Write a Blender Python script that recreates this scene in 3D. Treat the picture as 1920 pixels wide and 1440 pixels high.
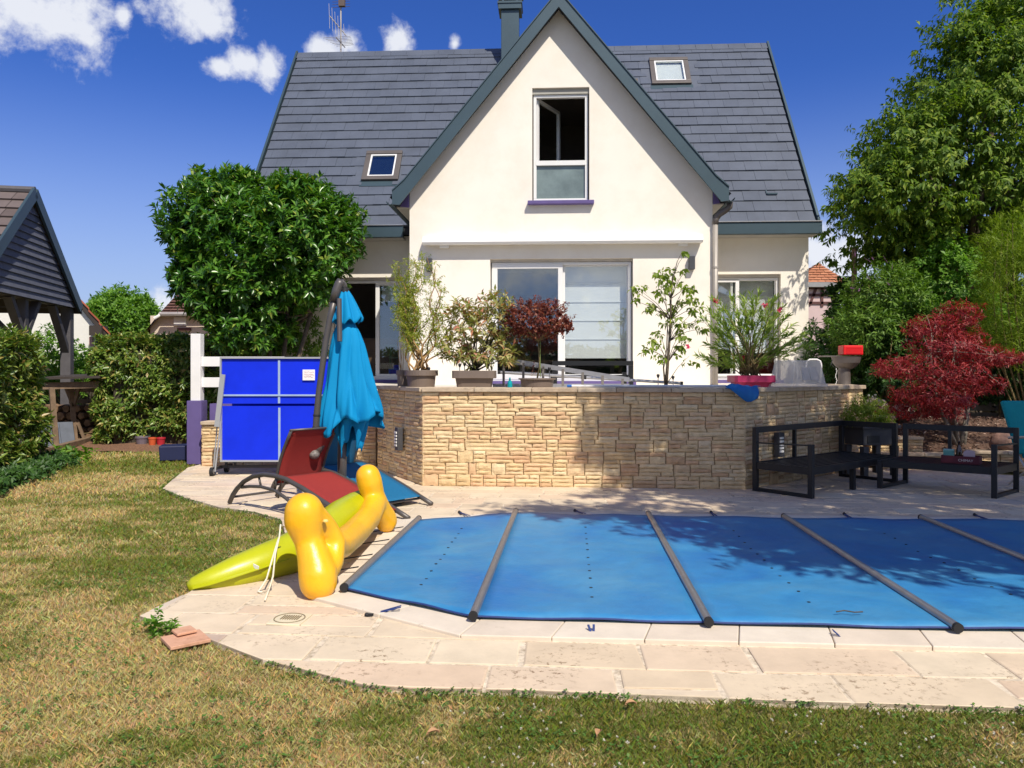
import bpy, bmesh, math, random
import numpy as np
from mathutils import Vector, Matrix, Euler

for o in list(bpy.data.objects):
    bpy.data.objects.remove(o)
scene = bpy.context.scene
COL = scene.collection
R = math.radians
random.seed(7)
RNG = np.random.default_rng(11)

# ------------------------------------------------------------------ camera
F = 1450.0            # focal length in pixels of the 1920 wide photograph
H = 1.45              # eye height
cam_data = bpy.data.cameras.new('camera')
cam = bpy.data.objects.new('camera', cam_data)
COL.objects.link(cam)
cam.location = (0, 0, H)
cam.rotation_euler = (R(90), 0, 0)
cam_data.sensor_width = 36
cam_data.lens = F / 1920 * 36
cam_data.shift_y = -22 / 1920
cam_data.clip_start = 0.05
cam_data.clip_end = 3000
scene.camera = cam

# ------------------------------------------------------------------ sky and sun
SUN = Vector((0.48, -1.0, 1.28)).normalized()       # towards the sun
sun_el = math.asin(SUN.z)
sun_az = math.atan2(SUN.x, SUN.y)                    # clockwise from +Y
world = bpy.data.worlds.new('World')
scene.world = world
world.use_nodes = True
nt = world.node_tree
nt.nodes.clear()
wo = nt.nodes.new('ShaderNodeOutputWorld')
bg = nt.nodes.new('ShaderNodeBackground')
sky = nt.nodes.new('ShaderNodeTexSky')
sky.sky_type = 'NISHITA'
sky.sun_disc = False
sky.sun_elevation = sun_el
sky.sun_rotation = sun_az
sky.altitude = 150
sky.air_density = 1.0
sky.dust_density = 0.35
sky.ozone_density = 2.6
bg.inputs['Strength'].default_value = 0.10
hsv = nt.nodes.new('ShaderNodeHueSaturation')
hsv.inputs['Saturation'].default_value = 1.22
hsv.inputs['Value'].default_value = 1.0
nt.links.new(sky.outputs['Color'], hsv.inputs['Color'])
# pale summer haze low over the horizon, the same all round
sky_tc = nt.nodes.new('ShaderNodeTexCoord')
sky_sep = nt.nodes.new('ShaderNodeSeparateXYZ')
nt.links.new(sky_tc.outputs['Generated'], sky_sep.inputs[0])
low = nt.nodes.new('ShaderNodeMapRange')
low.interpolation_type = 'SMOOTHSTEP'
low.inputs['From Min'].default_value = .36
low.inputs['From Max'].default_value = -.05
nt.links.new(sky_sep.outputs['Z'], low.inputs['Value'])
hz = nt.nodes.new('ShaderNodeMix')
hz.data_type = 'RGBA'
nt.links.new(low.outputs[0], hz.inputs['Factor'])
tint = nt.nodes.new('ShaderNodeMix')
tint.data_type = 'RGBA'
tint.blend_type = 'MULTIPLY'
tint.inputs['Factor'].default_value = 1
tint.inputs['B'].default_value = (.50, .615, 1.10, 1)
nt.links.new(hsv.outputs['Color'], tint.inputs['A'])
nt.links.new(tint.outputs['Result'], hz.inputs['A'])
hz.inputs['B'].default_value = (3.9, 4.95, 6.9, 1)

# clouds of the sky: soft cumulus heaps given by their direction (azimuth/elevation as tangents), broken up by noise
geo_n = nt.nodes.new('ShaderNodeTexCoord')
sep = nt.nodes.new('ShaderNodeSeparateXYZ')
nt.links.new(geo_n.outputs['Generated'], sep.inputs[0])


def wmath(op, a, b=None, c=None):
    n = nt.nodes.new('ShaderNodeMath')
    n.operation = op
    for i, v in enumerate((a, b, c)):
        if v is None:
            continue
        if isinstance(v, (int, float)):
            n.inputs[i].default_value = v
        else:
            nt.links.new(v, n.inputs[i])
    return n.outputs[0]


az = wmath('ARCTAN2', sep.outputs['X'], sep.outputs['Y'])
el = wmath('ARCSINE', sep.outputs['Z'])
comb = nt.nodes.new('ShaderNodeCombineXYZ')
nt.links.new(az, comb.inputs[0])
nt.links.new(el, comb.inputs[1])
nz = nt.nodes.new('ShaderNodeTexNoise')
nz.inputs['Scale'].default_value = 17
nz.inputs['Detail'].default_value = 9
nz.inputs['Roughness'].default_value = 0.62
nz.inputs['Distortion'].default_value = 0.35
nt.links.new(comb.outputs[0], nz.inputs['Vector'])
noise = wmath('SUBTRACT', nz.outputs['Fac'], 0.5)


def cloud_dir(px, py):
    dx, dz = (px - 960) / F, (698 - py) / F
    a = math.atan2(dx, 1)
    return a, math.asin(dz / math.sqrt(1 + dx * dx + dz * dz))


CLOUDS = [  # az, el, half width, half height
    (*cloud_dir(40, 10), .10, .050), (*cloud_dir(110, 45), .05, .026), (*cloud_dir(350, 10), .062, .034), (*cloud_dir(400, 45), .034, .018),
    (*cloud_dir(232, 30), .011, .016), (*cloud_dir(415, 128), .026, .016), (*cloud_dir(455, 118), .026, .016),
    (*cloud_dir(505, 128), .018, .022), (*cloud_dir(605, 90), .026, .016), (*cloud_dir(655, 85), .022, .022),
    (*cloud_dir(744, 80), .023, .024), (*cloud_dir(853, 82), .010, .012), (*cloud_dir(1570, 500), .06, .045), (*cloud_dir(1520, 470), .05, .03),
    (*cloud_dir(1585, 560), .09, .05), (*cloud_dir(300, 590), .05, .03), (*cloud_dir(1240, 640), .3, .03), (*cloud_dir(700, 640), .3, .03),
    (1.0, .45, .20, .10), (1.3, .30, .25, .09), (-1.0, .5, .18, .09), (-1.3, .25, .3, .10), (2.2, .4, .3, .12), (2.8, .25, .3, .10),
    (-2.2, .35, .3, .12), (-2.8, .55, .25, .10), (3.0, .75, .3, .10), (.3, .9, .25, .10), (-.6, 1.0, .25, .09),
    (2.5, .40, .50, .22), (-2.7, .32, .45, .20), (3.1, .62, .40, .20), (-3.1, .62, .40, .20), (1.8, .55, .35, .18), (-1.9, .55, .35, .16), (2.2, 1.05, .5, .2), (-2.4, 1.05, .5, .2), (3.1, .16, .5, .07), (-3.1, .16, .5, .07),
]
dens = None
for (ca, ce, w_, h_) in CLOUDS:
    a = wmath('DIVIDE', wmath('SUBTRACT', az, ca), w_)
    e = wmath('DIVIDE', wmath('SUBTRACT', el, ce), h_)
    r2 = wmath('ADD', wmath('MULTIPLY', a, a), wmath('MULTIPLY', e, e))
    g = wmath('SUBTRACT', 1.0, wmath('SQRT', r2))
    dens = g if dens is None else wmath('MAXIMUM', dens, g)
dens = wmath('MAXIMUM', dens, -1.5)
nz2 = nt.nodes.new('ShaderNodeTexNoise')
nz2.inputs['Scale'].default_value = 55
nz2.inputs['Detail'].default_value = 7
nz2.inputs['Roughness'].default_value = 0.6
nt.links.new(comb.outputs[0], nz2.inputs['Vector'])
fine = wmath('SUBTRACT', nz2.outputs['Fac'], 0.5)
dens = wmath('ADD', dens, wmath('ADD', wmath('MULTIPLY', noise, 2.2), wmath('MULTIPLY', fine, 1.3)))
mr = nt.nodes.new('ShaderNodeMapRange')
mr.interpolation_type = 'SMOOTHSTEP'
mr.inputs['From Min'].default_value = -0.12
mr.inputs['From Max'].default_value = 0.80
nt.links.new(dens, mr.inputs['Value'])
cl_amt = wmath('MULTIPLY', mr.outputs[0], 0.92)
mix = nt.nodes.new('ShaderNodeMix')
mix.data_type = 'RGBA'
nt.links.new(cl_amt, mix.inputs['Factor'])
nt.links.new(hz.outputs['Result'], mix.inputs['A'])
mix.inputs['B'].default_value = (7.6, 7.8, 8.3, 1)
nt.links.new(mix.outputs['Result'], bg.inputs['Color'])
nt.links.new(bg.outputs[0], wo.inputs[0])

sun_data = bpy.data.lights.new('sun', 'SUN')
sun_data.energy = 4.6
sun_data.angle = R(0.53)
sun_data.color = (1.0, 0.92, 0.79)
sun = bpy.data.objects.new('sun', sun_data)
sun.rotation_euler = SUN.to_track_quat('Z', 'Y').to_euler()
sun.location = SUN * 60
COL.objects.link(sun)

vs = scene.view_settings
vs.view_transform = 'Standard'
vs.look = 'None'
vs.exposure = 0.20
vs.gamma = 1
vs.use_curve_mapping = False
scene.render.engine = 'CYCLES'
scene.cycles.use_denoising = True
scene.cycles.max_bounces = 8
scene.cycles.transparent_max_bounces = 12


# ------------------------------------------------------------------ where a pixel of the photograph lies in the garden
def at(px, py, Y):
    return Vector(((px - 960) / F * Y, Y, H + (698 - py) / F * Y))


def gr(px, py, z=0.0):
    Y = (H - z) * F / (py - 698)
    return Vector(((px - 960) / F * Y, Y, z))


# ------------------------------------------------------------------ materials
MATS = {}


def new_mat(name):
    m = bpy.data.materials.new(name)
    m.use_nodes = True
    n = m.node_tree
    return m, n, n.nodes['Principled BSDF']


def _noise(n, scale, detail=4, rough=.55, coord='Object', dist=0.0):
    tc = n.nodes.new('ShaderNodeTexCoord')
    t = n.nodes.new('ShaderNodeTexNoise')
    t.inputs['Scale'].default_value = scale
    t.inputs['Detail'].default_value = detail
    t.inputs['Roughness'].default_value = rough
    t.inputs['Distortion'].default_value = dist
    if coord == 'World':
        g = n.nodes.new('ShaderNodeNewGeometry')
        n.links.new(g.outputs['Position'], t.inputs['Vector'])
    else:
        n.links.new(tc.outputs[coord], t.inputs['Vector'])
    return t


def _ramp(n, fac, stops):
    r = n.nodes.new('ShaderNodeValToRGB')
    els = r.color_ramp.elements
    while len(els) < len(stops):
        els.new(0.5)
    for e, (p, c) in zip(els, stops):
        e.position = p
        e.color = (*c, 1)
    n.links.new(fac, r.inputs[0])
    return r


def _mul(n, a, b, fac=1.0, mode='MULTIPLY'):
    m = n.nodes.new('ShaderNodeMix')
    m.data_type = 'RGBA'
    m.blend_type = mode
    m.inputs['Factor'].default_value = fac
    n.links.new(a, m.inputs['A'])
    if isinstance(b, tuple):
        m.inputs['B'].default_value = (*b, 1)
    else:
        n.links.new(b, m.inputs['B'])
    return m.outputs['Result']


def mat(name, col, rough=.6, metal=0.0, spec=.5, vary=.12, scale=3.0, bump=0.0, bscale=40.0, bdist=.01, coat=0.0, coord='Object', dirt=None):
    """plain surface: a colour with cloudy wear and fine relief"""
    if name in MATS:
        return MATS[name]
    m, n, p = new_mat(name)
    p.inputs['Roughness'].default_value = rough
    p.inputs['Metallic'].default_value = metal
    p.inputs['Specular IOR Level'].default_value = spec
    p.inputs['Coat Weight'].default_value = coat
    t = _noise(n, scale, 5, .6, coord)
    lo = tuple(c * (1 - vary) for c in col)
    hi = tuple(min(1, c * (1 + vary)) for c in col)
    r = _ramp(n, t.outputs['Fac'], [(.3, lo), (.7, hi)])
    out = r.outputs[0]
    if dirt:
        t2 = _noise(n, dirt[1], 7, .7, coord)
        r2 = _ramp(n, t2.outputs['Fac'], [(.46, (1, 1, 1)), (.72, dirt[0])])
        out = _mul(n, out, r2.outputs[0])
    n.links.new(out, p.inputs['Base Color'])
    if bump > 0:
        tb = _noise(n, bscale, 5, .6, coord)
        b = n.nodes.new('ShaderNodeBump')
        b.inputs['Strength'].default_value = bump
        b.inputs['Distance'].default_value = bdist
        n.links.new(tb.outputs['Fac'], b.inputs['Height'])
        n.links.new(b.outputs[0], p.inputs['Normal'])
    MATS[name] = m
    return m


def mat_pieces(name, stops, rough=.8, src='object', grain=.25, gscale=9.0, bump=.4, bscale=30.0, bdist=.01, spec=.35, spots=None):
    """stones, tiles, slabs: every piece takes its own tone from the ramp"""
    if name in MATS:
        return MATS[name]
    m, n, p = new_mat(name)
    p.inputs['Roughness'].default_value = rough
    p.inputs['Specular IOR Level'].default_value = spec
    if src == 'object':
        o = n.nodes.new('ShaderNodeObjectInfo')
        fac = o.outputs['Random']
    else:
        o = n.nodes.new('ShaderNodeNewGeometry')
        fac = o.outputs['Random Per Island']
    r = _ramp(n, fac, stops)
    t = _noise(n, gscale, 6, .65, 'World')
    g = _ramp(n, t.outputs['Fac'], [(.25, (1 - grain,) * 3), (.75, (1 + grain * .3,) * 3)])
    out = _mul(n, r.outputs[0], g.outputs[0])
    if spots:
        t2 = _noise(n, spots[1], 6, .75, 'World')
        r2 = _ramp(n, t2.outputs['Fac'], [(spots[2], (1, 1, 1)), (spots[2] + .08, spots[0])])
        t3 = _noise(n, spots[1] * .08, 3, .5, 'World')
        r3 = _ramp(n, t3.outputs['Fac'], [(.48, (0, 0, 0)), (.66, (1, 1, 1))])
        mm = n.nodes.new('ShaderNodeMix')
        mm.data_type = 'RGBA'
        n.links.new(r3.outputs[0], mm.inputs['Factor'])
        mm.inputs['A'].default_value = (1, 1, 1, 1)
        n.links.new(r2.outputs[0], mm.inputs['B'])
        out = _mul(n, out, mm.outputs['Result'])
    n.links.new(out, p.inputs['Base Color'])
    tb = _noise(n, bscale, 6, .65, 'World')
    b = n.nodes.new('ShaderNodeBump')
    b.inputs['Strength'].default_value = bump
    b.inputs['Distance'].default_value = bdist
    n.links.new(tb.outputs['Fac'], b.inputs['Height'])
    n.links.new(b.outputs[0], p.inputs['Normal'])
    MATS[name] = m
    return m


def mat_leaf(name, stops, rough=.45, trans=.3, tcol=None, spec=.4):
    """leaves: every leaf has its own tone, light passes through in part"""
    if name in MATS:
        return MATS[name]
    m, n, p = new_mat(name)
    p.inputs['Roughness'].default_value = rough
    p.inputs['Specular IOR Level'].default_value = spec
    g = n.nodes.new('ShaderNodeNewGeometry')
    r = _ramp(n, g.outputs['Random Per Island'], stops)
    n.links.new(r.outputs[0], p.inputs['Base Color'])
    tr = n.nodes.new('ShaderNodeBsdfTranslucent')
    tm = _mul(n, r.outputs[0], tcol or (1.5, 1.7, .5))
    n.links.new(tm, tr.inputs['Color'])
    mx = n.nodes.new('ShaderNodeMixShader')
    mx.inputs[0].default_value = trans
    n.links.new(p.outputs[0], mx.inputs[1])
    n.links.new(tr.outputs[0], mx.inputs[2])
    n.links.new(mx.outputs[0], n.nodes['Material Output'].inputs[0])
    MATS[name] = m
    return m


def mat_glass(name, tint=(.55, .6, .6), refl=.28):
    """window glass: mirrors part of the garden, lets the room be seen"""
    if name in MATS:
        return MATS[name]
    m, n, p = new_mat(name)
    n.nodes.remove(p)
    gl = n.nodes.new('ShaderNodeBsdfGlossy')
    gl.inputs['Roughness'].default_value = .015
    gl.inputs['Color'].default_value = (.92, .96, .97, 1)
    tr = n.nodes.new('ShaderNodeBsdfTransparent')
    tr.inputs['Color'].default_value = (*tint, 1)
    mx = n.nodes.new('ShaderNodeMixShader')
    mx.inputs[0].default_value = refl
    n.links.new(tr.outputs[0], mx.inputs[1])
    n.links.new(gl.outputs[0], mx.inputs[2])
    n.links.new(mx.outputs[0], n.nodes['Material Output'].inputs[0])
    MATS[name] = m
    return m


# ------------------------------------------------------------------ objects
def tag(o, label=None, cat=None, group=None, kind=None):
    if label:
        o['label'] = label
    if cat:
        o['category'] = cat
    if group:
        o['group'] = group
    if kind:
        o['kind'] = kind
    return o


def thing(name, label, cat, loc=(0, 0, 0), rz=0.0, group=None, kind=None):
    o = bpy.data.objects.new(name, None)
    o.empty_display_size = .2
    COL.objects.link(o)
    o.location = loc
    o.rotation_euler = (0, 0, rz)
    return tag(o, label, cat, group, kind)


def root_matrix(o):
    while o.parent is not None:
        o = o.parent
    return Matrix.Translation(o.location) @ o.rotation_euler.to_matrix().to_4x4()


def link(me, name, parent=None, m=None, smooth=False):
    o = bpy.data.objects.new(name, me)
    COL.objects.link(o)
    if parent is not None:
        o.parent = parent
    if m is not None and len(me.materials) == 0:
        me.materials.append(m)
    if smooth:
        me.polygons.foreach_set('use_smooth', [True] * len(me.polygons))
    return o


def children(o):
    return [c for c in bpy.data.objects if c.parent is o]


def copy_tree(o, parent=None):
    c = o.copy()
    COL.objects.link(c)
    c.parent = parent
    for ch in children(o):
        copy_tree(ch, c)
    return c


class MB:
    """collects the vertices and faces of ONE mesh"""

    def __init__(s):
        s.v = []
        s.f = []

    def add(s, vs, fs):
        b = len(s.v)
        s.v += [tuple(p) for p in vs]
        s.f += [tuple(i + b for i in f) for f in fs]

    def box(s, c, d, rz=0.0, rot=None, taper=1.0):
        x, y, z = d[0] / 2, d[1] / 2, d[2] / 2
        M = rot if rot is not None else Matrix.Rotation(rz, 3, 'Z')
        pts = []
        for sx, sy, sz in ((-1, -1, -1), (1, -1, -1), (1, 1, -1), (-1, 1, -1), (-1, -1, 1), (1, -1, 1), (1, 1, 1), (-1, 1, 1)):
            k = taper if sz > 0 else 1
            pts.append(Vector(c) + M @ Vector((sx * x * k, sy * y * k, sz * z)))
        s.add(pts, [(0, 3, 2, 1), (4, 5, 6, 7), (0, 1, 5, 4), (1, 2, 6, 5), (2, 3, 7, 6), (3, 0, 4, 7)])
        return s

    def bar(s, p, q, w, h, up=(0, 0, 1)):
        """rectangular bar from p to q; w across, h along 'up'"""
        p, q = Vector(p), Vector(q)
        d = (q - p).normalized()
        u = Vector(up)
        x = d.cross(u)
        if x.length < 1e-4:
            x = d.cross(Vector((1, 0, 0)))
        x.normalize()
        u = x.cross(d).normalized()
        pts = []
        for e in (p, q):
            for a, b in ((-1, -1), (1, -1), (1, 1), (-1, 1)):
                pts.append(e + x * (a * w / 2) + u * (b * h / 2))
        s.add(pts, [(0, 3, 2, 1), (4, 5, 6, 7), (0, 1, 5, 4), (1, 2, 6, 5), (2, 3, 7, 6), (3, 0, 4, 7)])
        return s

    def tube(s, pts, r, n=8, caps=True):
        pts = [Vector(p) for p in pts]
        m = len(pts)
        rs = [r] * m if isinstance(r, (int, float)) else list(r)
        ref = None
        vs = []
        for i, p in enumerate(pts):
            t = (pts[min(i + 1, m - 1)] - pts[max(i - 1, 0)])
            if t.length < 1e-9:
                t = Vector((0, 0, 1))
            t.normalize()
            if ref is None:
                ref = t.orthogonal().normalized()
            else:
                ref = (ref - t * ref.dot(t))
                if ref.length < 1e-6:
                    ref = t.orthogonal()
                ref.normalize()
            b = t.cross(ref)
            for k in range(n):
                a = 2 * math.pi * k / n
                vs.append(p + (ref * math.cos(a) + b * math.sin(a)) * rs[i])
        fs = []
        for i in range(m - 1):
            for k in range(n):
                k2 = (k + 1) % n
                fs.append((i * n + k, i * n + k2, (i + 1) * n + k2, (i + 1) * n + k))
        if caps:
            fs.append(tuple(range(n - 1, -1, -1)))
            fs.append(tuple((m - 1) * n + k for k in range(n)))
        s.add(vs, fs)
        return s

    def lathe(s, prof, n=20, o=(0, 0, 0), sq=None, rz=0.0):
        """profile of (radius, z) turned about a vertical axis; sq squares the outline"""
        vs = []
        for r, z in prof:
            for k in range(n):
                a = 2 * math.pi * k / n
                c, si = math.cos(a), math.sin(a)
                if sq:
                    q = (abs(c) ** sq + abs(si) ** sq) ** (-1 / sq)
                    c, si = c * q, si * q
                x, y = r * c, r * si
                vs.append((o[0] + x * math.cos(rz) - y * math.sin(rz), o[1] + x * math.sin(rz) + y * math.cos(rz), o[2] + z))
        fs = []
        for i in range(len(prof) - 1):
            for k in range(n):
                k2 = (k + 1) % n
                fs.append((i * n + k, i * n + k2, (i + 1) * n + k2, (i + 1) * n + k))
        fs.append(tuple(range(n - 1, -1, -1)))
        fs.append(tuple((len(prof) - 1) * n + k for k in range(n)))
        s.add(vs, fs)
        return s

    def prism(s, poly, d):
        """planar polygon (3-D points) pushed along the vector d"""
        a = [Vector(p) for p in poly]
        d = Vector(d)
        n = len(a)
        fs = [tuple(range(n - 1, -1, -1)), tuple(range(n, 2 * n))]
        for i in range(n):
            j = (i + 1) % n
            fs.append((i, j, n + j, n + i))
        s.add(a + [p + d for p in a], fs)
        return s

    def grid(s, fn, nu, nv):
        vs = [fn(i / nu, j / nv) for j in range(nv + 1) for i in range(nu + 1)]
        fs = []
        for j in range(nv):
            for i in range(nu):
                a = j * (nu + 1) + i
                fs.append((a, a + 1, a + nu + 2, a + nu + 1))
        s.add(vs, fs)
        return s

    def quad(s, a, b, c, d):
        s.add([a, b, c, d], [(0, 1, 2, 3)])
        return s

    def ball(s, c, r, n=8, m=5):
        rx, ry, rz = (r, r, r) if isinstance(r, (int, float)) else r
        prof = []
        vs = []
        for j in range(1, m):
            t = math.pi * j / m
            for k in range(n):
                a = 2 * math.pi * k / n
                vs.append((c[0] + rx * math.sin(t) * math.cos(a), c[1] + ry * math.sin(t) * math.sin(a), c[2] - rz * math.cos(t)))
        vs.append((c[0], c[1], c[2] - rz))
        vs.append((c[0], c[1], c[2] + rz))
        fs = []
        for j in range(m - 2):
            for k in range(n):
                k2 = (k + 1) % n
                fs.append((j * n + k, j * n + k2, (j + 1) * n + k2, (j + 1) * n + k))
        lo, hi = (m - 1) * n, (m - 1) * n + 1
        for k in range(n):
            k2 = (k + 1) % n
            fs.append((lo, k2, k))
            fs.append((hi, (m - 2) * n + k, (m - 2) * n + k2))
        s.add(vs, fs)
        return s

    def build(s, name, m, parent=None, world=False, smooth=False, bevel=0.0, seg=2, solid=0.0, weld=False):
        vs = s.v
        if world and parent is not None:
            I = root_matrix(parent).inverted()
            vs = [tuple(I @ Vector(p)) for p in vs]
        me = bpy.data.meshes.new(name)
        me.from_pydata(vs, [], s.f)
        me.update()
        o = link(me, name, parent, m, smooth)
        if solid:
            k = o.modifiers.new('thickness', 'SOLIDIFY')
            k.thickness = solid
            k.offset = 0
        if bevel:
            k = o.modifiers.new('edges', 'BEVEL')
            k.width = bevel
            k.segments = seg
            k.limit_method = 'ANGLE'
            k.angle_limit = R(40)
            k.harden_normals = False
        return o


def np_mesh(name, V, Fc, m, parent=None, world=True, kind=None, colors=None):
    if world and parent is not None:
        I = np.array(root_matrix(parent).inverted())
        V = V @ I[:3, :3].T + I[:3, 3]
    me = bpy.data.meshes.new(name)
    nv, nf, k = len(V), len(Fc), Fc.shape[1]
    me.vertices.add(nv)
    me.vertices.foreach_set('co', np.ascontiguousarray(V, dtype=np.float32).ravel())
    me.loops.add(nf * k)
    me.loops.foreach_set('vertex_index', np.ascontiguousarray(Fc, dtype=np.int32).ravel())
    me.polygons.add(nf)
    me.polygons.foreach_set('loop_start', np.arange(0, nf * k, k, dtype=np.int32))
    me.polygons.foreach_set('loop_total', np.full(nf, k, dtype=np.int32))
    me.update(calc_edges=True)
    if colors is not None:
        ca = me.color_attributes.new('tone', 'FLOAT_COLOR', 'POINT')
        ca.data.foreach_set('color', np.ascontiguousarray(np.concatenate([colors, np.ones((nv, 1))], 1), dtype=np.float32).ravel())
    o = link(me, name, parent, m)
    if kind:
        o['kind'] = kind
    return o


def nrm(a):
    return a / np.maximum(np.linalg.norm(a, axis=-1, keepdims=True), 1e-9)


def leaf_geo(P, A, N, L, Wd, fold=.25, curl=.15):
    """folded leaves: base P, axis A, face normal N, length L, width Wd -> verts, quads"""
    n = len(P)
    A = nrm(A)
    S = nrm(np.cross(A, N))
    N = nrm(np.cross(S, A))
    L = np.broadcast_to(np.asarray(L, float).reshape(-1, 1), (n, 1))
    Wd = np.broadcast_to(np.asarray(Wd, float).reshape(-1, 1), (n, 1))
    mid = P + A * L * .5 - N * L * curl * .2
    tip = P + A * L - N * L * curl
    l = mid - S * Wd * .5 + N * Wd * fold
    r = mid + S * Wd * .5 + N * Wd * fold
    V = np.stack([P, l, mid, r, tip], 1).reshape(-1, 3)
    b = (np.arange(n) * 5)[:, None]
    Q = np.concatenate([b + np.array([[0, 2, 4, 1]]), b + np.array([[0, 3, 4, 2]])], 0)
    return V, Q


def sprays(C, D, n, twig, L, Wd, opening=1.1, droop=.2, jit=.25, fold=.25, curl=.2, rng=RNG):
    """n leaves set round each twig (centre C, direction D)"""
    m = len(C)
    D = nrm(D)
    ref = np.where(np.abs(D[:, 2:3]) > .9, np.array([[1., 0, 0]]), np.array([[0, 0, 1.]]))
    X = nrm(np.cross(D, ref))
    Y = np.cross(D, X)
    j = np.arange(n)[None, :, None]
    ph = rng.uniform(0, 6.28, (m, 1, 1)) + j * 2.4 + rng.normal(0, .3, (m, n, 1))
    op = opening * (1.15 - .5 * j / n) + rng.normal(0, .15, (m, n, 1))
    perp = X[:, None] * np.cos(ph) + Y[:, None] * np.sin(ph)
    A = D[:, None] * np.cos(op) + perp * np.sin(op) + rng.normal(0, jit, (m, n, 3))
    A[..., 2] -= droop
    t = (j + .5) / n - .5
    P = C[:, None] + D[:, None] * (t * twig)
    N = D[:, None] * 1.0 + np.array([0, 0, .6]) + rng.normal(0, .25, (m, n, 3))
    sc = rng.uniform(.7, 1.2, (m, n))
    return leaf_geo(P.reshape(-1, 3), A.reshape(-1, 3), N.reshape(-1, 3), (L * sc).ravel(), (Wd * sc).ravel(), fold, curl)


def join_geo(parts):
    V, Q, b = [], [], 0
    for v, q in parts:
        V.append(v)
        Q.append(q + b)
        b += len(v)
    return np.concatenate(V), np.concatenate(Q)


def vnoise(x, y, seed=0):
    def h(i, j):
        n = (i * 374761393 + j * 668265263 + seed * 974711) & 0x7fffffff
        n = (n ^ (n >> 13)) * 1274126177 & 0x7fffffff
        return ((n ^ (n >> 16)) & 0xffff) / 65535.0
    xi, yi = np.floor(x).astype(np.int64), np.floor(y).astype(np.int64)
    fx, fy = x - xi, y - yi
    fx, fy = fx * fx * (3 - 2 * fx), fy * fy * (3 - 2 * fy)
    a = h(xi, yi) * (1 - fx) + h(xi + 1, yi) * fx
    b = h(xi, yi + 1) * (1 - fx) + h(xi + 1, yi + 1) * fx
    return a * (1 - fy) + b * fy


def fbm(x, y, seed=0, o=4):
    s, a, t = 0, .5, 0
    for k in range(o):
        s = s + a * vnoise(x * 2 ** k, y * 2 ** k, seed + k)
        t += a
        a *= .5
    return s / t


def shell(ells, n, lo=.82, hi=1.04, rng=RNG, lump=.12, seed=1, zmin=None):
    """points near the skin of a union of ellipsoids, with outward directions"""
    P, D = [], []
    vol = np.array([e[3] * e[4] + e[4] * e[5] + e[3] * e[5] for e in ells])
    cnt = np.maximum(1, (n * vol / vol.sum()).astype(int))
    for e, k in zip(ells, cnt):
        d = nrm(rng.normal(0, 1, (k, 3)))
        lu = 1 + lump * (2 * fbm(d[:, 0] * 3 + d[:, 2] * 2 + 50, d[:, 1] * 3 - d[:, 2] + 50, seed) - 1) * 2
        r = rng.uniform(lo, hi, (k, 1)) * lu[:, None]
        c, s = np.array(e[:3]), np.array(e[3:])
        p = c + d * s * r
        keep = np.ones(k, bool)
        for e2 in ells:
            if e2 is e:
                continue
            q = (p - np.array(e2[:3])) / np.array(e2[3:])
            keep &= (q * q).sum(1) > .62
        if zmin is not None:
            keep &= p[:, 2] > zmin
        P.append(p[keep])
        D.append(nrm(d / s)[keep])
    return np.concatenate(P), np.concatenate(D)


def limbs(mb, base, tips, r0, bend=.35, n=5, rng=random, rt=.006):
    base = Vector(base)
    for t in tips:
        t = Vector(t)
        mid = base.lerp(t, .5) + Vector((rng.uniform(-1, 1), rng.uniform(-1, 1), rng.uniform(-.2, .6))) * (t - base).length * bend * .4
        pts, rs = [], []
        for k in range(n + 1):
            u = k / n
            pts.append(base * (1 - u) ** 2 + mid * 2 * u * (1 - u) + t * u * u)
            rs.append(r0 * (1 - u) + rt * u)
        mb.tube(pts, rs, 6)


def in_poly(x, y, poly):
    c = np.zeros(np.shape(x), bool)
    n = len(poly)
    for i in range(n):
        x1, y1 = poly[i][0], poly[i][1]
        x2, y2 = poly[(i + 1) % n][0], poly[(i + 1) % n][1]
        if y1 == y2:
            continue
        hit = ((y1 > y) != (y2 > y)) & (x < (x2 - x1) * (y - y1) / (y2 - y1) + x1)
        c ^= hit
    return c


def clip_convex(subject, window):
    """Sutherland-Hodgman: subject polygon kept inside a convex counter-clockwise window"""
    out = list(subject)
    n = len(window)
    for i in range(n):
        a, b = window[i], window[(i + 1) % n]
        inp, out = out, []
        if not inp:
            break

        def side(p):
            return (b[0] - a[0]) * (p[1] - a[1]) - (b[1] - a[1]) * (p[0] - a[0])
        for k in range(len(inp)):
            p, q = inp[k], inp[(k + 1) % len(inp)]
            sp, sq = side(p), side(q)
            if sp >= 0:
                out.append(p)
            if (sp >= 0) != (sq >= 0):
                t = sp / (sp - sq)
                out.append((p[0] + (q[0] - p[0]) * t, p[1] + (q[1] - p[1]) * t))
    res = []
    for p in out:
        if not res or (abs(p[0] - res[-1][0]) + abs(p[1] - res[-1][1])) > 1e-4:
            res.append(p)
    return res


def area2(poly):
    return .5 * sum(poly[i][0] * poly[(i + 1) % len(poly)][1] - poly[(i + 1) % len(poly)][0] * poly[i][1] for i in range(len(poly)))

# ================================================================== THE GROUND
OUT = [gr(352, 876), gr(305, 915), gr(345, 932), gr(410, 950), gr(478, 959), gr(527, 974), gr(536, 1004), gr(444, 1053), gr(350, 1112), gr(307, 1131),
       gr(262, 1154), gr(393, 1198), gr(487, 1234), gr(585, 1258), gr(680, 1283), gr(770, 1289), gr(960, 1292), gr(1500, 1313), gr(1920, 1326)]
OUT = [(p.x, p.y) for p in OUT] + [(5.2, 3.2), (8.2, 3.1), (8.6, 9.6), (6.6, 11.3), (5.6, 12.3), (-4.9, 12.5)]

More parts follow.
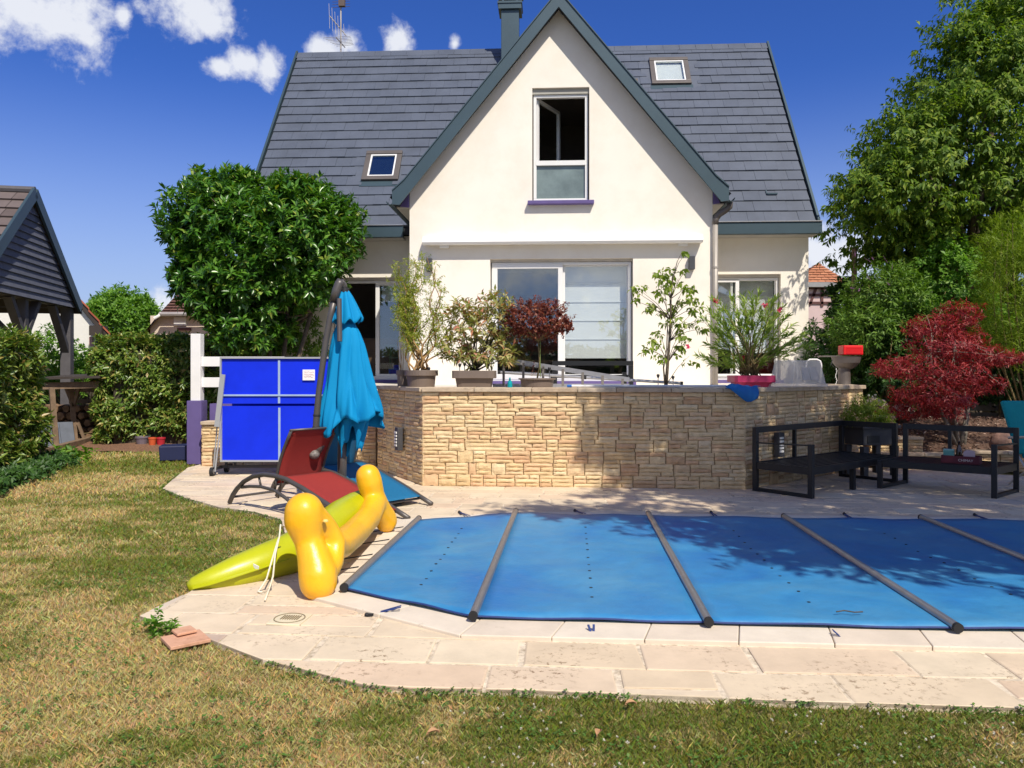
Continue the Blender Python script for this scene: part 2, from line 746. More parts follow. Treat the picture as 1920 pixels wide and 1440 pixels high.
m_soil = mat('lawn_soil', (.30, .235, .11), .95, vary=.35, scale=9, bump=.8, bscale=60, bdist=.02, dirt=((.55, .75, .35), 1.2), spec=.1)
far = MB()
far.grid(lambda u, v: ((u - .5) * 420, -40 + 380 * v, -.035), 12, 12)
tag(far.build('lawn', m_soil), kind='structure')

# grass: single blades, denser where it is near
OUTa = np.array(OUT)


def grass_field():
    Vs, Fs, Cs = [], [], []
    b0 = 0
    bands = [(2.5, 3.3, 22000, .026, .0030), (3.3, 4.4, 15000, .026, .0036), (4.4, 6.2, 7600, .028, .0052), (6.2, 9.0, 3600, .030, .008), (9.0, 12.0, 1500, .040, .013), (12.0, 15.6, 900, .045, .018)]
    for (y0, y1, d, hgt, wid) in bands:
        xl, xr = -y1 * .70 - 1.5, min(y1 * .70 + .9, 4.9)
        if y0 >= 4.4:
            xr = -1.1 if y0 < 6 else -1.8
        if y0 >= 9:
            xr = -3.8
        n = int(d * (xr - xl) * (y1 - y0))
        x, y = RNG.uniform(xl, xr, n), RNG.uniform(y0, y1, n)
        e1, e2 = RNG.normal(0, .02, n), RNG.normal(0, .02, n)
        keep = ~in_poly(x + e1, y + e2, OUT)
        keep &= ~((x < -6.1 - (y - 9.3) * .42) & (y > 7.5))
        keep &= ~((y > 14.2 + .25 * (fbm(x * 1.3, y, 8) - .5)) & (x < -5.2))
        x, y = x[keep], y[keep]
        n = len(x)
        # green or dried: broad patches, then tufts
        g = .56 + 1.4 * (fbm(x * .75 + 9, y * 1.0 + 4, 3, 4) - .5) + 1.25 * (fbm(x * 3.6, y * 4.8, 5, 3) - .5) + .6 * (fbm(x * 11, y * 13, 15, 2) - .5)
        g += .10 * np.clip((x + .9) / 1.4, -1, 1) * (y < 4.6)                 # front strip stays greener than the far left
        g -= .40 * np.exp(-(((x + 2.7) / .9) ** 2 + ((y - 4.1) / .6) ** 2))
        g -= .22 * np.exp(-(((x + 1.9) / .5) ** 2 + ((y - 3.2) / .5) ** 2))
        g += .55 * np.exp(-(((x + 5.3) / 1.2) ** 2 + ((y - 12.3) / 1.3) ** 2))
        g += .35 * np.exp(-(((x + 3.3) / .9) ** 2 + ((y - 8.0) / 1.3) ** 2))
        g -= .34 * np.exp(-(((x + 6.0) / 1.3) ** 2 + ((y - 10.2) / 1.0) ** 2))
        g -= .25 * np.exp(-(((x + 2.95) / .45) ** 2 + ((y - 7.0) / .35) ** 2))
        g += .40 * np.exp(-(((x + 2.5) / .35) ** 2 + ((y - 5.6) / .5) ** 2))
        g -= .26 * np.clip((-x - .1) / 1.1, 0, 1) * (y < 5.6)
        g = np.clip(g + RNG.normal(0, .17, n), 0, 1)
        green = np.stack([RNG.uniform(.12, .24, n), RNG.uniform(.16, .27, n), RNG.uniform(.022, .055, n)], 1)
        straw = np.stack([RNG.uniform(.41, .70, n), RNG.uniform(.335, .545, n), RNG.uniform(.13, .245, n)], 1)
        k = np.clip((g - .36) / .32, 0, 1)[:, None]
        col = straw * (1 - k) + green * k
        hh = hgt * RNG.uniform(.45, 1.25, n) * (.75 + .6 * fbm(x * 5, y * 5, 9, 2))
        ww = wid * RNG.uniform(.7, 1.4, n)
        a = RNG.uniform(0, 6.28, n)
        lean = RNG.uniform(.1, 1.25, n) * hh
        la = RNG.uniform(0, 6.28, n)
        bx, by = np.cos(a) * ww / 2, np.sin(a) * ww / 2
        z0 = np.full(n, -.034)
        p0 = np.stack([x - bx, y - by, z0], 1)
        p1 = np.stack([x + bx, y + by, z0], 1)
        mx, my = x + np.cos(la) * lean * .4, y + np.sin(la) * lean * .4
        p2 = np.stack([mx + bx * .7, my + by * .7, z0 + hh * .62], 1)
        p3 = np.stack([x + np.cos(la) * lean, y + np.sin(la) * lean, z0 + hh], 1)
        V = np.stack([p0, p1, p2, p3], 1).reshape(-1, 3)
        b = (np.arange(n) * 4)[:, None] + b0
        Vs.append(V)
        Fs += [b + np.array([[0, 1, 2]]), b + np.array([[0, 2, 3]])]
        Cs.append(np.repeat(col, 4, 0))
        b0 += len(V)
    return np.concatenate(Vs), np.concatenate(Fs), np.concatenate(Cs)


def mat_tone(name, rough=.7, trans=.25):
    m, n, p = new_mat(name)
    p.inputs['Roughness'].default_value = rough
    p.inputs['Specular IOR Level'].default_value = .15
    a = n.nodes.new('ShaderNodeAttribute')
    a.attribute_name = 'tone'
    n.links.new(a.outputs['Color'], p.inputs['Base Color'])
    tr = n.nodes.new('ShaderNodeBsdfTranslucent')
    n.links.new(a.outputs['Color'], tr.inputs['Color'])
    mx = n.nodes.new('ShaderNodeMixShader')
    mx.inputs[0].default_value = trans
    n.links.new(p.outputs[0], mx.inputs[1])
    n.links.new(tr.outputs[0], mx.inputs[2])
    n.links.new(mx.outputs[0], n.nodes['Material Output'].inputs[0])
    return m


V, Q, C = grass_field()
tag(np_mesh('grass', V, Q, mat_tone('grass_blades'), colors=C), kind='stuff')

# clover leaves and white clover heads in the lawn
m_clover = mat_leaf('clover_leaf', [(0, (.05, .13, .02)), (.5, (.09, .19, .03)), (1, (.14, .25, .05))], .6, .3)
cx, cy = RNG.uniform(-3.2, 3.4, 9000), RNG.uniform(2.6, 6.5, 9000)
cl = fbm(cx * 1.7 + 3, cy * 2.2, 21, 3)
k = (cl > .52) & ~in_poly(cx, cy, OUT) & ((cy < 4) | (cx < -1.2))
cx, cy = cx[k], cy[k]
ex = []
for i in range(len(OUT) - 6):                 # a fringe of weeds along the edge of the paving
    p, q = np.array(OUT[i]), np.array(OUT[i + 1])
    n = int(np.linalg.norm(q - p) * 90)
    t = RNG.uniform(0, 1, (n, 1))
    nn = np.array([q[1] - p[1], -(q[0] - p[0])])
    nn = nn / np.linalg.norm(nn)
    s = -1 if in_poly(np.array([(p + q)[0] / 2 + nn[0] * .1]), np.array([(p + q)[1] / 2 + nn[1] * .1]), OUT)[0] else 1
    ex.append(p + (q - p) * t + nn * s * np.abs(RNG.normal(0, .03, (n, 1))))
ex = np.concatenate(ex)
ek = fbm(ex[:, 0] * 2.5, ex[:, 1] * 2.5, 33, 2) > .45
ex = ex[ek]
cx, cy = np.concatenate([cx, ex[:, 0]]), np.concatenate([cy, ex[:, 1]])
C0 = np.stack([cx, cy, RNG.uniform(-.022, .006, len(cx))], 1)
geo = sprays(C0, np.tile([0, 0, 1.], (len(cx), 1)) + RNG.normal(0, .2, (len(cx), 3)), 3, .002, .014, .013, 1.25, 0, .1, .1, .05)
tag(np_mesh('clover', *geo, m_clover), kind='stuff')
m_white = mat_leaf('clover_flower', [(0, (.62, .58, .46)), (1, (.8, .78, .68))], .8, .2, (1, 1, .9))
fx, fy = RNG.uniform(-1.0, 3.2, 560), RNG.uniform(2.7, 4.2, 560)
k = (fbm(fx * 1.2 + 7, fy * 2, 41, 3) > .5) & ~in_poly(fx, fy, OUT)
fx, fy = fx[k], fy[k]
fx, fy = np.concatenate([fx, RNG.uniform(-5.2, -3.4, 60)]), np.concatenate([fy, RNG.uniform(8.2, 10.5, 60)])
C0 = np.stack([fx, fy, RNG.uniform(.0, .014, len(fx))], 1)
geo = sprays(C0, np.tile([0, 0, 1.], (len(fx), 1)), 14, .005, .008, .004, 1.0, -.3, .35, .1, 0)
tag(np_mesh('clover_flowers', *geo, m_white), kind='stuff')

# ------------------------------------------------------------------ paving of natural stone slabs
m_mortar = mat('joint_mortar', (.70, .60, .46), .95, vary=.2, scale=20, bump=.6, bscale=90, bdist=.006, dirt=((.35, .3, .22), 14), spec=.2)
m_slab = mat_pieces('paving_stone', [(0, (.67, .54, .38)), (.3, (.71, .60, .44)), (.55, (.68, .52, .37)), (.8, (.73, .62, .45)), (1, (.65, .51, .36))], .85, 'object', .2, 3.0, .35, 22, .006, spots=((.33, .26, .2), 26, .54))
pv = MB()
pv.prism([(x, y, -.0045) for x, y in OUT], (0, 0, -.06))
pavement = tag(pv.build('pavement', m_mortar), kind='structure')

A_P = -0.070
PU, PV_ = Vector((math.cos(A_P), math.sin(A_P), 0)), Vector((-math.sin(A_P), math.cos(A_P), 0))
PO = gr(887, 1160, .05)
PO.z = 0


def pool(u, v, z=0.0):
    p = PO + PU * u + PV_ * v
    return Vector((p.x, p.y, z))


def pool_uv(p):
    d = Vector((p[0], p[1], 0)) - PO
    return d.dot(PU), d.dot(PV_)


tubes = [(gr(645, 1103, .05), gr(785, 973, .05)), (gr(887, 1157, .05), gr(967, 959, .05)), (gr(1329, 1168, .05), gr(1216, 964, .05)), (gr(1796, 1179, .05), gr(1470, 969, .05))]
f5 = gr(1727, 971, .05)
tubes.append((tubes[3][0] + (f5 - tubes[3][1]), f5))
tubes.append((tubes[4][0] + (f5 - tubes[3][1]), f5 + (f5 - tubes[3][1])))
TUV = [(pool_uv(a), pool_uv(b)) for a, b in tubes]
v_far = TUV[2][1][1]
u1 = TUV[0][0][0]
EDGE = [(7.4, -.02), (0, -.02), (u1 - .02, TUV[0][0][1]), (u1 - .02, TUV[0][1][1]), (.05, v_far + .03), (7.4, v_far + .03)]
INNER = EDGE

slab_rects = []
rr = random.Random(5)


def slab_rows(v0, v1, ulo, uhi):
    v = v0
    while v < v1:
        h = rr.choice((.30, .36, .36, .42))
        u = ulo + rr.uniform(-.3, 0)
        while u < uhi:
            w = rr.choice((.36, .46, .55, .62, .75))
            if rr.random() < .22 and h > .33:
                slab_rects.append((u, v, u + w, v + h * .46))
                slab_rects.append((u, v + h * .46, u + w, v + h))
            else:
                slab_rects.append((u, v, u + w, v + h))
            u += w
        v += h


slab_rows(-2.0, 9.4, -5.0, 5.9)
IN_CCW = [pool(*p) for p in EDGE]
IN_CCW = [(p.x, p.y) for p in IN_CCW]
slabs = []
for (ua, va, ub, vb) in slab_rects:
    g = .011
    win = [pool(ua + g, va + g), pool(ub - g, va + g), pool(ub - g, vb - g), pool(ua + g, vb - g)]
    win = [(p.x + rr.uniform(-.012, .012), p.y + rr.uniform(-.008, .008)) for p in win]
    cen = [sum(p[0] for p in win) / 4, sum(p[1] for p in win) / 4]
    if all(in_poly(np.array([p[0]]), np.array([p[1]]), IN_CCW)[0] for p in win):
        continue
    if cen[1] > 10.4 and -1.1 < cen[0] < 2.9:          # under the terrace
        continue
    poly = clip_convex(OUT, win)
    if len(poly) < 3 or abs(area2(poly)) < .006:
        continue
    if area2(poly) < 0:
        poly = poly[::-1]
    slabs.append((abs(area2(poly)) / max(4, cen[1]) ** 2, poly))
slabs.sort(key=lambda s: -s[0])


def slab_mesh(poly, z):
    cx = sum(p[0] for p in poly) / len(poly)
    cy = sum(p[1] for p in poly) / len(poly)
    n = len(poly)
    e = .009
    top = []
    for x, y in poly:
        d = math.hypot(x - cx, y - cy)
        k = 1 - e / max(d, .03)
        top.append((cx + (x - cx) * k, cy + (y - cy) * k, z + rr.uniform(-.0012, .0012)))
    ring = [(x, y, z - .003) for x, y in poly]
    low = [(x, y, -.02) for x, y in poly]
    vs = top + ring + low
    fs = [tuple(range(n))]
    for i in range(n):
        j = (i + 1) % n
        fs.append((n + i, n + j, j, i))
        fs.append((2 * n + i, 2 * n + j, n + j, n + i))
    return vs, fs


rest = MB()
for i, (_, poly) in enumerate(slabs):
    vs, fs = slab_mesh(poly, rr.uniform(-.002, .003))
    if i < 298:
        b = MB()
        b.add(vs, fs)
        b.build('paving_slab', m_slab, pavement)
    else:
        rest.add(vs, fs)
if rest.v:
    m_slab_i = mat_pieces('paving_stone_far', [(0, (.55, .45, .34)), (.5, (.60, .51, .40)), (1, (.52, .40, .31))], .85, 'island', .2, 3.0, .35, 22, .006)
    rest.build('small_paving_slabs', m_slab_i, pavement)['kind'] = 'stuff'

# coping stones round the pool
m_cop = mat_pieces('coping_stone', [(0, (.70, .61, .49)), (.5, (.74, .66, .54)), (1, (.68, .58, .46))], .8, 'object', .15, 4, .25, 40, .004, spots=((.45, .4, .33), 30, .6))
coping = tag(MB().prism([tuple(pool(u, v, -.005)) for u, v in [(7.3, .2), (.2, .2), (u1 + .25, .75), (u1 + .25, 3.1), (.2, v_far - .2), (7.3, v_far - .2)]], (0, 0, -.4)).build('pool_shell', mat('pool_liner', (.12, .28, .42), .4)), kind='structure')
nE = len(EDGE)
offs = []
for i, p in enumerate(EDGE):
    a = Vector(EDGE[max(i - 1, 0)] if i > 0 else EDGE[0])
    b = Vector(EDGE[min(i + 1, nE - 1)])
    p = Vector(p)
    d1 = (p - a).normalized() if i > 0 else (b - p).normalized()
    d2 = (b - p).normalized() if i < nE - 1 else d1
    n1, n2 = Vector((-d1.y, d1.x)), Vector((-d2.y, d2.x))
    mm = (n1 + n2).normalized()
    k = 1 / max(.4, mm.dot(n1))
    offs.append((p + mm * (.17 * k), p - mm * (.13 * k)))       # one side, other side
for i in range(nE - 1):
    oa, ia = offs[i]
    ob, ib = offs[i + 1]
    L = (Vector(EDGE[i + 1]) - Vector(EDGE[i])).length
    n = max(1, round(L / .5))
    for k in range(n):
        t0, t1 = k / n + .0022 / L, (k + 1) / n - .0022 / L
        q = [oa.lerp(ob, t0), oa.lerp(ob, t1), ia.lerp(ib, t1), ia.lerp(ib, t0)]
        if q[0].x > 7.0:
            continue
        b = MB()
        b.prism([tuple(pool(p.x, p.y, -.012)) for p in q], (0, 0, .034))
        b.build('coping_stone', m_cop, coping, bevel=.006)

# ------------------------------------------------------------------ pool cover
cover = thing('pool_cover', 'blue tarpaulin pool cover held by grey roller bars across the pool', 'pool cover', tuple(pool(0, 0)))


def m_cover_make():
    m, n, p = new_mat('cover_tarpaulin')
    p.inputs['Roughness'].default_value = .5
    p.inputs['Specular IOR Level'].default_value = .4
    t = _noise(n, 1.1, 4, .55, 'World', .6)
    r = _ramp(n, t.outputs['Fac'], [(.28, (.018, .165, .455)), (.5, (.038, .228, .475)), (.74, (.085, .285, .475))])
    t2 = _noise(n, 7, 6, .7, 'World')
    r2 = _ramp(n, t2.outputs['Fac'], [(.3, (.88,) * 3), (.7, (1, 1, 1))])
    n.links.new(_mul(n, r.outputs[0], r2.outputs[0]), p.inputs['Base Color'])
    tb = _noise(n, 5, 4, .5, 'World')
    b = n.nodes.new('ShaderNodeBump')
    b.inputs['Strength'].default_value = .4
    b.inputs['Distance'].default_value = .04
    n.links.new(tb.outputs['Fac'], b.inputs['Height'])
    n.links.new(b.outputs[0], p.inputs['Normal'])
    return m


m_cover = m_cover_make()
m_alu = mat('brushed_aluminium', (.42, .42, .43), .42, .85, vary=.08, scale=12)
m_black = mat('black_rubber', (.02, .02, .022), .6, spec=.3)
m_strap = mat('blue_webbing', (.012, .035, .16), .7, vary=.2, scale=30)
for i in range(len(tubes) - 1):
    (a0, b0), (a1, b1) = tubes[i], tubes[i + 1]

    def fn(u, v, a0=a0, b0=b0, a1=a1, b1=b1):
        p = a0.lerp(a1, u).lerp(b0.lerp(b1, u), .012 + v * .976)
        sag = .020 * math.sin(math.pi * u) * math.sin(math.pi * v) + (.010 * (float(vnoise(np.array([u * 5 + 30 + a0.x * 3]), np.array([v * 9 + 30]), 77)[0]) - .5) + .006 * math.sin(23 * v + 9 * u + a0.x)) * math.sin(math.pi * u) ** .6
        return (p.x, p.y, .047 - sag)
    g = MB().grid(fn, 14, 28)
    hem = [Vector(fn(k / 14, 0)) for k in range(15)]
    g.build('cover_panel', m_cover, cover, world=True, smooth=True, solid=.004)
    MB().tube([p + Vector((0, 0, -.004)) for p in hem], .007, 5).build('hem', m_strap, cover, world=True)
    MB().tube([Vector(fn(k / 14, 1)) + Vector((0, 0, -.004)) for k in range(15)], .007, 5).build('hem', m_strap, cover, world=True)
    d = MB()
    for k in range(11):
        v = .14 + .066 * k
        p = Vector(fn(.52, v))
        d.lathe([(.011, .0), (.011, .004)], 7, (p.x, p.y, p.z + .001))
    d.build('eyelets', m_black, cover, world=True)['kind'] = 'stuff'
for a, b in tubes:
    z = Vector((0, 0, .006))
    t = MB().tube([a + z, b + z], .026, 16).build('roller_bar', m_alu, cover, world=True)
    for e, s in ((a, 1), (b, -1)):
        d = (b - a).normalized() * s
        MB().tube([e + z - d * .012, e + z + d * .012], .0272, 16).build('end_cap', m_black, t, world=True)


def strap(p, q, hook=True):
    p, q = Vector(p), Vector(q)
    side = (q - p).cross(Vector((0, 0, 1))).normalized()
    s = MB()
    s.bar(p + side * .016, q + side * .006, .013, .004)
    s.bar(p - side * .016, q - side * .006, .013, .004)
    s.build('strap', m_strap, cover, world=True)
    h = MB()
    h.bar(q, q + (q - p).normalized() * .05, .03, .014)
    h.ball(q + (q - p).normalized() * .05 + Vector((0, 0, .004)), .014)
    h.build('anchor', m_black, cover, world=True)


strap(gr(1108, 1171, .05), gr(1111, 1188, .012))
strap(gr(1562, 1182, .05), gr(1578, 1196, .012))
strap(gr(752, 1137, .05), gr(703, 1150, .012))
for x0, y0, x1, y1 in ((878, 967, 863, 961), (1095, 963, 1080, 958), (1341, 967, 1334, 961), (1596, 972, 1584, 964), (1855, 975, 1830, 966)):
    strap(gr(x0, y0, .045), gr(x1, y1, .012))
for t in (.2, .36, .58, .8):
    a, b = tubes[0]
    p = a.lerp(b, t) + Vector((-.04, 0, .02))
    q = p + Vector((-.36, .02, 0))
    q.z = .008
    MB().bar(p, q, .018, .006).build('strap', m_black, cover, world=True)
# a twig and a few leaves blown onto the cover are left where they lie
tw = MB()
p = gr(1568, 1147, .06)
tw.tube([p, p + Vector((.05, .01, .004)), p + Vector((.1, -.015, .002)), p + Vector((.15, -.01, .003))], .004, 5)
tag(tw.build('twig', mat('twig_bark', (.08, .06, .04), .9)), 'small dark twig lying on the blue pool cover', 'twig')

# ================================================================== STONE WALL OF THE TERRACE
SV = random.Random(3)
STONES = []
for k in range(12):
    nx, nz_ = 6, 4
    vs = []
    for j in range(nz_):
        for i in range(nx):
            x, z = i / (nx - 1) - .5, j / (nz_ - 1) - .5
            eb = i in (0, nx - 1) or j in (0, nz_ - 1)
            y = -(.62 if eb else 1.0) + SV.uniform(-.09, .09)
            x2 = x * .97 + (SV.uniform(-.015, .015))
            z2 = z * .94 + (SV.uniform(-.06, .06))
            vs.append((x2, y, z2))
    idx = [i for i in range(nx)] + [j * nx + nx - 1 for j in range(1, nz_)] + [(nz_ - 1) * nx + i for i in range(nx - 2, -1, -1)] + [j * nx for j in range(nz_ - 2, 0, -1)]
    b = len(vs)
    vs += [(vs[i][0], .2, vs[i][2]) for i in idx]
    fs = [(j * nx + i, j * nx + i + 1, (j + 1) * nx + i + 1, (j + 1) * nx + i) for j in range(nz_ - 1) for i in range(nx - 1)]
    for q in range(len(idx)):
        r = (q + 1) % len(idx)
        fs.append((idx[r], idx[q], b + q, b + r))
    STONES.append((vs, fs))
ST_RAMP = [(0, (.62, .43, .22)), (.2, (.78, .59, .34)), (.45, (.72, .53, .29)), (.62, (.82, .64, .38)), (.78, (.70, .45, .26)), (.9, (.62, .40, .22)), (1, (.85, .70, .44))]
m_stone = mat_pieces('wall_stone', ST_RAMP, .9, 'object', .25, 14, .7, 55, .012)
m_stone_i = mat_pieces('wall_stone_small', ST_RAMP, .9, 'island', .25, 14, .7, 55, .012)
m_back = mat('wall_mortar', (.36, .25, .13), .95, vary=.25, scale=25, bump=.6, bscale=60)
m_cap = mat_pieces('wall_cap', [(0, (.55, .44, .31)), (.5, (.62, .51, .37)), (1, (.52, .40, .28))], .9, 'object', .35, 10, .7, 60, .01)
ST_MESH = []
for vs, fs in STONES:
    me = bpy.data.meshes.new('stone')
    me.from_pydata(vs, [], fs)
    me.materials.append(m_stone)
    ST_MESH.append(me)


def stone_rects(L, z0, z1, rh=.152, seed=1):
    r = random.Random(seed)
    out = []
    n = max(1, round((z1 - z0) / rh))
    rh = (z1 - z0) / n
    for k in range(n):
        zb = z0 + k * rh
        s = 0
        while s < L - .01:
            pw = min(r.uniform(.5, .8), L - s)
            if L - s - pw < .25:
                pw = L - s
            e = s + pw
            c = s
            while c < e - .01:
                w = r.uniform(.15, .58)
                if e - c - w < .09:
                    w = e - c
                sel = r.random()
                if w < .26 and sel < .42:
                    out.append((c, c + w, zb + rh * r.choice((0, .34)), 0, 1 if sel < .2 else .66))
                    a = out.pop()
                    if sel < .06:
                        out.append((c, c + w, zb, zb + rh))
                    else:
                        cut = zb + rh * (.36 if r.random() < .5 else .64)
                        out += [(c, c + w, zb, cut), (c, c + w, cut, zb + rh)]
                else:
                    c1, c2 = zb + rh * r.uniform(.28, .37), zb + rh * r.uniform(.62, .70)
                    for lo, hi in ((zb, c1), (c1, c2), (c2, zb + rh)):
                        if w > .30 and r.random() < .62:
                            m_ = c + w * r.uniform(.35, .65)
                            out += [(c, m_, lo, hi), (m_, c + w, lo, hi)]
                        else:
                            out.append((c, c + w, lo, hi))
                c += w
            s = e
    return out


def stone_wall(root, facets, limit, seed, thick=.3, cap=.055, cap_over=.035):
    """facets: (p0, p1, z0, z1) in the ground plane, left to right as seen from the garden"""
    pieces = []
    for fi, (p0, p1, z0, z1) in enumerate(facets):
        p0, p1 = Vector((*p0, 0)), Vector((*p1, 0))
        d = (p1 - p0).normalized()
        inn = Vector((-d.y, d.x, 0))
        L = (p1 - p0).length
        rz = math.atan2(d.y, d.x)
        b = MB()
        b.prism([tuple(p0 + inn * .03 + Vector((0, 0, z0))), tuple(p1 + inn * .03 + Vector((0, 0, z0))), tuple(p1 + inn * (.03 + thick) + Vector((0, 0, z0))), tuple(p0 + inn * (.03 + thick) + Vector((0, 0, z0)))], (0, 0, z1 - z0 - .002))
        b.build('wall_core', m_back, root, world=True)
        for (s0, s1, a, c) in stone_rects(L, z0, z1, seed=seed + fi):
            cen = p0 + d * ((s0 + s1) / 2) + Vector((0, 0, (a + c) / 2)) + inn * .03
            vis = (s1 - s0) * (c - a) * abs(inn.dot(cen.normalized()))
            pieces.append((vis, cen, s1 - s0, c - a, rz))
        if cap:
            s = 0
            while s < L - .01:
                w = min(SV.uniform(.42, .8), L - s)
                if L - s - w < .2:
                    w = L - s
                q0, q1 = p0 + d * (s + .003), p0 + d * (s + w - .003)
                zz = Vector((0, 0, z1))
                b = MB()
                b.prism([tuple(q0 - inn * cap_over + zz), tuple(q1 - inn * cap_over + zz), tuple(q1 + inn * (thick + .05) + zz), tuple(q0 + inn * (thick + .05) + zz)], (0, 0, cap + SV.uniform(-.003, .003)))
                b.build('cap_stone', m_cap, root, world=True, bevel=.008)
                s += w
    pieces.sort(key=lambda p: -p[0])
    I = root_matrix(root).inverted()
    joined = MB()
    for i, (vis, cen, w, h, rz) in enumerate(pieces):
        k = SV.randrange(len(ST_MESH))
        dep = SV.uniform(.020, .036)
        flip = SV.choice((-1, 1))
        M = I @ Matrix.Translation(cen) @ Matrix.Rotation(rz, 4, 'Z') @ Matrix.Diagonal((w * .975, dep, h, 1))
        if i < limit:
            o = bpy.data.objects.new('stone', ST_MESH[k])
            COL.objects.link(o)
            o.parent = root
            loc, q, sc = M.decompose()
            o.location, o.rotation_euler, o.scale = loc, q.to_euler(), sc
        else:
            vs, fs = STONES[k]
            joined.add([M @ Vector(v) for v in vs], fs)
    if joined.v:
        joined.build('small_stones', m_stone_i, root)['kind'] = 'stuff'


W1, W2, W3, W4 = (-2.03, 11.6), (gr(791, 911).x, gr(791, 911).y), (gr(1399, 918).x, gr(1399, 918).y), (5.3, 11.65)
ZW = 1.20
terrace_wall = thing('terrace_wall', 'long sand coloured rough stone wall holding up the terrace behind the pool', 'wall', (1.0, 9.8, 0))
stone_wall(terrace_wall, [(W1, W2, 0, ZW), (W2, W3, 0, ZW), (W3, W4, 0, ZW), (W4, (5.55, 13.2), 0, ZW)], 298, 21)
low_wall = thing('low_wall', 'low stone wall standing behind the folded table tennis table', 'wall', (-3.5, 12.0, 0))
stone_wall(low_wall, [((-4.80, 11.93), (-2.1, 11.93), 0, .64)], 150, 61, .22)

# terrace floor behind the wall
TZ = 1.225
m_tfloor = mat('terrace_tiles', (.66, .60, .52), .7, vary=.08, scale=5)
tb = MB()
tb.prism([(-2.4, 12.46, .1), (-2.1, 12.46, .1), (-1.75, 11.6, .1), (W2[0] + .35, W2[1] + .2, .1), (W3[0] - .2, W3[1] + .25, .1), (5.05, 11.75, .1), (5.3, 13.2, .1), (6.0, 13.4, .1), (6.0, 16.3, .1), (-4.6, 17.0, .1), (-3.4, 14.6, .1)], (0, 0, TZ - .1))
tag(tb.build('terrace', m_tfloor), kind='structure')


def wall_light(p, nrm_, up=.20):
    """dark box lamp with four white louvres, fixed on the stone wall"""
    n = Vector(nrm_).normalized()
    s = Vector((0, 0, 1)).cross(n).normalized()
    p = Vector(p)
    rot = Matrix((s, n, Vector((0, 0, 1)))).transposed()
    b = MB().box(p + n * .03, (.135, .075, .31), rot=rot)
    o = b.build('wall_light', mat('lamp_grey', (.055, .055, .06), .5), terrace_wall, world=True, bevel=.006)
    m_w = mat('lamp_louvre', (.75, .74, .70), .4)
    for k in range(5):
        q = MB().box(p + n * .07 - s * .012 + Vector((0, 0, -.085 + .043 * k)), (.085, .018, .026), rot=rot)
        q.build('louvre', m_w, o, world=True)


dB = (Vector(W2) - Vector(W1)).normalized()
nB = Vector((dB.y, -dB.x, 0))
if nB.y > 0:
    nB = -nB
tB = .62
pB = Vector(W1).lerp(Vector(W2), tB)
wall_light((pB.x + nB.x * .03, pB.y + nB.y * .03, .545), nB)
dD = (Vector(W4) - Vector(W3)).normalized()
nD = Vector((dD.y, -dD.x, 0))
pD = Vector(W3).lerp(Vector(W4), .21)
wall_light((pD.x + nD.x * .03, pD.y + nD.y * .03, .52), nD)

# purple parapet and white railing at the end of the terrace
m_purple = mat('purple_render', (.115, .085, .24), .85, vary=.08, scale=6, bump=.3, bscale=120, bdist=.004)
m_wpaint = mat('white_paint', (.78, .77, .75), .5, vary=.04, scale=4)
par = thing('parapet', 'purple rendered parapet wall with a square pillar at its end', 'wall', (-4.9, 12.3, 0))
pp = at(351, 870, 12.2)
MB().box((pp.x + .115, 12.3, .5), (.23, .24, 1.0)).build('pillar', m_purple, par, world=True, bevel=.006)
MB().box((-3.35, 12.36, .475), (2.9, .16, .95)).build('panel', m_purple, par, world=True)
rail = thing('railing', 'white post and rail fence standing on the purple pillar', 'railing', (-4.98, 12.3, 1.0))
MB().box((pp.x + .12, 12.3, 1.53), (.155, .155, 1.06)).build('post', m_wpaint, rail, world=True, bevel=.006)
for z in (1.29, 1.62):
    MB().box((-4.3, 12.3, z), (1.36, .05, .155)).build('rail', m_wpaint, rail, world=True, bevel=.004)

# ================================================================== THE HOUSE
A_H = -0.05
house = thing('house', 'white rendered house with grey tiled roof and a steep front gable above the terrace', 'house', (0, 14.0, 0), A_H)
HU, HV = (math.cos(A_H), math.sin(A_H)), (-math.sin(A_H), math.cos(A_H))


def hp(px, py, v=0.0):
    """pixel -> (u, z) on the house plane at depth v behind the gable front"""
    dx, dz = (px - 960) / F, (698 - py) / F
    t = (v + 14.0 * HV[1]) / (dx * HV[0] + HV[1])
    return (t * dx) * HU[0] + (t - 14.0) * HU[1], H + t * dz


m_wall = mat('white_render', (.82, .775, .69), .9, vary=.03, scale=1.5, bump=.35, bscale=160, bdist=.004, spec=.2, dirt=((.93, .905, .87), .9))
m_tile = mat_pieces('roof_tile', [(0, (.084, .101, .136)), (.5, (.093, .110, .146)), (1, (.088, .105, .140))], .55, 'object', .25, 1.6, .25, 70, .003, .45)
m_tile_i = mat_pieces('roof_tile_far', [(0, (.084, .101, .136)), (.5, (.093, .110, .146)), (1, (.088, .105, .140))], .55, 'island', .25, 1.6, .25, 70, .003, .45)
m_fascia = mat('grey_blue_zinc', (.045, .078, .098), .45, .25, vary=.07, scale=2, spec=.5)
m_under = mat('roof_underlay', (.025, .027, .032), .9)
m_pvc = mat('white_window_frame', (.74, .74, .73), .35, vary=.02)
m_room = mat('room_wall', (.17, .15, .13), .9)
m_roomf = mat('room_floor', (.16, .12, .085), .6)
m_glass = mat_glass('window_glass', (.97, .985, .98), .14)
m_glass2 = mat_glass('door_glass', (.97, .99, .98), .14)
m_blind = mat('roman_blind', (.66, .68, .68), .9, vary=.03, bump=.3, bscale=50)
m_brown = mat('brown_metal', (.12, .105, .095), .5, .3)
m_sill = m_purple


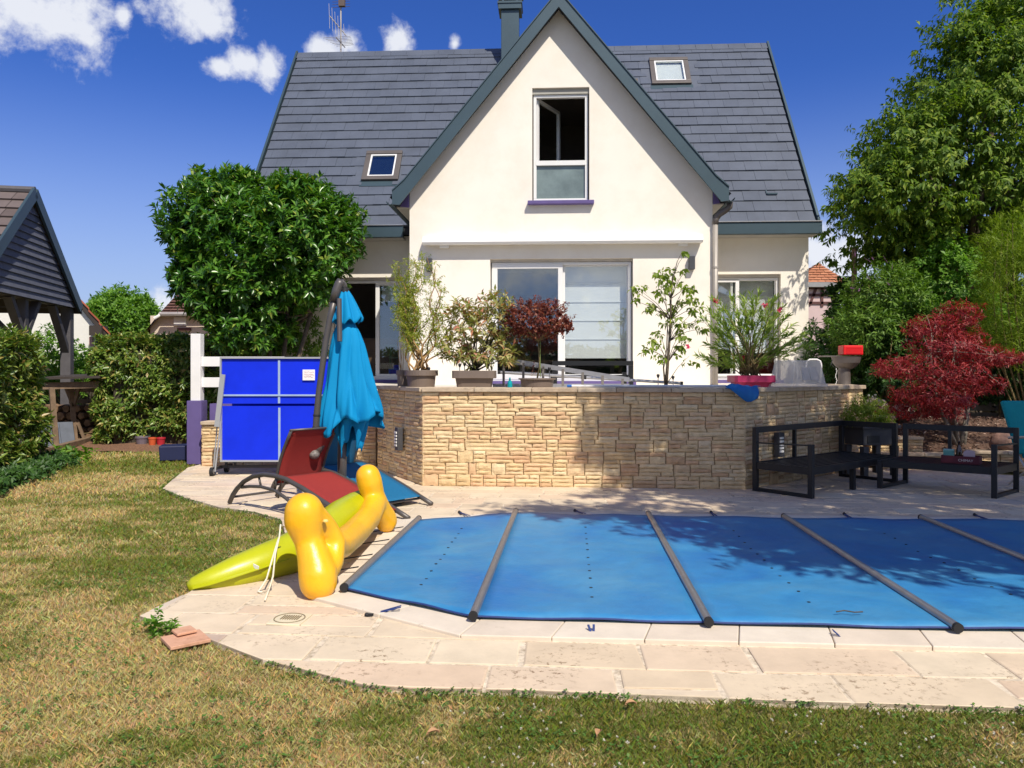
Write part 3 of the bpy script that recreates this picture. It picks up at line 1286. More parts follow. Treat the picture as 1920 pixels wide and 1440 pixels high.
def wall_cells(mb, outline, holes, v, reveal=.20):
    """flat wall at depth v with rectangular openings and their reveals (u0, z0, u1, z1)"""
    us = sorted({p[0] for p in outline} | {h[0] for h in holes} | {h[2] for h in holes})
    zs = sorted({p[1] for p in outline} | {h[1] for h in holes} | {h[3] for h in holes})
    for i in range(len(us) - 1):
        for j in range(len(zs) - 1):
            cu, cz = (us[i] + us[i + 1]) / 2, (zs[j] + zs[j + 1]) / 2
            if any(h[0] < cu < h[2] and h[1] < cz < h[3] for h in holes):
                continue
            poly = clip_convex(outline, [(us[i], zs[j]), (us[i + 1], zs[j]), (us[i + 1], zs[j + 1]), (us[i], zs[j + 1])])
            if len(poly) >= 3 and abs(area2(poly)) > 1e-5:
                mb.add([(a, v, b) for a, b in poly], [tuple(range(len(poly)))])
    for (a, b, c, d) in holes:
        mb.add([(a, v, b), (c, v, b), (c, v, d), (a, v, d), (a, v + reveal, b), (c, v + reveal, b), (c, v + reveal, d), (a, v + reveal, d)],
               [(0, 1, 5, 4), (1, 2, 6, 5), (2, 3, 7, 6), (3, 0, 4, 7)])


UL, UR = hp(768, 440)[0], hp(1336, 440)[0]
ZF = TZ
# gable front
door = (hp(919, 600)[0], ZF + .06, hp(1187, 600)[0], hp(1000, 485)[1])
win = (hp(998, 300)[0], hp(1050, 378)[1], hp(1105, 300)[0], hp(1050, 164)[1])
APU, APZ = hp(1047.6, -17, -.3)
K = (APZ - hp(735, 366, -.3)[1]) / (APU - hp(735, 366, -.3)[0])     # slope of the gable


def slope_z(u, drop=0.0):
    return APZ - drop - K * abs(u - APU)


VT = .20                                     # vertical thickness of the gable roof
wb = MB()
g_out = [(UL, .6), (UR, .6), (UR, slope_z(UR, VT)), (APU, APZ - VT), (UL, slope_z(UL, VT))]
wall_cells(wb, g_out, [door, win], 0.0, .22)
VM = 2.2
for u in (UL, UR):
    wb.add([(u, 0, .6), (u, VM, .6), (u, VM, slope_z(u, VT)), (u, 0, slope_z(u, VT))], [(0, 1, 2, 3)])
# main walls on both sides
ML, MR = -5.55, hp(1516, 480, VM)[0]
rwin = (hp(1345, 600, VM)[0] - .15, ZF + .06, hp(1464, 600, VM)[0], hp(1400, 514, VM)[1])
ldoor = (hp(624, 600, VM)[0], ZF + .06, hp(752, 600, VM)[0], hp(700, 520, VM)[1])
ZE = 4.32
wall_cells(wb, [(ML, .6), (UL, .6), (UL, ZE), (ML, ZE)], [ldoor], VM, .22)
wall_cells(wb, [(UR, .6), (MR, .6), (MR, ZE), (UR, ZE)], [rwin], VM, .22)
VR = 5.40                                     # ridge
EV, EZ = 1.80, hp(1536, 416, 1.80)[1]         # eave line
RZ = hp(1440, 84, VR)[1]
KM = (RZ - EZ) / (VR - EV)
VB = 2 * VR - VM
for u in (ML, MR):
    zt = RZ - KM * (VR - VM) - .15
    wb.add([(u, VM, .6), (u, VB, .6), (u, VB, zt), (u, VR, RZ - .15), (u, VM, zt)], [(0, 1, 2, 3, 4)])
wb.add([(ML, VB, .6), (MR, VB, .6), (MR, VB, 5), (ML, VB, 5)], [(0, 1, 2, 3)])
wall_o = wb.build('wall', m_wall, house)
# purple plinth at the foot of the walls
pl = MB()
pl.box(((UL + door[0]) / 2, -.012, ZF + .055), (door[0] - UL, .03, .11))
pl.box(((UR + door[2]) / 2, -.012, ZF + .055), (UR - door[2], .03, .11))
pl.box(((ML + ldoor[0]) / 2, VM - .012, ZF + .055), (ldoor[0] - ML, .03, .11))
pl.box(((MR + rwin[2]) / 2, VM - .012, ZF + .055), (MR - rwin[2], .03, .11))
for h, v in ((door, 0), (rwin, VM), (ldoor, VM)):
    b = MB().box(((h[0] + h[2]) / 2, v + .02, ZF + .03), (h[2] - h[0] + .1, .16, .075))
    b.build('door_sill', m_sill, house)


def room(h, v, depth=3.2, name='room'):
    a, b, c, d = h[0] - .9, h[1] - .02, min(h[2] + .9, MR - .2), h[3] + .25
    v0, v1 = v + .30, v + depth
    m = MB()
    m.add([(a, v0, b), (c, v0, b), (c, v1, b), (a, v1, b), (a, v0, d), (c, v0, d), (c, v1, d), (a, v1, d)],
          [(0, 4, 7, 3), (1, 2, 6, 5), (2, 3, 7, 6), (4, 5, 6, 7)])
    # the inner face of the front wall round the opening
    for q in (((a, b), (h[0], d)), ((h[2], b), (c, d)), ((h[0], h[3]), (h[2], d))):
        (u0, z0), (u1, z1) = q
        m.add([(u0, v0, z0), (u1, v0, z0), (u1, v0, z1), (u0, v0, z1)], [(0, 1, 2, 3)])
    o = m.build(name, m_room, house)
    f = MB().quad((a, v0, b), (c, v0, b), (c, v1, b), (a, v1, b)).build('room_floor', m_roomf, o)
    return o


def frame(h, v, w=.065, d=.06, name='window_frame', parent=None, bottom=None, m=None):
    """hollow rectangular frame of four bars"""
    a, b, c, e = h
    k = MB()
    bw = bottom or w
    k.box(((a + c) / 2, v, b + bw / 2), (c - a, d, bw))
    k.box(((a + c) / 2, v, e - w / 2), (c - a, d, w))
    k.box((a + w / 2, v, (b + bw + e - w) / 2), (w, d * .98, e - b - w - bw))
    k.box((c - w / 2, v, (b + bw + e - w) / 2), (w, d * .98, e - b - w - bw))
    return k.build(name, m or m_pvc, parent or house, bevel=.006)


def pane(h, v, parent, m=None):
    a, b, c, e = h
    return MB().box(((a + c) / 2, v, (b + e) / 2), (c - a, .012, e - b)).build('pane', m or m_glass, parent)


def blind(h, v, drop, folds, parent, sun=False):
    a, b, c, e = h
    n = folds
    m = MB()
    pts = []
    for k in range(n):
        z0, z1 = e - (e - drop) * k / n, e - (e - drop) * (k + 1) / n
        m.box(((a + c) / 2, v, (z0 + z1) / 2), (c - a, .012, z0 - z1 - .004))
        m.box(((a + c) / 2, v - .012, z1 + .012), (c - a, .02, .02))
    m.box(((a + c) / 2, v - .004, drop + .05), (c - a, .022, .10))
    return m.build('roman_blind', m_blind, parent)


# --- the big sliding door of the gable
vg = .13
mb_ = MB().box(((door[0] + door[2]) / 2, vg - .01, door[3] - .022), (door[2] - door[0], .10, .044))
mb_.build('shutter_box', mat('shutter_box', (.50, .46, .40), .6), house)
dtop = door[3] - .05
d1 = frame((door[0] + .02, door[1], door[2] - .02, dtop), vg + .02, .05, .09, 'door_frame', bottom=.09)
mu0, mu1 = hp(1038, 600, .1)[0], hp(1055, 600, .1)[0]
s1 = frame((door[0] + .04, door[1] + .03, mu1, dtop - .03), vg - .005, .085, .05, 'sliding_sash', bottom=.10)
pane((door[0] + .11, door[1] + .12, mu1 - .07, dtop - .10), vg, s1)
s2 = frame((mu1 - .01, door[1] + .03, door[2] - .04, dtop - .02), vg + .06, .055, .05, 'sliding_sash', bottom=.10)
pane((mu1 + .045, door[1] + .12, door[2] - .08, dtop - .065), vg + .06, s2)
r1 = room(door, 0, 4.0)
blind((mu1 - .02, door[1], door[2] - .05, dtop - .03), .36, hp(1100, 672, .36)[1], 5, r1)
fu = MB()
fu.box((.5, 2.2, ZF + .45), (1.6, .8, .06)).box((-.1, 2.2, ZF + .2), (.06, .6, .44)).box((1.1, 2.2, ZF + .2), (.06, .6, .44))
fu.build('dining_table', mat('wood_table', (.22, .14, .08), .5), r1)

# --- gable window: open sash above, fixed pane below
vw = .12
wf = frame((win[0] + .02, win[1] + .02, win[2] - .02, win[3] - .10), vw, .055, .08)
MB().box(((win[0] + win[2]) / 2, vw - .01, win[3] - .05), (win[2] - win[0], .12, .10)).build('shutter_box', mat('shutter_grey', (.36, .35, .31), .6), house)
zt = hp(1050, 306, .1)[1]
MB().box(((win[0] + win[2]) / 2, vw - .004, zt), (win[2] - win[0] - .13, .085, .085)).build('transom', m_pvc, wf)
m_frost = mat('frosted_pane', (.17, .22, .21), .12, vary=.25, scale=3, spec=.6)
pane((win[0] + .07, win[1] + .07, win[2] - .07, zt - .04), vw + .01, wf, m_frost)
r2 = room(win, 0, 3.0)
# the sash stands open into the room
sw_ = win[2] - win[0] - .16
sash = MB()
ang = R(62)
hx, hv = win[0] + .08, vw + .05


def sp(t, z):
    return (hx + math.cos(ang) * t * sw_, hv + math.sin(ang) * t * sw_, z)


z0, z1 = zt + .05, win[3] - .16
for p, q in ((sp(0, z0), sp(1, z0)), (sp(0, z1), sp(1, z1)), (sp(0.02, z0), sp(0.02, z1)), (sp(.98, z0), sp(.98, z1))):
    sash.bar(p, q, .055, .055, up=(math.sin(ang), -math.cos(ang), 0))
so = sash.build('open_sash', m_pvc, wf)
MB().prism([sp(.05, z0 + .03), sp(.95, z0 + .03), sp(.95, z1 - .03), sp(.05, z1 - .03)], (.008, -.004, 0)).build('pane', m_glass, wf)
MB().box(((win[0] + win[2]) / 2, -.03, win[1] - .03), (win[2] - win[0] + .16, .18, .065)).build('window_sill', m_sill, house, bevel=.008)

# --- right window
vr_ = VM + .12
MB().box(((rwin[0] + rwin[2]) / 2, vr_ - .01, rwin[3] - .03), (rwin[2] - rwin[0], .10, .06)).build('shutter_box', MATS['shutter_box'], house)
rf = frame((rwin[0] + .02, rwin[1], rwin[2] - .02, rwin[3] - .065), vr_ + .02, .05, .09, 'door_frame', bottom=.09)
m0, m1 = hp(1369, 600, VM + .1)[0], hp(1386, 600, VM + .1)[0]
s3 = frame((rwin[0] + .03, rwin[1] + .03, m1, rwin[3] - .08), vr_, .075, .05, 'sliding_sash', bottom=.1)
pane((rwin[0] + .1, rwin[1] + .12, m1 - .07, rwin[3] - .15), vr_ + .005, s3)
s4 = frame((m0 + .02, rwin[1] + .03, rwin[2] - .03, rwin[3] - .07), vr_ + .06, .05, .05, 'sliding_sash', bottom=.1)
pane((m0 + .08, rwin[1] + .12, rwin[2] - .08, rwin[3] - .115), vr_ + .06, s4)
r3 = room(rwin, VM, 3.0)
blind((m1 - .03, rwin[1], rwin[2] - .05, rwin[3] - .1), VM + .38, hp(1420, 662, VM + .38)[1], 5, r3)
blind((rwin[0] + .05, rwin[1], m1 - .06, rwin[3] - .1), VM + .38, hp(1420, 655, VM + .38)[1], 5, r3)

# --- left door: one leaf slid open
MB().box(((ldoor[0] + ldoor[2]) / 2, vr_ - .01, ldoor[3] - .03), (ldoor[2] - ldoor[0], .10, .06)).build('shutter_box', MATS['shutter_box'], house)
lf = frame((ldoor[0] + .02, ldoor[1], ldoor[2] - .02, ldoor[3] - .065), vr_ + .02, .045, .09, 'door_frame', bottom=.08)
q0 = hp(703, 600, VM + .1)[0]
s5 = frame((q0, ldoor[1] + .03, ldoor[2] + .25, ldoor[3] - .07), vr_ + .055, .085, .05, 'sliding_sash', bottom=.1)
pane((q0 + .08, ldoor[1] + .12, ldoor[2] + .17, ldoor[3] - .15), vr_ + .06, s5)
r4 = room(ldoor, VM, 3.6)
blind((q0 + .09, ldoor[1], ldoor[2] + .2, ldoor[3] - .12), VM + .40, hp(720, 566, VM + .4)[1], 4, r4)
b = MB()
b.box((ldoor[0] + .75, VM + 1.6, ZF + .5), (1.1, .6, 1.0))
for k in range(3):
    b.box((ldoor[0] + .75, VM + 1.29, ZF + .2 + .3 * k), (1.0, .03, .26))
b.build('cupboard', mat('cupboard_wood', (.14, .09, .055), .5), r4)
b = MB()
b.box((q0 + .5, VM + 1.2, ZF + .82), (.9, .6, .04))
for dx in (-.38, -.1, .14, .38):
    b.bar((q0 + .5 + dx, VM + .95, ZF + .05), (q0 + .5 + dx * .9, VM + 1.0, ZF + .8), .035, .035)
b.bar((q0 + .12, VM + .94, ZF + .3), (q0 + .88, VM + .94, ZF + .3), .03, .03)
b.bar((q0 + .12, VM + .94, ZF + .55), (q0 + .88, VM + .94, ZF + .55), .03, .03)
b.build('bar_table', mat('green_wood', (.16, .22, .14), .6), r4)

# --- awning cassette
a0, a1 = hp(796, 450, -.12)[0], hp(1314, 450, -.12)[0]
zA0, zA1 = hp(1050, 456, -.2)[1], hp(1050, 441, -.2)[1]
aw = MB()
prof = [(0, zA0 + .02), (-.10, zA0 - .005), (-.19, zA0), (-.215, zA0 + .035), (-.21, zA0 + .06), (-.195, zA0 + .075), (-.18, zA1 - .01), (-.12, zA1 + .01), (0, zA1 + .015)]
aw.prism([(a0, v - .005, z) for v, z in prof], (a1 - a0, 0, 0))
m_awn = mat('awning_white', (.82, .82, .80), .4, vary=.02)
awn = aw.build('awning', m_awn, house)
for u in (a0 - .012, a1 + .012):
    MB().prism([(u - .012, v * 1.03 - .004, z) for v, z in prof], (.024, 0, 0)).build('end_cap', m_awn, awn)
for u in (a0 + .35, a1 - .3):
    MB().box((u, -.05, zA0 - .02), (.16, .09, .05)).build('bracket', m_awn, awn)

# --- house wall lamps
for px, py in ((805, 497), (1297, 493)):
    u, z = hp(px, py, -.06)
    lamp = MB().box((u, -.062, z), (.10, .11, .235)).build('wall_lamp', mat('lamp_dark', (.05, .052, .06), .5), house, bevel=.004)
    MB().box((u, -.008, z), (.075, .014, .15)).build('back_plate', mat('lamp_dark', (.05, .052, .06), .5), lamp)

# --- gable roof
roof_g = MB()
VO = -.30
VEND = EV + (APZ - EZ) / KM + .3
for s in (-1, 1):
    uo = hp(735, 366, -.3)[0] if s < 0 else 2 * APU - hp(735, 366, -.3)[0]
    # board seen from the front: kicked out a little at the foot
    ub = uo + .30 * -s
    outer = [(APU, APZ), (uo - s * .22, slope_z(uo - s * .22)), (uo, slope_z(uo) + .07)]
    w = .275
    inner = [(uo, slope_z(uo) - .16), (uo - s * .13, slope_z(uo) - .175), (APU, APZ - w)]
    poly = [(p[0], VO, p[1]) for p in outer + inner]
    MB().prism(poly, (0, .035, 0)).build('verge_board', m_fascia, house)
    e = MB()
    cap_ = [(p[0], VO - .02, p[1] + .004) for p in outer] + [(p[0], VO - .02, p[1] + .03) for p in outer[::-1]]
    e.prism(cap_, (0, .12, 0))
    e.build('verge_cap', m_fascia, house)
    # the roof slab behind it
    sl = [(APU, VO + .036, APZ - .012), (uo, VO + .036, slope_z(uo) - .0), (uo, VO + .036, slope_z(uo) - VT + .05), (APU, VO + .036, APZ - VT)]
    MB().prism(sl, (0, VEND - VO, 0)).build('gable_roof', m_under, house)
    # closing panel under the eave, soffit and gutter running back
    uw = UL if s < 0 else UR
    zb = slope_z(uo) - .17
    MB().prism([(uw + s * .004, -.07, slope_z(uw) - VT + .0), (uo - s * .10, -.07, zb + .02), (uw + s * .004, -.07, zb)], (0, .04, 0)).build('eave_panel', m_purple, house)
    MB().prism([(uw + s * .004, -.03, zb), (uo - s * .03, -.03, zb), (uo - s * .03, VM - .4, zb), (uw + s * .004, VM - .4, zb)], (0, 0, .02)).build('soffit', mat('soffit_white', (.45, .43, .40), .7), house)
    gt = MB()

    def gfn(a, t, uo=uo, s=s, zb=zb):
        an = math.pi * a
        return (uo + s * (.05 + .06 * math.cos(an)), VO + .02 + (EV - VO) * t, zb + .07 - .065 * math.sin(an))
    gt.grid(gfn, 8, 2)
    gt.build('gutter', m_fascia, house, solid=.006)
gt_tiles = MB()
for s in (-1, 1):
    n_s = 17
    L = 3.05 * math.hypot(1, K) - .1
    cs, sn = 1 / math.hypot(1, K), K / math.hypot(1, K)
    for i in range(n_s):
        d0, d1 = i * L / n_s, (i + 1) * L / n_s + .03
        v_end = min(VEND, EV + (slope_z(APU + cs * d1) - EZ) / KM + .25)
        for v0, v1 in [(VO + .05 + .33 * k, VO + .05 + .33 * k + .325) for k in range(int((v_end - VO) / .33))]:
            pts = []
            for (d, v, o) in ((d0, v0, .006), (d1, v0, .03), (d1, v1, .03), (d0, v1, .006)):
                pts.append((APU + s * (cs * d + sn * o), v, APZ - sn * d + cs * o))
            gt_tiles.prism(pts, (-s * sn * .012, 0, -cs * .012))
gt_tiles.build('gable_tiles', m_tile_i, house)['kind'] = 'stuff'
MB().tube([(APU, VO, APZ + .02), (APU, VEND - .3, APZ + .02)], .07, 10).build('gable_ridge', m_fascia, house)

# --- main roof: slab, tiles, verges, ridge, eave box
RL, RR = -5.72, 6.02
nrm_h = Vector((0, -KM, 1)).normalized()
tan_h = Vector((0, 1, KM)).normalized()
LEN = math.hypot(VR - EV, RZ - EZ)


def roof_pt(u, s, o=0.0):
    return Vector((u, EV, EZ)) + tan_h * s + nrm_h * o


rs = MB()
for sgn in (1, -1):
    q = [(RL, EV, EZ - .03), (RR, EV, EZ - .03), (RR, VR, RZ - .03), (RL, VR, RZ - .03)]
    if sgn < 0:
        q = [(u, 2 * VR - v, z) for u, v, z in q]
    rs.prism(q, (0, 0, -.16))
roof_o = rs.build('roof', m_under, house)
NROW = 20
rowh = LEN / NROW
tw_ = .335
t_me = bpy.data.meshes.new('roof_tile')
b = MB()
b.add([(-.5, 0, 0), (.5, 0, 0), (.5, 1, 0), (-.5, 1, 0), (-.5, 0, 1), (.5, 0, 1), (.5, 1, .4), (-.5, 1, .4), (-.49, -.012, .5), (.49, -.012, .5)],
      [(4, 5, 6, 7), (0, 1, 9, 8), (8, 9, 5, 4), (1, 2, 6, 5), (3, 0, 4, 7), (2, 3, 7, 6)])
t_me.from_pydata(b.v, [], b.f)
t_me.materials.append(m_tile)
tiles = []
sky_l = (hp(680, 300, 2.6)[0], hp(757, 300, 2.6)[0])


def roof_px(px, py):
    """pixel -> (u, s) on the main roof"""
    lo, hi = EV, VR + 1
    for _ in range(50):
        v = (lo + hi) / 2
        u, z = hp(px, py, v)
        if z > EZ + KM * (v - EV):
            lo = v
        else:
            hi = v
    return u, (v - EV) / tan_h.y


SKY1 = [roof_px(678, 342), roof_px(756, 288)]
SKY2 = [roof_px(1222, 162), roof_px(1288, 113)]
rt = random.Random(9)
for k in range(NROW):
    off = (tw_ / 2) * (k % 2)
    n = int((RR - RL) / tw_) + 2
    for i in range(n):
        u0 = RL + i * tw_ - off
        ua, ub = max(u0, RL + .03), min(u0 + tw_, RR - .03)
        if ub - ua < .05:
            continue
        s0 = k * rowh
        zc = EZ + KM * tan_h.y * (s0 + rowh / 2)
        uc = (ua + ub) / 2
        # hidden under the gable roof
        if zc < slope_z(uc) - .35:
            continue
        if any(min(a[0], c[0]) - .02 < uc < max(a[0], c[0]) + .02 and a[1] - .02 < s0 + rowh * .5 < c[1] + .02 for a, c in (SKY1, SKY2)):
            continue
        vis = 0 if zc < slope_z(uc) + .1 else 1
        p = roof_pt(uc, s0, 0)
        pw = Vector((HU[0] * p.x + HV[0] * p.y, 14 + HU[1] * p.x + HV[1] * p.y, p.z))
        tiles.append((vis * (ub - ua) / pw.y ** 2, uc, s0, ub - ua))
tiles.sort(key=lambda t: -t[0])
rest = MB()
rest_rot = Matrix((Vector((1, 0, 0)), tan_h, nrm_h)).transposed()
for i, (_, uc, s0, w) in enumerate(tiles):
    M = Matrix.Translation(roof_pt(uc, s0 - .02, -.004 + rt.uniform(-.003, .003))) @ (rest_rot @ Matrix.Rotation(rt.uniform(-.004, .004), 3, 'Z')).to_4x4() @ Matrix.Diagonal((w - .0035, rowh + .055, .050 + rt.uniform(-.004, .004), 1))
    if i < 298:
        o = bpy.data.objects.new('roof_tile', t_me)
        COL.objects.link(o)
        o.parent = roof_o
        loc, q, sc = M.decompose()
        o.location, o.rotation_euler, o.scale = loc, q.to_euler(), sc
    else:
        rest.add([M @ Vector(v) for v in b.v], b.f)
rest.build('upper_tiles', m_tile_i, roof_o)['kind'] = 'stuff'
# ridge caps
u = RL
while u < RR - .1:
    r_ = MB()
    e = min(u + .40, RR)
    r_.prism([(u, VR - .15, RZ - .14), (u, VR, RZ + .05), (u, VR + .15, RZ - .14), (u, VR, RZ - .02)], (e - u - .008, 0, 0))
    r_.build('ridge_tile', m_tile, roof_o)
    u += .40
for u, s in ((RL - .03, -1), (RR + .03, 1)):
    v_ = MB()
    for sg in (1, -1):
        pts = [(u, EV - .06, EZ - .19), (u, EV - .06, EZ + .06), (u, VR, RZ + .10), (u, VR, RZ - .2)]
        if sg < 0:
            pts = [(a, 2 * VR - b_, c) for a, b_, c in pts]
        v_.prism([(a - .025, b_, c) for a, b_, c in pts], (.05, 0, 0))
    v_.build('verge_board', m_fascia, house)
for (ua, ub) in ((RL - .05, UL - .45), (UR + .1, RR + .07)):
    MB().box(((ua + ub) / 2, EV - .06, EZ - .135), (ub - ua, .13, .23)).build('eave_box', m_fascia, house, bevel=.006)
    MB().box(((ua + ub) / 2, EV - .07, EZ - .005), (ub - ua, .16, .018)).build('gutter_lip', m_alu, house)
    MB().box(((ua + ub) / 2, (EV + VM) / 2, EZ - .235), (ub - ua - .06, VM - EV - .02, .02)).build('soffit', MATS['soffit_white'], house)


def skylight(c, glass, name='skylight'):
    (ua, sa), (ub, sb) = c
    ua, ub = min(ua, ub), max(ua, ub)
    w = .115
    o = .09
    M = Matrix((Vector((1, 0, 0)), tan_h, nrm_h)).transposed()

    def bx(u0, u1, s0, s1, o0, o1):
        return (roof_pt((u0 + u1) / 2, (s0 + s1) / 2, (o0 + o1) / 2), (u1 - u0, s1 - s0, o1 - o0))
    k = MB()
    for q in ((ua, ub, sa, sa + w, -.02, o), (ua, ub, sb - w * .9, sb, -.02, o + .01), (ua, ua + w, sa + w, sb - w * .9, -.02, o - .004), (ub - w, ub, sa + w, sb - w * .9, -.02, o - .004)):
        c_, d_ = bx(*q)
        k.box(c_, d_, rot=M)
    f = k.build(name, m_brown, house, bevel=.008)
    w2 = w - .002
    k = MB()
    for q in ((ua + w2, ub - w2, sa + w2, sa + w2 + .04, .03, .075), (ua + w2, ub - w2, sb - w2 - .03, sb - w2 + .01, .03, .075), (ua + w2, ua + w2 + .035, sa + w2, sb - w2, .03, .072), (ub - w2 - .035, ub - w2, sa + w2, sb - w2, .03, .072)):
        c_, d_ = bx(*q)
        k.box(c_, d_, rot=M)
    k.build('sash', m_pvc, f)
    c_, d_ = bx(ua + w2, ub - w2, sa + w2, sb - w2, .045, .055)
    MB().box(c_, d_, rot=M).build('pane', glass, f)
    c_, d_ = bx(ua + w2, ub - w2, sa + w2, sb - w2, -.015, -.005)
    MB().box(c_, d_, rot=M).build('blind', m_blind if glass is m_glass2 else m_room, f)
    c_, d_ = bx(ua - .03, ub + .03, sa - .16, sa, .012, .035)
    MB().box(c_, d_, rot=M).build('flashing', m_fascia, f)
    for q in ((ua - .22, ua - .002), (ub + .002, ub + .22)):
        c_, d_ = bx(q[0], q[1], sa - .08, sb + .08, .0, .030)
        MB().box(c_, d_, rot=M).build('flashing', m_tile, f)
    c_, d_ = bx(ua - .2, ub + .2, sb + .002, sb + .12, .0, .032)
    MB().box(c_, d_, rot=M).build('flashing', m_tile, f)


skylight(SKY1, mat_glass('skylight_glass', (.5, .6, .7), .22))
skylight(SKY2, m_glass2)
# snow-guard hook on a tile
hu, hs = roof_px(1446, 366)
hb = MB()
hb.bar(roof_pt(hu - .10, hs + .10, .05), roof_pt(hu - .10, hs - .02, .05), .02, .01)
hb.bar(roof_pt(hu - .10, hs - .02, .06), roof_pt(hu + .11, hs - .02, .06), .03, .03)
hb.build('roof_hook', m_fascia, house)

# --- downpipe at the right corner of the gable
m_pipe = mat('grey_pipe', (.36, .33, .29), .5, .2)
up, _ = hp(1341, 560, -.05)
zt = slope_z(2 * APU - hp(735, 366, -.3)[0]) - .17
MB().tube([(up, -.05, .9), (up, -.05, zt - .35)], .048, 12).build('downpipe', m_pipe, house, smooth=True)
MB().tube([(up, -.05, zt - .36), (up + .01, -.05, zt - .27), (up + .06, -.06, zt - .19), (up + .17, -.09, zt - .12), (up + .24, -.10, zt - .06), (up + .25, -.10, zt + .02)], .055, 12).build('pipe_elbow', m_brown, house, smooth=True)
for z in (3.3, 2.2):
    MB().tube([(up, -.05, z), (up, -.05, z + .03)], .056, 12).build('pipe_clip', m_pipe, house)

# --- chimney
cu, cz = hp(957, 60, 5.0)
zb = RZ - .9
zr = hp(957, 15, 5.0)[1]
ch = MB()
ch.box((cu, 5.0, (zb + zr) / 2), (.43, .43, zr - zb))
cho = ch.build('chimney', m_fascia, house, bevel=.01)
MB().box((cu, 5.0, zr + .015), (.60, .60, .05)).box((cu, 5.0, zr - .07), (.56, .56, .13)).build('collar', m_fascia, cho)
for sx in (-1, 1):
    for sy in (-1, 1):
        MB().box((cu + sx * .17, 5.0 + sy * .17, zr + .17), (.05, .05, .28)).build('cap_post', m_fascia, cho)
MB().box((cu, 5.0, zr + .36), (.62, .62, .11)).build('cap', m_fascia, cho)
MB().box((cu, 5.0, zr + .14), (.2, .2, .22)).build('flue', m_black, cho)

# --- roof aerial
au, az_ = hp(637, 96, VR + .15)
zt = hp(637, -40, VR + .15)[1]
m_dark_mast = mat('rusty_metal', (.12, .09, .08), .7, .3)
m_mast = mat('galvanised', (.35, .33, .31), .5, .6)
va = VR + .25
ant = MB().tube([(au, va, RZ - .3), (au, va, zt)], .022, 8).build('aerial', m_mast, house)
z1 = hp(637, 84, va)[1]
el_ = MB()
for k in range(7):
    el_.tube([(au - .33 + .02 * k, va - .42 + .13 * k, z1 + .0 + .02 * k), (au + .36 - .02 * k, va - .42 + .13 * k, z1 + .03 + .02 * k)], .006, 5)
el_.tube([(au, va - .45, z1), (au, va + .4, z1 + .1)], .012, 6)
el_.build('aerial_boom', m_mast, ant)
z2 = hp(630, 50, va)[1]
e2 = MB()
e2.tube([(au - .26, va - .1, z2 + .23), (au + .12, va + .1, z2 - .2)], .014, 6)
for k in range(6):
    t = k / 5
    x_, zz = au - .26 + .38 * t, z2 + .23 - .43 * t
    e2.tube([(x_, va - .1, zz - .32 + .1 * t), (x_ - .02, va - .1, zz + .32 - .1 * t)], .005, 5)
e2.build('aerial_boom', m_mast, ant)
z3 = hp(637, 8, va)[1]
e3 = MB()
for k in range(5):
    e3.tube([(au - .22, va, z3 - .08 + .07 * k), (au + .24, va, z3 - .06 + .07 * k)], .006, 5)
e3.box((au + .04, va - .04, z3 + .02), (.16, .1, .2))
e3.build('aerial_boom', m_dark_mast, ant)

# ================================================================== TABLE TENNIS TABLE
m_blue = mat('table_blue', (.003, .026, .68), .55, vary=.10, scale=1.6, spec=.25, dirt=((.86, .88, .93), 5))
m_grey = mat('light_grey_paint', (.40, .42, .44), .45, .3, vary=.05)
m_dark = mat('dark_metal', (.035, .035, .04), .5, .3)
TY = 10.85
tt = thing('table_tennis_table', 'folded blue table tennis table on wheels in front of the railing', 'table', tuple(at(525, 893, 10.9)[:2]) + (0,))
xa, xb = at(416, 700, TY).x, at(634, 700, TY).x
zb, zm, zt = at(0, 864, TY).z, at(0, 759, TY).z, at(0, 671, TY).z
for (lo, hi, dy) in ((zb, zm - .012, 0), (zm + .012, zt, -.012)):
    MB().box(((xa + xb) / 2, TY + dy + .012, (lo + hi) / 2), (xb - xa - .01, .022, hi - lo - .01)).build('table_half', m_blue, tt, world=True)
fr_ = MB()
for (lo, hi, dy) in ((zb, zm - .012, 0), (zm + .012, zt, -.012)):
    y = TY + dy - .006
    if lo == zb:
        fr_.box(((xa + xb) / 2, y, lo), (xb - xa + .03, .05, .024))
    else:
        fr_.box(((xa + xb) / 2, y, hi), (xb - xa + .03, .05, .024))
    fr_.box((xa - .004, y, (lo + hi) / 2), (.022, .05, hi - lo - .025))
    fr_.box((xb + .004, y, (lo + hi) / 2), (.022, .05, hi - lo - .025))
fr_.build('edge_frame', m_grey, tt, world=True)
xm = at(524, 700, TY).x
m_line = mat('white_line', (.30, .40, .58), .5)
for (lo, hi, dy) in ((zb, zm - .03, 0), (zm + .012, zt - .02, -.012)):
    MB().box((xm, TY + dy - .004, (lo + hi) / 2), (.03, .012, hi - lo - .02)).build('centre_bar', m_line, tt, world=True)
MB().box(((xa + xb) / 2, TY - .018, at(0, 741, TY).z), (xb - xa, .03, .024)).build('cross_bar', m_line, tt, world=True)
back = MB().box(((xa + xb) / 2 + .03, TY + .32, (zb + zt) / 2), (xb - xa, .024, zt - zb)).build('table_half', m_blue, tt, world=True)
l = MB()
l.bar(at(418, 702, TY - .05), at(407, 800, TY - .05), .03, .07)
l.build('side_bracket', m_grey, tt, world=True)
l = MB()
l.tube([at(414, 790, TY - .05), at(403, 884, TY - .05)], .012, 8)
l.tube([at(407, 800, TY + .05), at(400, 884, TY + .05)], .010, 8)
l.build('leg', m_grey, tt, world=True)
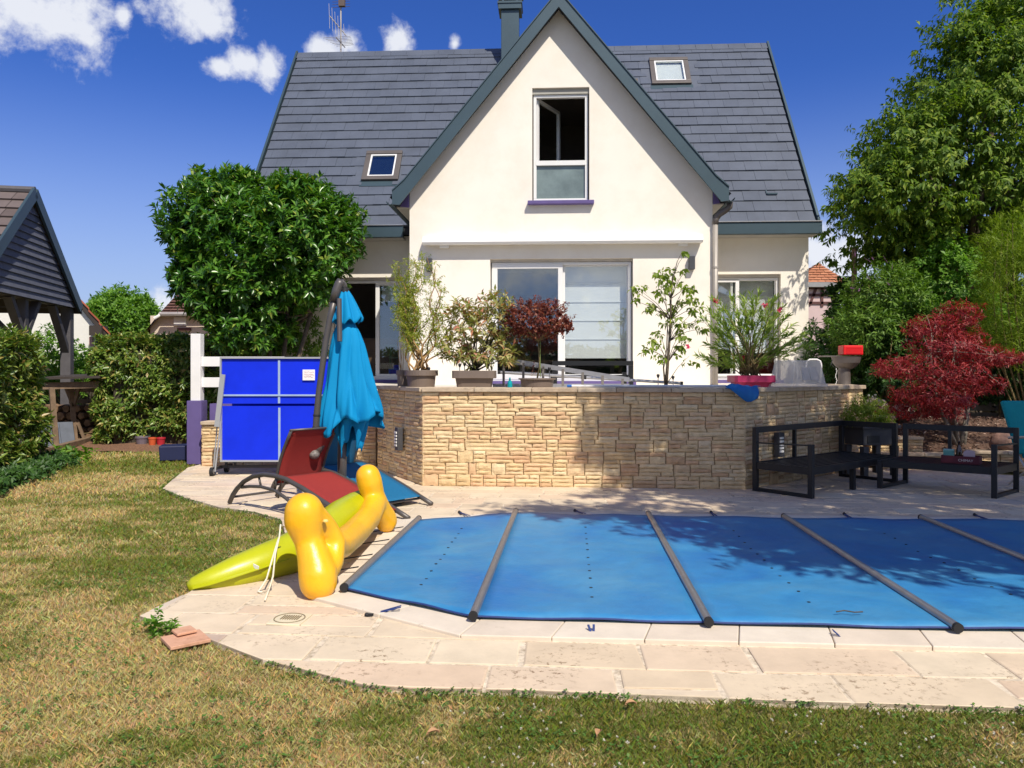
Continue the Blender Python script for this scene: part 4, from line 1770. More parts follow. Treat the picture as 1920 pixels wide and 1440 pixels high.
for px, dy in ((397, 0), (424, .42), (602, 0), (624, .42)):
    c = gr(px, 893, .0)
    c = Vector((c.x, 10.8 + dy, .062))
    if dy:
        c.x = at(px, 880, 11.2).x
    w = MB().tube([c + Vector((-.022, 0, 0)), c + Vector((.022, 0, 0))], .062, 18).build('wheel', m_black, tt, world=True, smooth=False)
    MB().tube([c + Vector((-.027, 0, 0)), c + Vector((.027, 0, 0))], .036, 14).build('rim', mat('grey_plastic', (.18, .17, .17), .6), w, world=True)
l = MB()
for x in (at(425, 0, 11).x, at(600, 0, 11).x):
    l.bar((x - .12, 10.8, .10), (x - .02, 11.25, .11), .035, .04)
    l.bar((x, 10.98, .09), (x, 11.0, zb + .2), .03, .03)
    l.bar((x + .12, 11.0, .09), (x + .12, 11.0, zb + .05), .03, .03)
l.bar((at(412, 0, 11).x, 11.0, .11), (at(615, 0, 11).x, 11.0, .11), .04, .035)
l.build('undercarriage', m_dark, tt, world=True)
# paper note taped to the table
note = thing('paper_note', 'white paper note with red scribbles taped on the blue table', 'note', tuple(at(579, 713, TY - .03)))
MB().grid(lambda u, v: tuple(at(567.5 + 23 * u, 713 - 20 * v, TY - .036 - .006 * math.sin(3 * u) * v)), 5, 4).build('sheet', mat('paper', (.78, .78, .80), .9, vary=.03), note, world=True, solid=.002)
sc = MB()
rs_ = random.Random(4)
for row in range(3):
    x = 571
    while x < 586:
        w = rs_.uniform(1.2, 2.6)
        y = 698 + row * 4.3
        p, q = at(x, y + rs_.uniform(-1, 1), TY - .041), at(x + w, y + rs_.uniform(-1.4, 1.4), TY - .041)
        sc.bar(p, q, .0035, .0035)
        x += w + rs_.uniform(.3, 1)
sc.build('scribbles', mat('red_ink', (.5, .12, .14), .8), note, world=True)['kind'] = 'stuff'

# ================================================================== PARASOL
PYY = 8.32
m_turq = mat('turquoise_cloth', (.0, .235, .50), .8, vary=.05, scale=3, bump=.25, bscale=260, bdist=.002, spec=.25)
m_taupe = mat('taupe_metal', (.105, .095, .09), .42, .35, vary=.06)
par_ = thing('parasol', 'closed turquoise cantilever parasol with a curved grey mast', 'parasol', (-1.85, 8.42, 0))
MB().tube([(-1.85, 8.42, .06), (-1.85, 8.42, .5), (-1.84, 8.42, .98)], .05, 16).build('post', m_taupe, par_, world=True, smooth=True)
bs = MB()
bs.bar((-2.3, 8.42, .03), (-1.25, 8.62, .03), .07, .05)
bs.bar((-1.75, 8.0, .028), (-1.9, 8.9, .028), .07, .045)
bs.build('cross_base', m_dark, par_, world=True)
MB().box((-1.33, 8.62, .07), (.24, .22, .13), .3).build('base_weight', m_dark, par_, world=True, bevel=.015)
msk = [(590, 848), (591.5, 820), (594, 780), (598, 735), (604, 690), (611, 640), (620, 592), (628, 558)]
MB().tube([at(x, y, 8.25) for x, y in msk], [.036] * 3 + [.033] * 5, 14).build('mast', m_taupe, par_, world=True, smooth=True)
MB().tube([at(626, 565, 8.25), at(631, 545, 8.25), at(636, 532, 8.26), at(640, 527, 8.27)], .048, 12).build('mast_head', m_taupe, par_, world=True, smooth=True)
MB().tube([at(638, 528, 8.27), at(644, 535, 8.3), at(646, 546, 8.32)], [.042, .04, .035], 12).build('hinge_arm', m_taupe, par_, world=True, smooth=True)
for y in (777, 800):
    MB().tube([at(594 - (y - 777) * .05, y, 8.25), at(594 - (y - 777) * .05, y + 3, 8.25)], .041, 14).build('collar', m_dark, par_, world=True)
MB().tube([at(592, 848, 8.25), at(606, 830, 8.3), at(628, 802, 8.4)], [.05, .038, .032], 12).build('crank_arm', m_taupe, par_, world=True, smooth=True)
kn = at(589, 852, 8.22)
MB().ball(kn, (.058, .058, .052), 14, 9).build('knob', mat('worn_knob', (.16, .145, .135), .5, vary=.5, scale=40), par_, world=True)


def interp(tab, y):
    for (y0, v0), (y1, v1) in zip(tab, tab[1:]):
        if y <= y1:
            t = (y - y0) / (y1 - y0)
            return v0 + (v1 - v0) * t
    return tab[-1][1]


R_LOW = [(604, 15), (625, 24), (650, 30), (680, 34), (720, 40), (760, 47), (800, 54)]
C_LOW = [(604, 649), (640, 650), (700, 651), (800, 654)]
PX = PYY / F


def canopy(a, t):
    th = 2 * math.pi * a
    hem = 800 + 14 * math.sin(2 * th + .6) + 10 * math.sin(5 * th) - 22 * max(0, math.cos(th)) ** 3
    y = 604 + (hem - 604) * t
    tw = th + .35 * math.sin(3.1 * t)
    pl = abs(math.sin(4 * tw + .4)) ** .6
    am = .30 * min(1, t * 2.5 + .25)
    r = interp(R_LOW, 604 + 196 * t) * PX * (1 - am * .7 + am * pl + .10 * math.sin(11 * th + 3 * t) * t + .05 * math.sin(23 * th + 8 * t) * t)
    r *= 1 + .05 * math.cos(th) * t + (.12 * max(0, math.cos(th)) ** 8) * t
    c = at(interp(C_LOW, y), y, PYY)
    return (c.x + r * math.cos(th), c.y + r * .8 * math.sin(th), c.z)


MB().grid(canopy, 120, 26).build('canopy', m_turq, par_, world=True, smooth=True, solid=.003)


def tails(a, t):
    th = 2 * math.pi * a
    y = 780 + (48 + 22 * math.sin(3 * th + 2.2) + 10 * math.sin(7 * th)) * t
    r = (34 - 16 * t) * PX * (.8 + .4 * abs(math.sin(3 * th + 1.5 * t)))
    c = at(656, y, PYY)
    return (c.x + r * math.cos(th), c.y + r * .8 * math.sin(th), c.z)


MB().grid(tails, 72, 8).build('canopy_tails', m_turq, par_, world=True, smooth=True, solid=.003)
R_UP = [(544, 7), (556, 13), (575, 20), (590, 25), (608, 31)]


def flap(a, t):
    th = 2 * math.pi * a
    hem = 606 + 5 * math.cos(8 * th) - 7 * max(0, math.cos(th)) ** 2 - 5 * max(0, -math.cos(th)) ** 2
    y = 544 + (hem - 544) * t
    r = interp(R_UP, 544 + 64 * t) * PX * (.84 + .24 * abs(math.sin(4 * th + .2)) ** .8)
    c = at(646 + 2.5 * t, y, PYY)
    return (c.x + r * math.cos(th), c.y + r * .85 * math.sin(th), c.z)


MB().grid(flap, 96, 10).build('vent_flap', m_turq, par_, world=True, smooth=True, solid=.003)
MB().tube([at(646, 540, PYY), at(646, 548, PYY)], .05, 14).build('top_cap', m_dark, par_, world=True)
MB().tube([at(636, 560, PYY - .15), at(637, 640, PYY - .2)], .026, 10).build('inner_pole', m_taupe, par_, world=True)

# ================================================================== SUN LOUNGERS
RAIL = [(0, .0), (.06, .085), (.14, .16), (.28, .255), (.45, .325), (.65, .362), (.85, .365), (1.05, .345), (1.3, .285), (1.55, .21), (1.8, .135), (2.05, .05), (2.2, .0)]


def rail_z(x):
    return interp(RAIL, x)


def lounger(label, cloth, origin, ang, lean, hgt):
    t = thing('sun_lounger', label, 'sun lounger', (*origin, 0), ang, 'sun loungers beside the parasol')
    Wd = .60
    for y in (0, Wd):
        r = MB()
        for (x0, z0), (x1, z1) in zip(RAIL, RAIL[1:]):
            pass
        r.tube([(x, y, z + .02) for x, z in RAIL], .026, 8)
        r.build('side_rail', m_taupe, t, smooth=True)
        b = MB().tube([(.24, y, .21), (.4, y, .235), (.6, y, .25), (.85, y, .235), (1.05, y, .17), (1.2, y, .10), (1.34, y, .04)], .018, 7)
        b.tube([(.60, y, .25), (.56, y, .35)], .012, 6)
        b.tube([(.85, y, .24), (.88, y, .36)], .012, 6)
        b.build('lower_brace', m_taupe, t, smooth=True)
    for x, z in ((.05, .085), (.9, .35), (1.02, .33), (2.0, .06), (1.34, .04)):
        MB().tube([(x, 0, z), (x, Wd, z)], .014, 7).build('cross_tube', m_taupe, t)
    MB().grid(lambda u, v: (.98 + 1.06 * u, .02 + .56 * v, rail_z(.98 + 1.06 * u) + .035 - .02 * math.sin(math.pi * v) * math.sin(math.pi * u)), 16, 8).build('seat_sling', cloth, t, smooth=True, solid=.004)
    hx, hz = .84, .30

    def bk(u, v):
        b_ = .035 * math.sin(math.pi * v)
        return (hx + lean * v - b_, .03 + .54 * u, hz + hgt * v)
    MB().grid(bk, 6, 10).build('back_sling', cloth, t, smooth=True, solid=.004)
    f = MB()
    for u in (0, 1):
        f.tube([(bk(u, k / 6)[0] - .004, .015 if u == 0 else .585, bk(u, k / 6)[2]) for k in range(7)], .016, 8)
    f.tube([(hx + lean, .0, hz + hgt + .005), (hx + lean, .6, hz + hgt + .005)], .012, 8)
    f.tube([(hx - .05, .08, .14), (hx + lean * .4 - .05, .08, hz + hgt * .42)], .010, 6)
    f.tube([(hx - .05, .52, .14), (hx + lean * .4 - .05, .52, hz + hgt * .42)], .010, 6)
    f.build('back_frame', m_taupe, t, smooth=True)
    return t


m_red = mat('red_sling', (.27, .022, .018), .9, vary=.06, scale=30, bump=.25, bscale=300, bdist=.002)
m_teal = mat('blue_sling', (.002, .125, .27), .75, vary=.06, scale=30, bump=.25, bscale=300, bdist=.002)
lounger('dark red sling sun lounger with its backrest raised, nearest the table', m_red, (-3.10, 8.49), math.atan2(-.63, .78), .27, .56)
lounger('blue sling sun lounger between the parasol and the stone wall', m_teal, (-2.92, 9.40), math.atan2(-.66, .75), .24, .52)

# ================================================================== INFLATABLES
m_or = mat('orange_vinyl', (.87, .46, .014), .34, vary=.10, scale=3, spec=.55, bump=.30, bscale=22, bdist=.012, dirt=((1.0, .92, .8), 2.2))
bone = thing('inflatable_ring', 'inflatable orange yellow pool toy with rounded lobes beside the pool cover', 'inflatable', (-1.25, 5.0, 0))


def chain(mb, pts, n=4):
    for (a, ra), (b, rb) in zip(pts, pts[1:]):
        for k in range(n + 1):
            t = k / n
            mb.ball(a.lerp(b, t), ra + (rb - ra) * t, 16, 10)


bm_ = MB()
chain(bm_, [(at(570, 960, 5.06), .128), (at(570, 975, 5.06), .130), (at(578, 1012, 5.05), .092), (at(589, 1048, 5.02), .108), (at(596, 1080, 4.99), .126), (at(597, 1090, 4.985), .124)])
chain(bm_, [(at(592, 968, 5.10), .08), (at(616, 988, 5.16), .062), (at(631, 1018, 5.19), .066), (at(626, 1052, 5.12), .070), (at(608, 1080, 5.05), .085)])
chain(bm_, [(at(622, 1026, 5.22), .086), (at(640, 1020, 5.5), .104), (at(664, 1000, 5.95), .106), (at(690, 972, 6.4), .104), (at(704, 942, 6.75), .10)], 8)
chain(bm_, [(at(690, 893, 6.72), .108), (at(693, 905, 6.72), .112), (at(700, 930, 6.75), .10), (at(712, 955, 6.84), .10), (at(722, 972, 6.92), .105), (at(724, 977, 6.93), .102)])
ob = bm_.build('body', m_or, bone, world=True, smooth=True)
rm = ob.modifiers.new('skin', 'REMESH')
rm.mode = 'VOXEL'
rm.voxel_size = .016
rm.use_smooth_shade = True
sm = ob.modifiers.new('soft', 'SMOOTH')
sm.factor = .5
sm.iterations = 9
# valve and seam of the toy
sv = MB()
sv.lathe([(.017, 0), (.019, .006), (.013, .016), (.0, .018)], 10, tuple(at(611, 978, 5.04) + Vector((0, -.01, 0))))
sv.build('valve', mat('clear_valve', (.8, .62, .2), .3), bone, world=True)

m_lime = mat('lime_vinyl', (.43, .455, .006), .34, vary=.06, scale=4, spec=.5, bump=.10, bscale=24, bdist=.008)
lime = thing('inflatable_boat', 'long lime yellow inflatable with a pointed tip lying under the orange toy', 'inflatable', (-1.9, 5.3, 0))
cl_ = [(352, 1102, 5.18, .03), (362, 1098, 5.2, .055), (395, 1089, 5.25, .085), (440, 1074, 5.34, .112), (490, 1057, 5.46, .132), (535, 1042, 5.62, .148), (575, 1022, 5.85, .155), (610, 997, 6.12, .155), (640, 971, 6.42, .15), (668, 950, 6.75, .13), (690, 935, 7.05, .10), (702, 926, 7.25, .05)]
MB().tube([at(x, y, Y) for x, y, Y, r in cl_], [r for *_, r in cl_], 22).build('hull', m_lime, lime, world=True, smooth=True)
fn_ = MB()
for (x0, y0, Y0, r0), (x1, y1, Y1, r1) in zip(cl_[1:7], cl_[2:8]):
    n0, n1 = Vector((.35, -.93, .10)).normalized(), Vector((.35, -.93, .10)).normalized()
    p, q = at(x0, y0, Y0), at(x1, y1, Y1)
    fn_.quad(p + n0 * r0 * .95, q + n1 * r1 * .95, q + n1 * (r1 + .035) + Vector((0, 0, -.01)), p + n0 * (r0 + .03) + Vector((0, 0, -.01)))
fn_.build('seam_flap', m_lime, lime, world=True, solid=.004)
tg = at(480, 1063, 5.30)
MB().box(tg, (.05, .004, .03), rot=Euler((.2, .3, -.4)).to_matrix()).build('care_label', mat('paper', (.78, .78, .80), .9), lime, world=True)
m_cord = mat('white_cord', (.72, .66, .52), .9)
for path in ([(532, 988, 5.35), (526, 984, 5.3), (524, 1005, 5.25), (516, 1040, 5.2), (512, 1080, 5.05), (505, 1104, 5.1), (497, 1128, 4.88)],
             [(522, 1010, 5.27), (510, 1050, 5.2), (500, 1085, 5.1), (487, 1108, 5.12), (484, 1112, 5.07), (492, 1113, 5.06)],
             [(618, 994, 5.9), (640, 985, 6.15), (662, 968, 6.4), (658, 990, 6.2), (630, 998, 5.9)]):
    pts = [at(*p) for p in path]
    pts = [Vector((p.x, p.y, max(p.z, .012))) for p in pts]
    MB().tube(pts, .006, 6).build('cord', m_cord, lime, world=True, smooth=True)

# ================================================================== SMALL THINGS ON THE PAVING AND THE LAWN
m_terra = mat('terracotta', (.64, .36, .23), .85, vary=.14, scale=9, bump=.3, bscale=60, dirt=((.6, .55, .5), 9))
ta = gr(348, 1201, .0)
tile_a = MB().box((ta.x, ta.y, .006), (.205, .205, .018), R(38)).build('terracotta_tile', m_terra, None, bevel=.003)
tag(tile_a, 'larger flat terracotta tile lying half in the grass at the paving corner', 'tile', 'terracotta tiles at the paving corner')
tb_ = gr(345, 1186, .02)
tile_b = MB().box((tb_.x, tb_.y, .030), (.105, .105, .014), R(42)).build('terracotta_tile', m_terra, None, bevel=.003)
tag(tile_b, 'small terracotta tile stacked on top of the larger tile', 'tile', 'terracotta tiles at the paving corner')
dr = gr(543, 1161, .006)
drain = thing('drain_cover', 'square cream plastic drain cover with a slotted round lid in the paving', 'drain cover', (dr.x, dr.y, 0), -.12)
m_cream = mat('cream_plastic', (.70, .62, .44), .45, vary=.05)
MB().box((0, 0, .006), (.20, .20, .012)).build('plate', m_cream, drain, bevel=.003)
MB().tube([(.088 * math.cos(k * math.pi / 12), .088 * math.sin(k * math.pi / 12), .013) for k in range(25)], .0035, 5).build('lid_ring', mat('drain_gap', (.22, .17, .1), .7), drain)
for k in range(8):
    MB().box((-.045 + .014 * k, .01, .0135), (.006, .075, .004)).build('slot', mat('drain_gap', (.22, .17, .1), .7), drain)
for (px, py, rz) in ((812, 1372, .4), (1122, 1373, 1.2), (1183, 1318, .2)):
    p = gr(px, py, .01)
    g = MB().grid(lambda u, v: (p.x + (u - .5) * .055 * math.cos(rz) - (v - .5) * .03 * math.sin(rz) * math.sin(math.pi * u), p.y + (u - .5) * .055 * math.sin(rz) + (v - .5) * .03 * math.cos(rz) * math.sin(math.pi * u), .004 + .012 * math.sin(math.pi * u) + .006 * math.cos(6 * v)), 6, 3)
    o = g.build('fallen_leaf', mat('dry_leaf', (.42, .24, .12), .8, vary=.2, scale=30))
    tag(o, {812: 'dry brown leaf fallen on the lawn in front of the first roller bar', 1122: 'dry brown leaf fallen on the lawn, farther right of the two low ones', 1183: 'dry brown leaf lying in the grass right by the paving edge'}[px], 'leaf', 'fallen leaves on the front lawn')

# ================================================================== THINGS ON THE TERRACE
m_potg = mat('taupe_plastic_pot', (.165, .125, .10), .55, vary=.05, scale=5)
m_pots = mat('pot_soil', (.05, .035, .022), .95)


def round_pot(name, label, px, w, ytop, Y, sq=None, rim=.045, m=m_potg, cat='plant pot', h=None, rz=0, taper=.84, group='taupe plant pots on the terrace'):
    c = at(px, 700, Y)
    r = w / 2 / F * Y
    zt = at(0, ytop, Y).z
    t = thing(name, label, cat, (c.x, c.y, TZ), 0, group)
    hh = zt - TZ if h is None else h
    b = MB()
    b.lathe([(r * taper * .92, 0), (r * taper * .97, hh * .3), (r * taper * 1.02, hh - rim), (r, hh - rim), (r, hh), (r * .92, hh), (r * .90, hh - .03)], 32, (0, 0, 0), sq, rz)
    b.build('pot', m, t, bevel=.004)
    MB().lathe([(r * .9, hh - .035), (r * .4, hh - .02), (.01, hh - .02)], 20, (0, 0, 0), sq, rz).build('soil', m_pots, t)
    return t, Vector((c.x, c.y, TZ + hh - .02)), r


# the plants are built with the greenery further down; their pots stand in a row behind the wall cap
POT1, P1C, P1R = round_pot('potted_willow', 'taupe round pot with a tall twisted willow, beside the parasol', 790, 63, 694, 10.38, None, .075, rz=0)
POT1b, P1bC, P1bR = round_pot('plant_pot', 'smaller taupe pot tucked in beside the willow pot', 755, 24, 694, 10.7, None, .07)
POT2, P2C, P2R = round_pot('potted_shrub', 'square taupe pot with a loose shrub of reddish green leaves', 890, 81, 695, 10.3, 9, .10, rz=0)
POT3, P3C, P3R = round_pot('potted_standard', 'low taupe bowl with a dark red mushroom shaped standard', 1007, 70, 709, 10.2, None, .02, taper=.88)
POT4, P4C, P4R = round_pot('potted_tree', 'slim green leafed sapling in a pot between the two glass doors', 1250, 60, 722, 10.6, None, .02)
m_mag = mat('magenta_plastic', (.52, .035, .12), .45, vary=.05)
POT5, P5C, P5R = round_pot('potted_oleander', 'magenta pot with a spreading pink flowering oleander', 1408, 76, 704, 10.45, 7, .09, m_mag, group=None)

m_solar = mat('chrome', (.55, .55, .55), .25, .9)
SOLAR = [(755, 702, 10.68, 'beside the willow stems in the smaller pot'), (804, 690, 10.36, 'at the rim of the willow pot'), (862, 683, 10.25, 'leftmost in the square pot'), (871, 681, 10.2, 'second from the edge in the square pot'),
         (1030, 690, 10.2, 'in the low bowl of the red standard'), (1234, 703, 10.5, 'left of the sapling trunk'), (1262, 706, 10.5, 'right of the sapling trunk')]
for px, py, Y, where in SOLAR:
    p = at(px, py, Y)
    s = thing('solar_light', 'tiny metal solar stake light ' + where, 'solar light', (p.x, p.y, p.z - .12), 0, 'solar stake lights among the pots')
    MB().tube([(0, 0, -.06), (0, 0, .10)], .006, 6).build('stake', m_solar, s)
    MB().lathe([(.010, .08), (.020, .105), (.022, .12), (.016, .13), (0.001, .132)], 10).build('lamp_head', m_dark, s)

lad = thing('ladder', 'aluminium ladder lying on its edge along the terrace behind the pots', 'ladder', (.3, 11.0, TZ))
A0, A1 = at(924, 671, 11.0), at(1180, 712, 10.9)
B0, B1 = at(924, 671, 11.0), at(1180, 712, 10.9)
lo = lambda p: Vector((p.x, p.y, TZ + .03))
MB().bar(A0, A1, .03, .065).build('rail', m_alu, lad, world=True)
MB().bar(lo(A0), lo(A1), .03, .065).build('rail', m_alu, lad, world=True)
for k in range(7):
    t = .08 + .145 * k
    p = A0.lerp(A1, t)
    MB().bar(p, lo(p), .035, .035, up=(1, 0, 0)).build('rung', mat('dull_aluminium', (.22, .20, .18), .5, .6), lad, world=True)
C0, C1 = at(936, 698, 11.5), at(1278, 718.5, 11.4)
lad2 = thing('telescopic_pole', 'grey telescopic pole lying behind the ladder on the terrace floor', 'pole', tuple(C1))
MB().tube([C0, C1], .022, 10).build('pole', m_alu, lad2, world=True)
for p in (C0, C1):
    MB().tube([p - (C1 - C0).normalized() * .02, p + (C1 - C0).normalized() * .02], .026, 10).build('end_cap', m_black, lad2, world=True)
MB().tube([C0.lerp(C1, .45), C0.lerp(C1, .48)], .027, 10).build('collar', m_black, lad2, world=True)
for k, px in enumerate((1120, 1260)):
    pass

# black frame of a garden armchair on the terrace
m_blk = mat('black_frame', (.010, .011, .013), .42, spec=.45, vary=.05)
xa_, xb_ = at(1036, 680, 12.2).x, at(1187, 680, 12.2).x
zt_ = at(0, 681, 12.2).z
ac = thing('chair_frame', 'black metal garden seat frame standing before the big glass door', 'seat', ((xa_ + xb_) / 2, 12.2, TZ))
b = MB()
b.bar((xa_, 12.2, zt_), (xb_, 12.2, zt_), .06, .07)
b.build('back_rail', m_blk, ac, world=True)
for x in (xa_ + .035, xb_ - .035):
    MB().bar((x, 12.2, TZ), (x, 12.2, zt_ - .036), .07, .06, up=(0, 1, 0)).build('leg', m_blk, ac, world=True)
    MB().bar((x, 12.9, TZ), (x, 12.9, zt_ - .14), .07, .06, up=(0, 1, 0)).build('leg', m_blk, ac, world=True)
MB().box(((xa_ + xb_) / 2, 12.55, TZ + .16), (xb_ - xa_ - .14, .62, .05)).build('seat_frame', m_blk, ac, world=True)

bt = thing('spray_bottle', 'small turquoise spray bottle standing on the wall cap', 'bottle', tuple(at(956, 726, 9.9)))
m_bt = mat('turquoise_plastic', (.0, .30, .34), .3)
MB().lathe([(.03, 0), (.032, .01), (.032, .05), (.026, .075), (.013, .09), (.012, .105)], 14).build('bottle', m_bt, bt)
MB().box((0, -.005, .115), (.022, .045, .022)).build('trigger', m_bt, bt)
bt.location.z = ZW + .056

pole = thing('white_pole', 'white pole with a blue tip lying along the wall cap', 'pole', (1.5, 9.78, ZW + .056))
pa, pb = at(1072, 722, 9.86), at(1362, 722, 9.74)
pa.z = pb.z = ZW + .075
MB().tube([pa, pb], .016, 10).build('pole', m_wpaint, pole, world=True)
MB().tube([pa - (pb - pa).normalized() * .06, pa], .018, 10).build('tip', mat('blue_plastic', (.02, .12, .42), .4), pole, world=True)

cloth = thing('swim_cloth', 'crumpled blue cloth hung over the edge of the wall cap', 'cloth', tuple(at(1395, 727, 9.5)))


def clo(u, v):
    x = 1360 + 60 * u
    edge = ZW + .064
    wv = .012 * math.sin(9 * u + 2 * v) + .008 * math.sin(17 * u - 5 * v)
    drop = (.02 + .165 * min(1, max(0, (u - .12) * 1.9)) * (1 - .25 * max(0, u - .8) * 5)) if u > .1 else .02
    Yf = 9.50 + .20 * max(0, (u - .62)) * 1.2
    if v < .35:
        t = v / .35
        p = at(x + 6 * (1 - t), 700, Yf + .25 - .25 * t)
        return (p.x, p.y, edge + .012 + abs(wv) + .014 * math.sin(6 * u))
    t = (v - .35) / .65
    p = at(x + 3 * math.sin(3 * t), 700, Yf - .012 - .03 * math.sin(2.4 * t) + wv)
    return (p.x, p.y, edge + .008 - drop * t)


MB().grid(clo, 30, 18).build('cloth', mat('blue_cloth', (.01, .14, .42), .8, vary=.08, scale=6), cloth, world=True, smooth=True, solid=.006)


def m_tub_make():
    m, n, p = new_mat('frosted_plastic')
    p.inputs['Base Color'].default_value = (.75, .74, .73, 1)
    p.inputs['Roughness'].default_value = .35
    tl = n.nodes.new('ShaderNodeBsdfTranslucent')
    tl.inputs['Color'].default_value = (.8, .79, .78, 1)
    tp = n.nodes.new('ShaderNodeBsdfTransparent')
    m1 = n.nodes.new('ShaderNodeMixShader')
    m1.inputs[0].default_value = .5
    m2 = n.nodes.new('ShaderNodeMixShader')
    m2.inputs[0].default_value = .42
    n.links.new(p.outputs[0], m1.inputs[1])
    n.links.new(tl.outputs[0], m1.inputs[2])
    n.links.new(m1.outputs[0], m2.inputs[1])
    n.links.new(tp.outputs[0], m2.inputs[2])
    n.links.new(m2.outputs[0], n.nodes['Material Output'].inputs[0])
    return m


ang_d = math.atan2(dD.y, dD.x)
tub = thing('plastic_tub', 'translucent white plastic tub turned upside down on the wall', 'tub', (at(1496, 700, 10.42).x, 10.42, ZW + .056), ang_d)
tw2 = 104 / F * 10.42 / math.cos(ang_d) / 2 * .93
b = MB()
th_ = at(0, 676, 10.42).z - ZW - .056


def tubq(k, z):
    return [(-tw2 * k, -.19 * k, z), (tw2 * k, -.19 * k, z), (tw2 * k, .19 * k, z), (-tw2 * k, .19 * k, z)]


q0_, q1_, q2_, q3_ = tubq(1.0, 0), tubq(1.0, .035), tubq(.93, .04), tubq(.74, th_)
b.add(q0_ + q1_ + q2_ + q3_, [(0, 1, 5, 4), (1, 2, 6, 5), (2, 3, 7, 6), (3, 0, 4, 7), (4, 5, 9, 8), (5, 6, 10, 9), (6, 7, 11, 10), (7, 4, 8, 11), (8, 9, 13, 12), (9, 10, 14, 13), (10, 11, 15, 14), (11, 8, 12, 15), (12, 13, 14, 15)])
m_tub = m_tub_make()
b.build('body', m_tub, tub, bevel=.018, seg=3)
for s in (-.35, .1):
    MB().box((tw2 * (s + .12), -.185 * .84 - .012, th_ * .5), (tw2 * .40, .012, th_ * .5), rot=Matrix.Rotation(-.18, 3, 'X')).build('moulded_panel', m_tub, tub)

hr = thing('tube_handle', 'bent white tube handle rising behind the plastic tub', 'handle', tuple(at(1526, 720, 11.6)))
hp_ = [(1508, 726), (1511, 690), (1513, 678), (1518, 674), (1532, 674), (1538, 677), (1540, 685), (1538, 726)]
MB().tube([at(x, y, 11.6) for x, y in hp_], .013, 10).build('tube', m_wpaint, hr, world=True, smooth=True)
tap = thing('garden_tap', 'small grey tap and hose end in front of the white wall', 'tap', tuple(at(1492, 715, 12.5)))
MB().tube([at(1484, 679, 12.5), at(1490, 677, 12.5), at(1494, 680, 12.5), at(1495, 700, 12.5), at(1495, 724, 12.5)], .012, 8).build('spout', m_grey, tap, world=True)
MB().tube([at(1489, 682, 12.5), at(1488, 698, 12.5)], .022, 8).build('hose_end', m_grey, tap, world=True)

bq = thing('barbecue', 'round grey charcoal barbecue on a column at the end of the terrace', 'barbecue', tuple(at(1583, 722, 12.4)[:2]) + (TZ,))
bo = at(1583, 690, 12.4)
zb_, zt_ = at(0, 690, 12.4).z - TZ, at(0, 668, 12.4).z - TZ
m_bq = mat('barbecue_steel', (.16, .14, .13), .5, .5, vary=.2, scale=5)
MB().lathe([(.10, 0), (.095, .06), (.09, zb_), (.10, zb_ + .01)], 20).build('column', m_bq, bq)
MB().lathe([(.08, zb_ - .02), (.15, zb_ + .02), (.20, zb_ + .08), (.225, zt_ - .01), (.235, zt_), (.21, zt_), (.18, zb_ + .08)], 26, (.03, 0, 0)).build('bowl', m_bq, bq)
MB().box((-.24, 0, zt_ + .0), (.30, .25, .018)).build('side_shelf', m_bq, bq)
MB().tube([(-.22, -.1, zt_ - .03), (-.26, -.12, zt_ - .13), (-.2, -.1, zt_ - .18)], .006, 6).build('hook', m_dark, bq)
rbx = thing('red_box', 'bright red plastic box lying on top of the barbecue', 'box', (bo.x + .10, bo.y, TZ + zt_ + .01))
m_rb = mat('red_plastic', (.70, .010, .012), .4, vary=.04)
MB().box((0, 0, .085), (.315, .22, .155)).build('box', m_rb, rbx, bevel=.015, seg=3)
for k in range(4):
    MB().box((.01, -.113, .035 + .03 * k), (.24, .008, .010)).build('rib', m_rb, rbx)
chn = thing('chain', 'thin pale chain hanging down beside the barbecue column', 'chain', tuple(at(1568, 700, 12.25)))
for k in range(9):
    z = at(0, 690 + 3.6 * k, 12.25).z
    x = at(1567.5 + 1.2 * math.sin(k * 1.3), 0, 12.25).x
    MB().tube([(x, 12.25, z), (x + .008, 12.25, z - .015), (x, 12.25, z - .03)], .005, 5).build('chain_link', m_wpaint, chn, world=True)

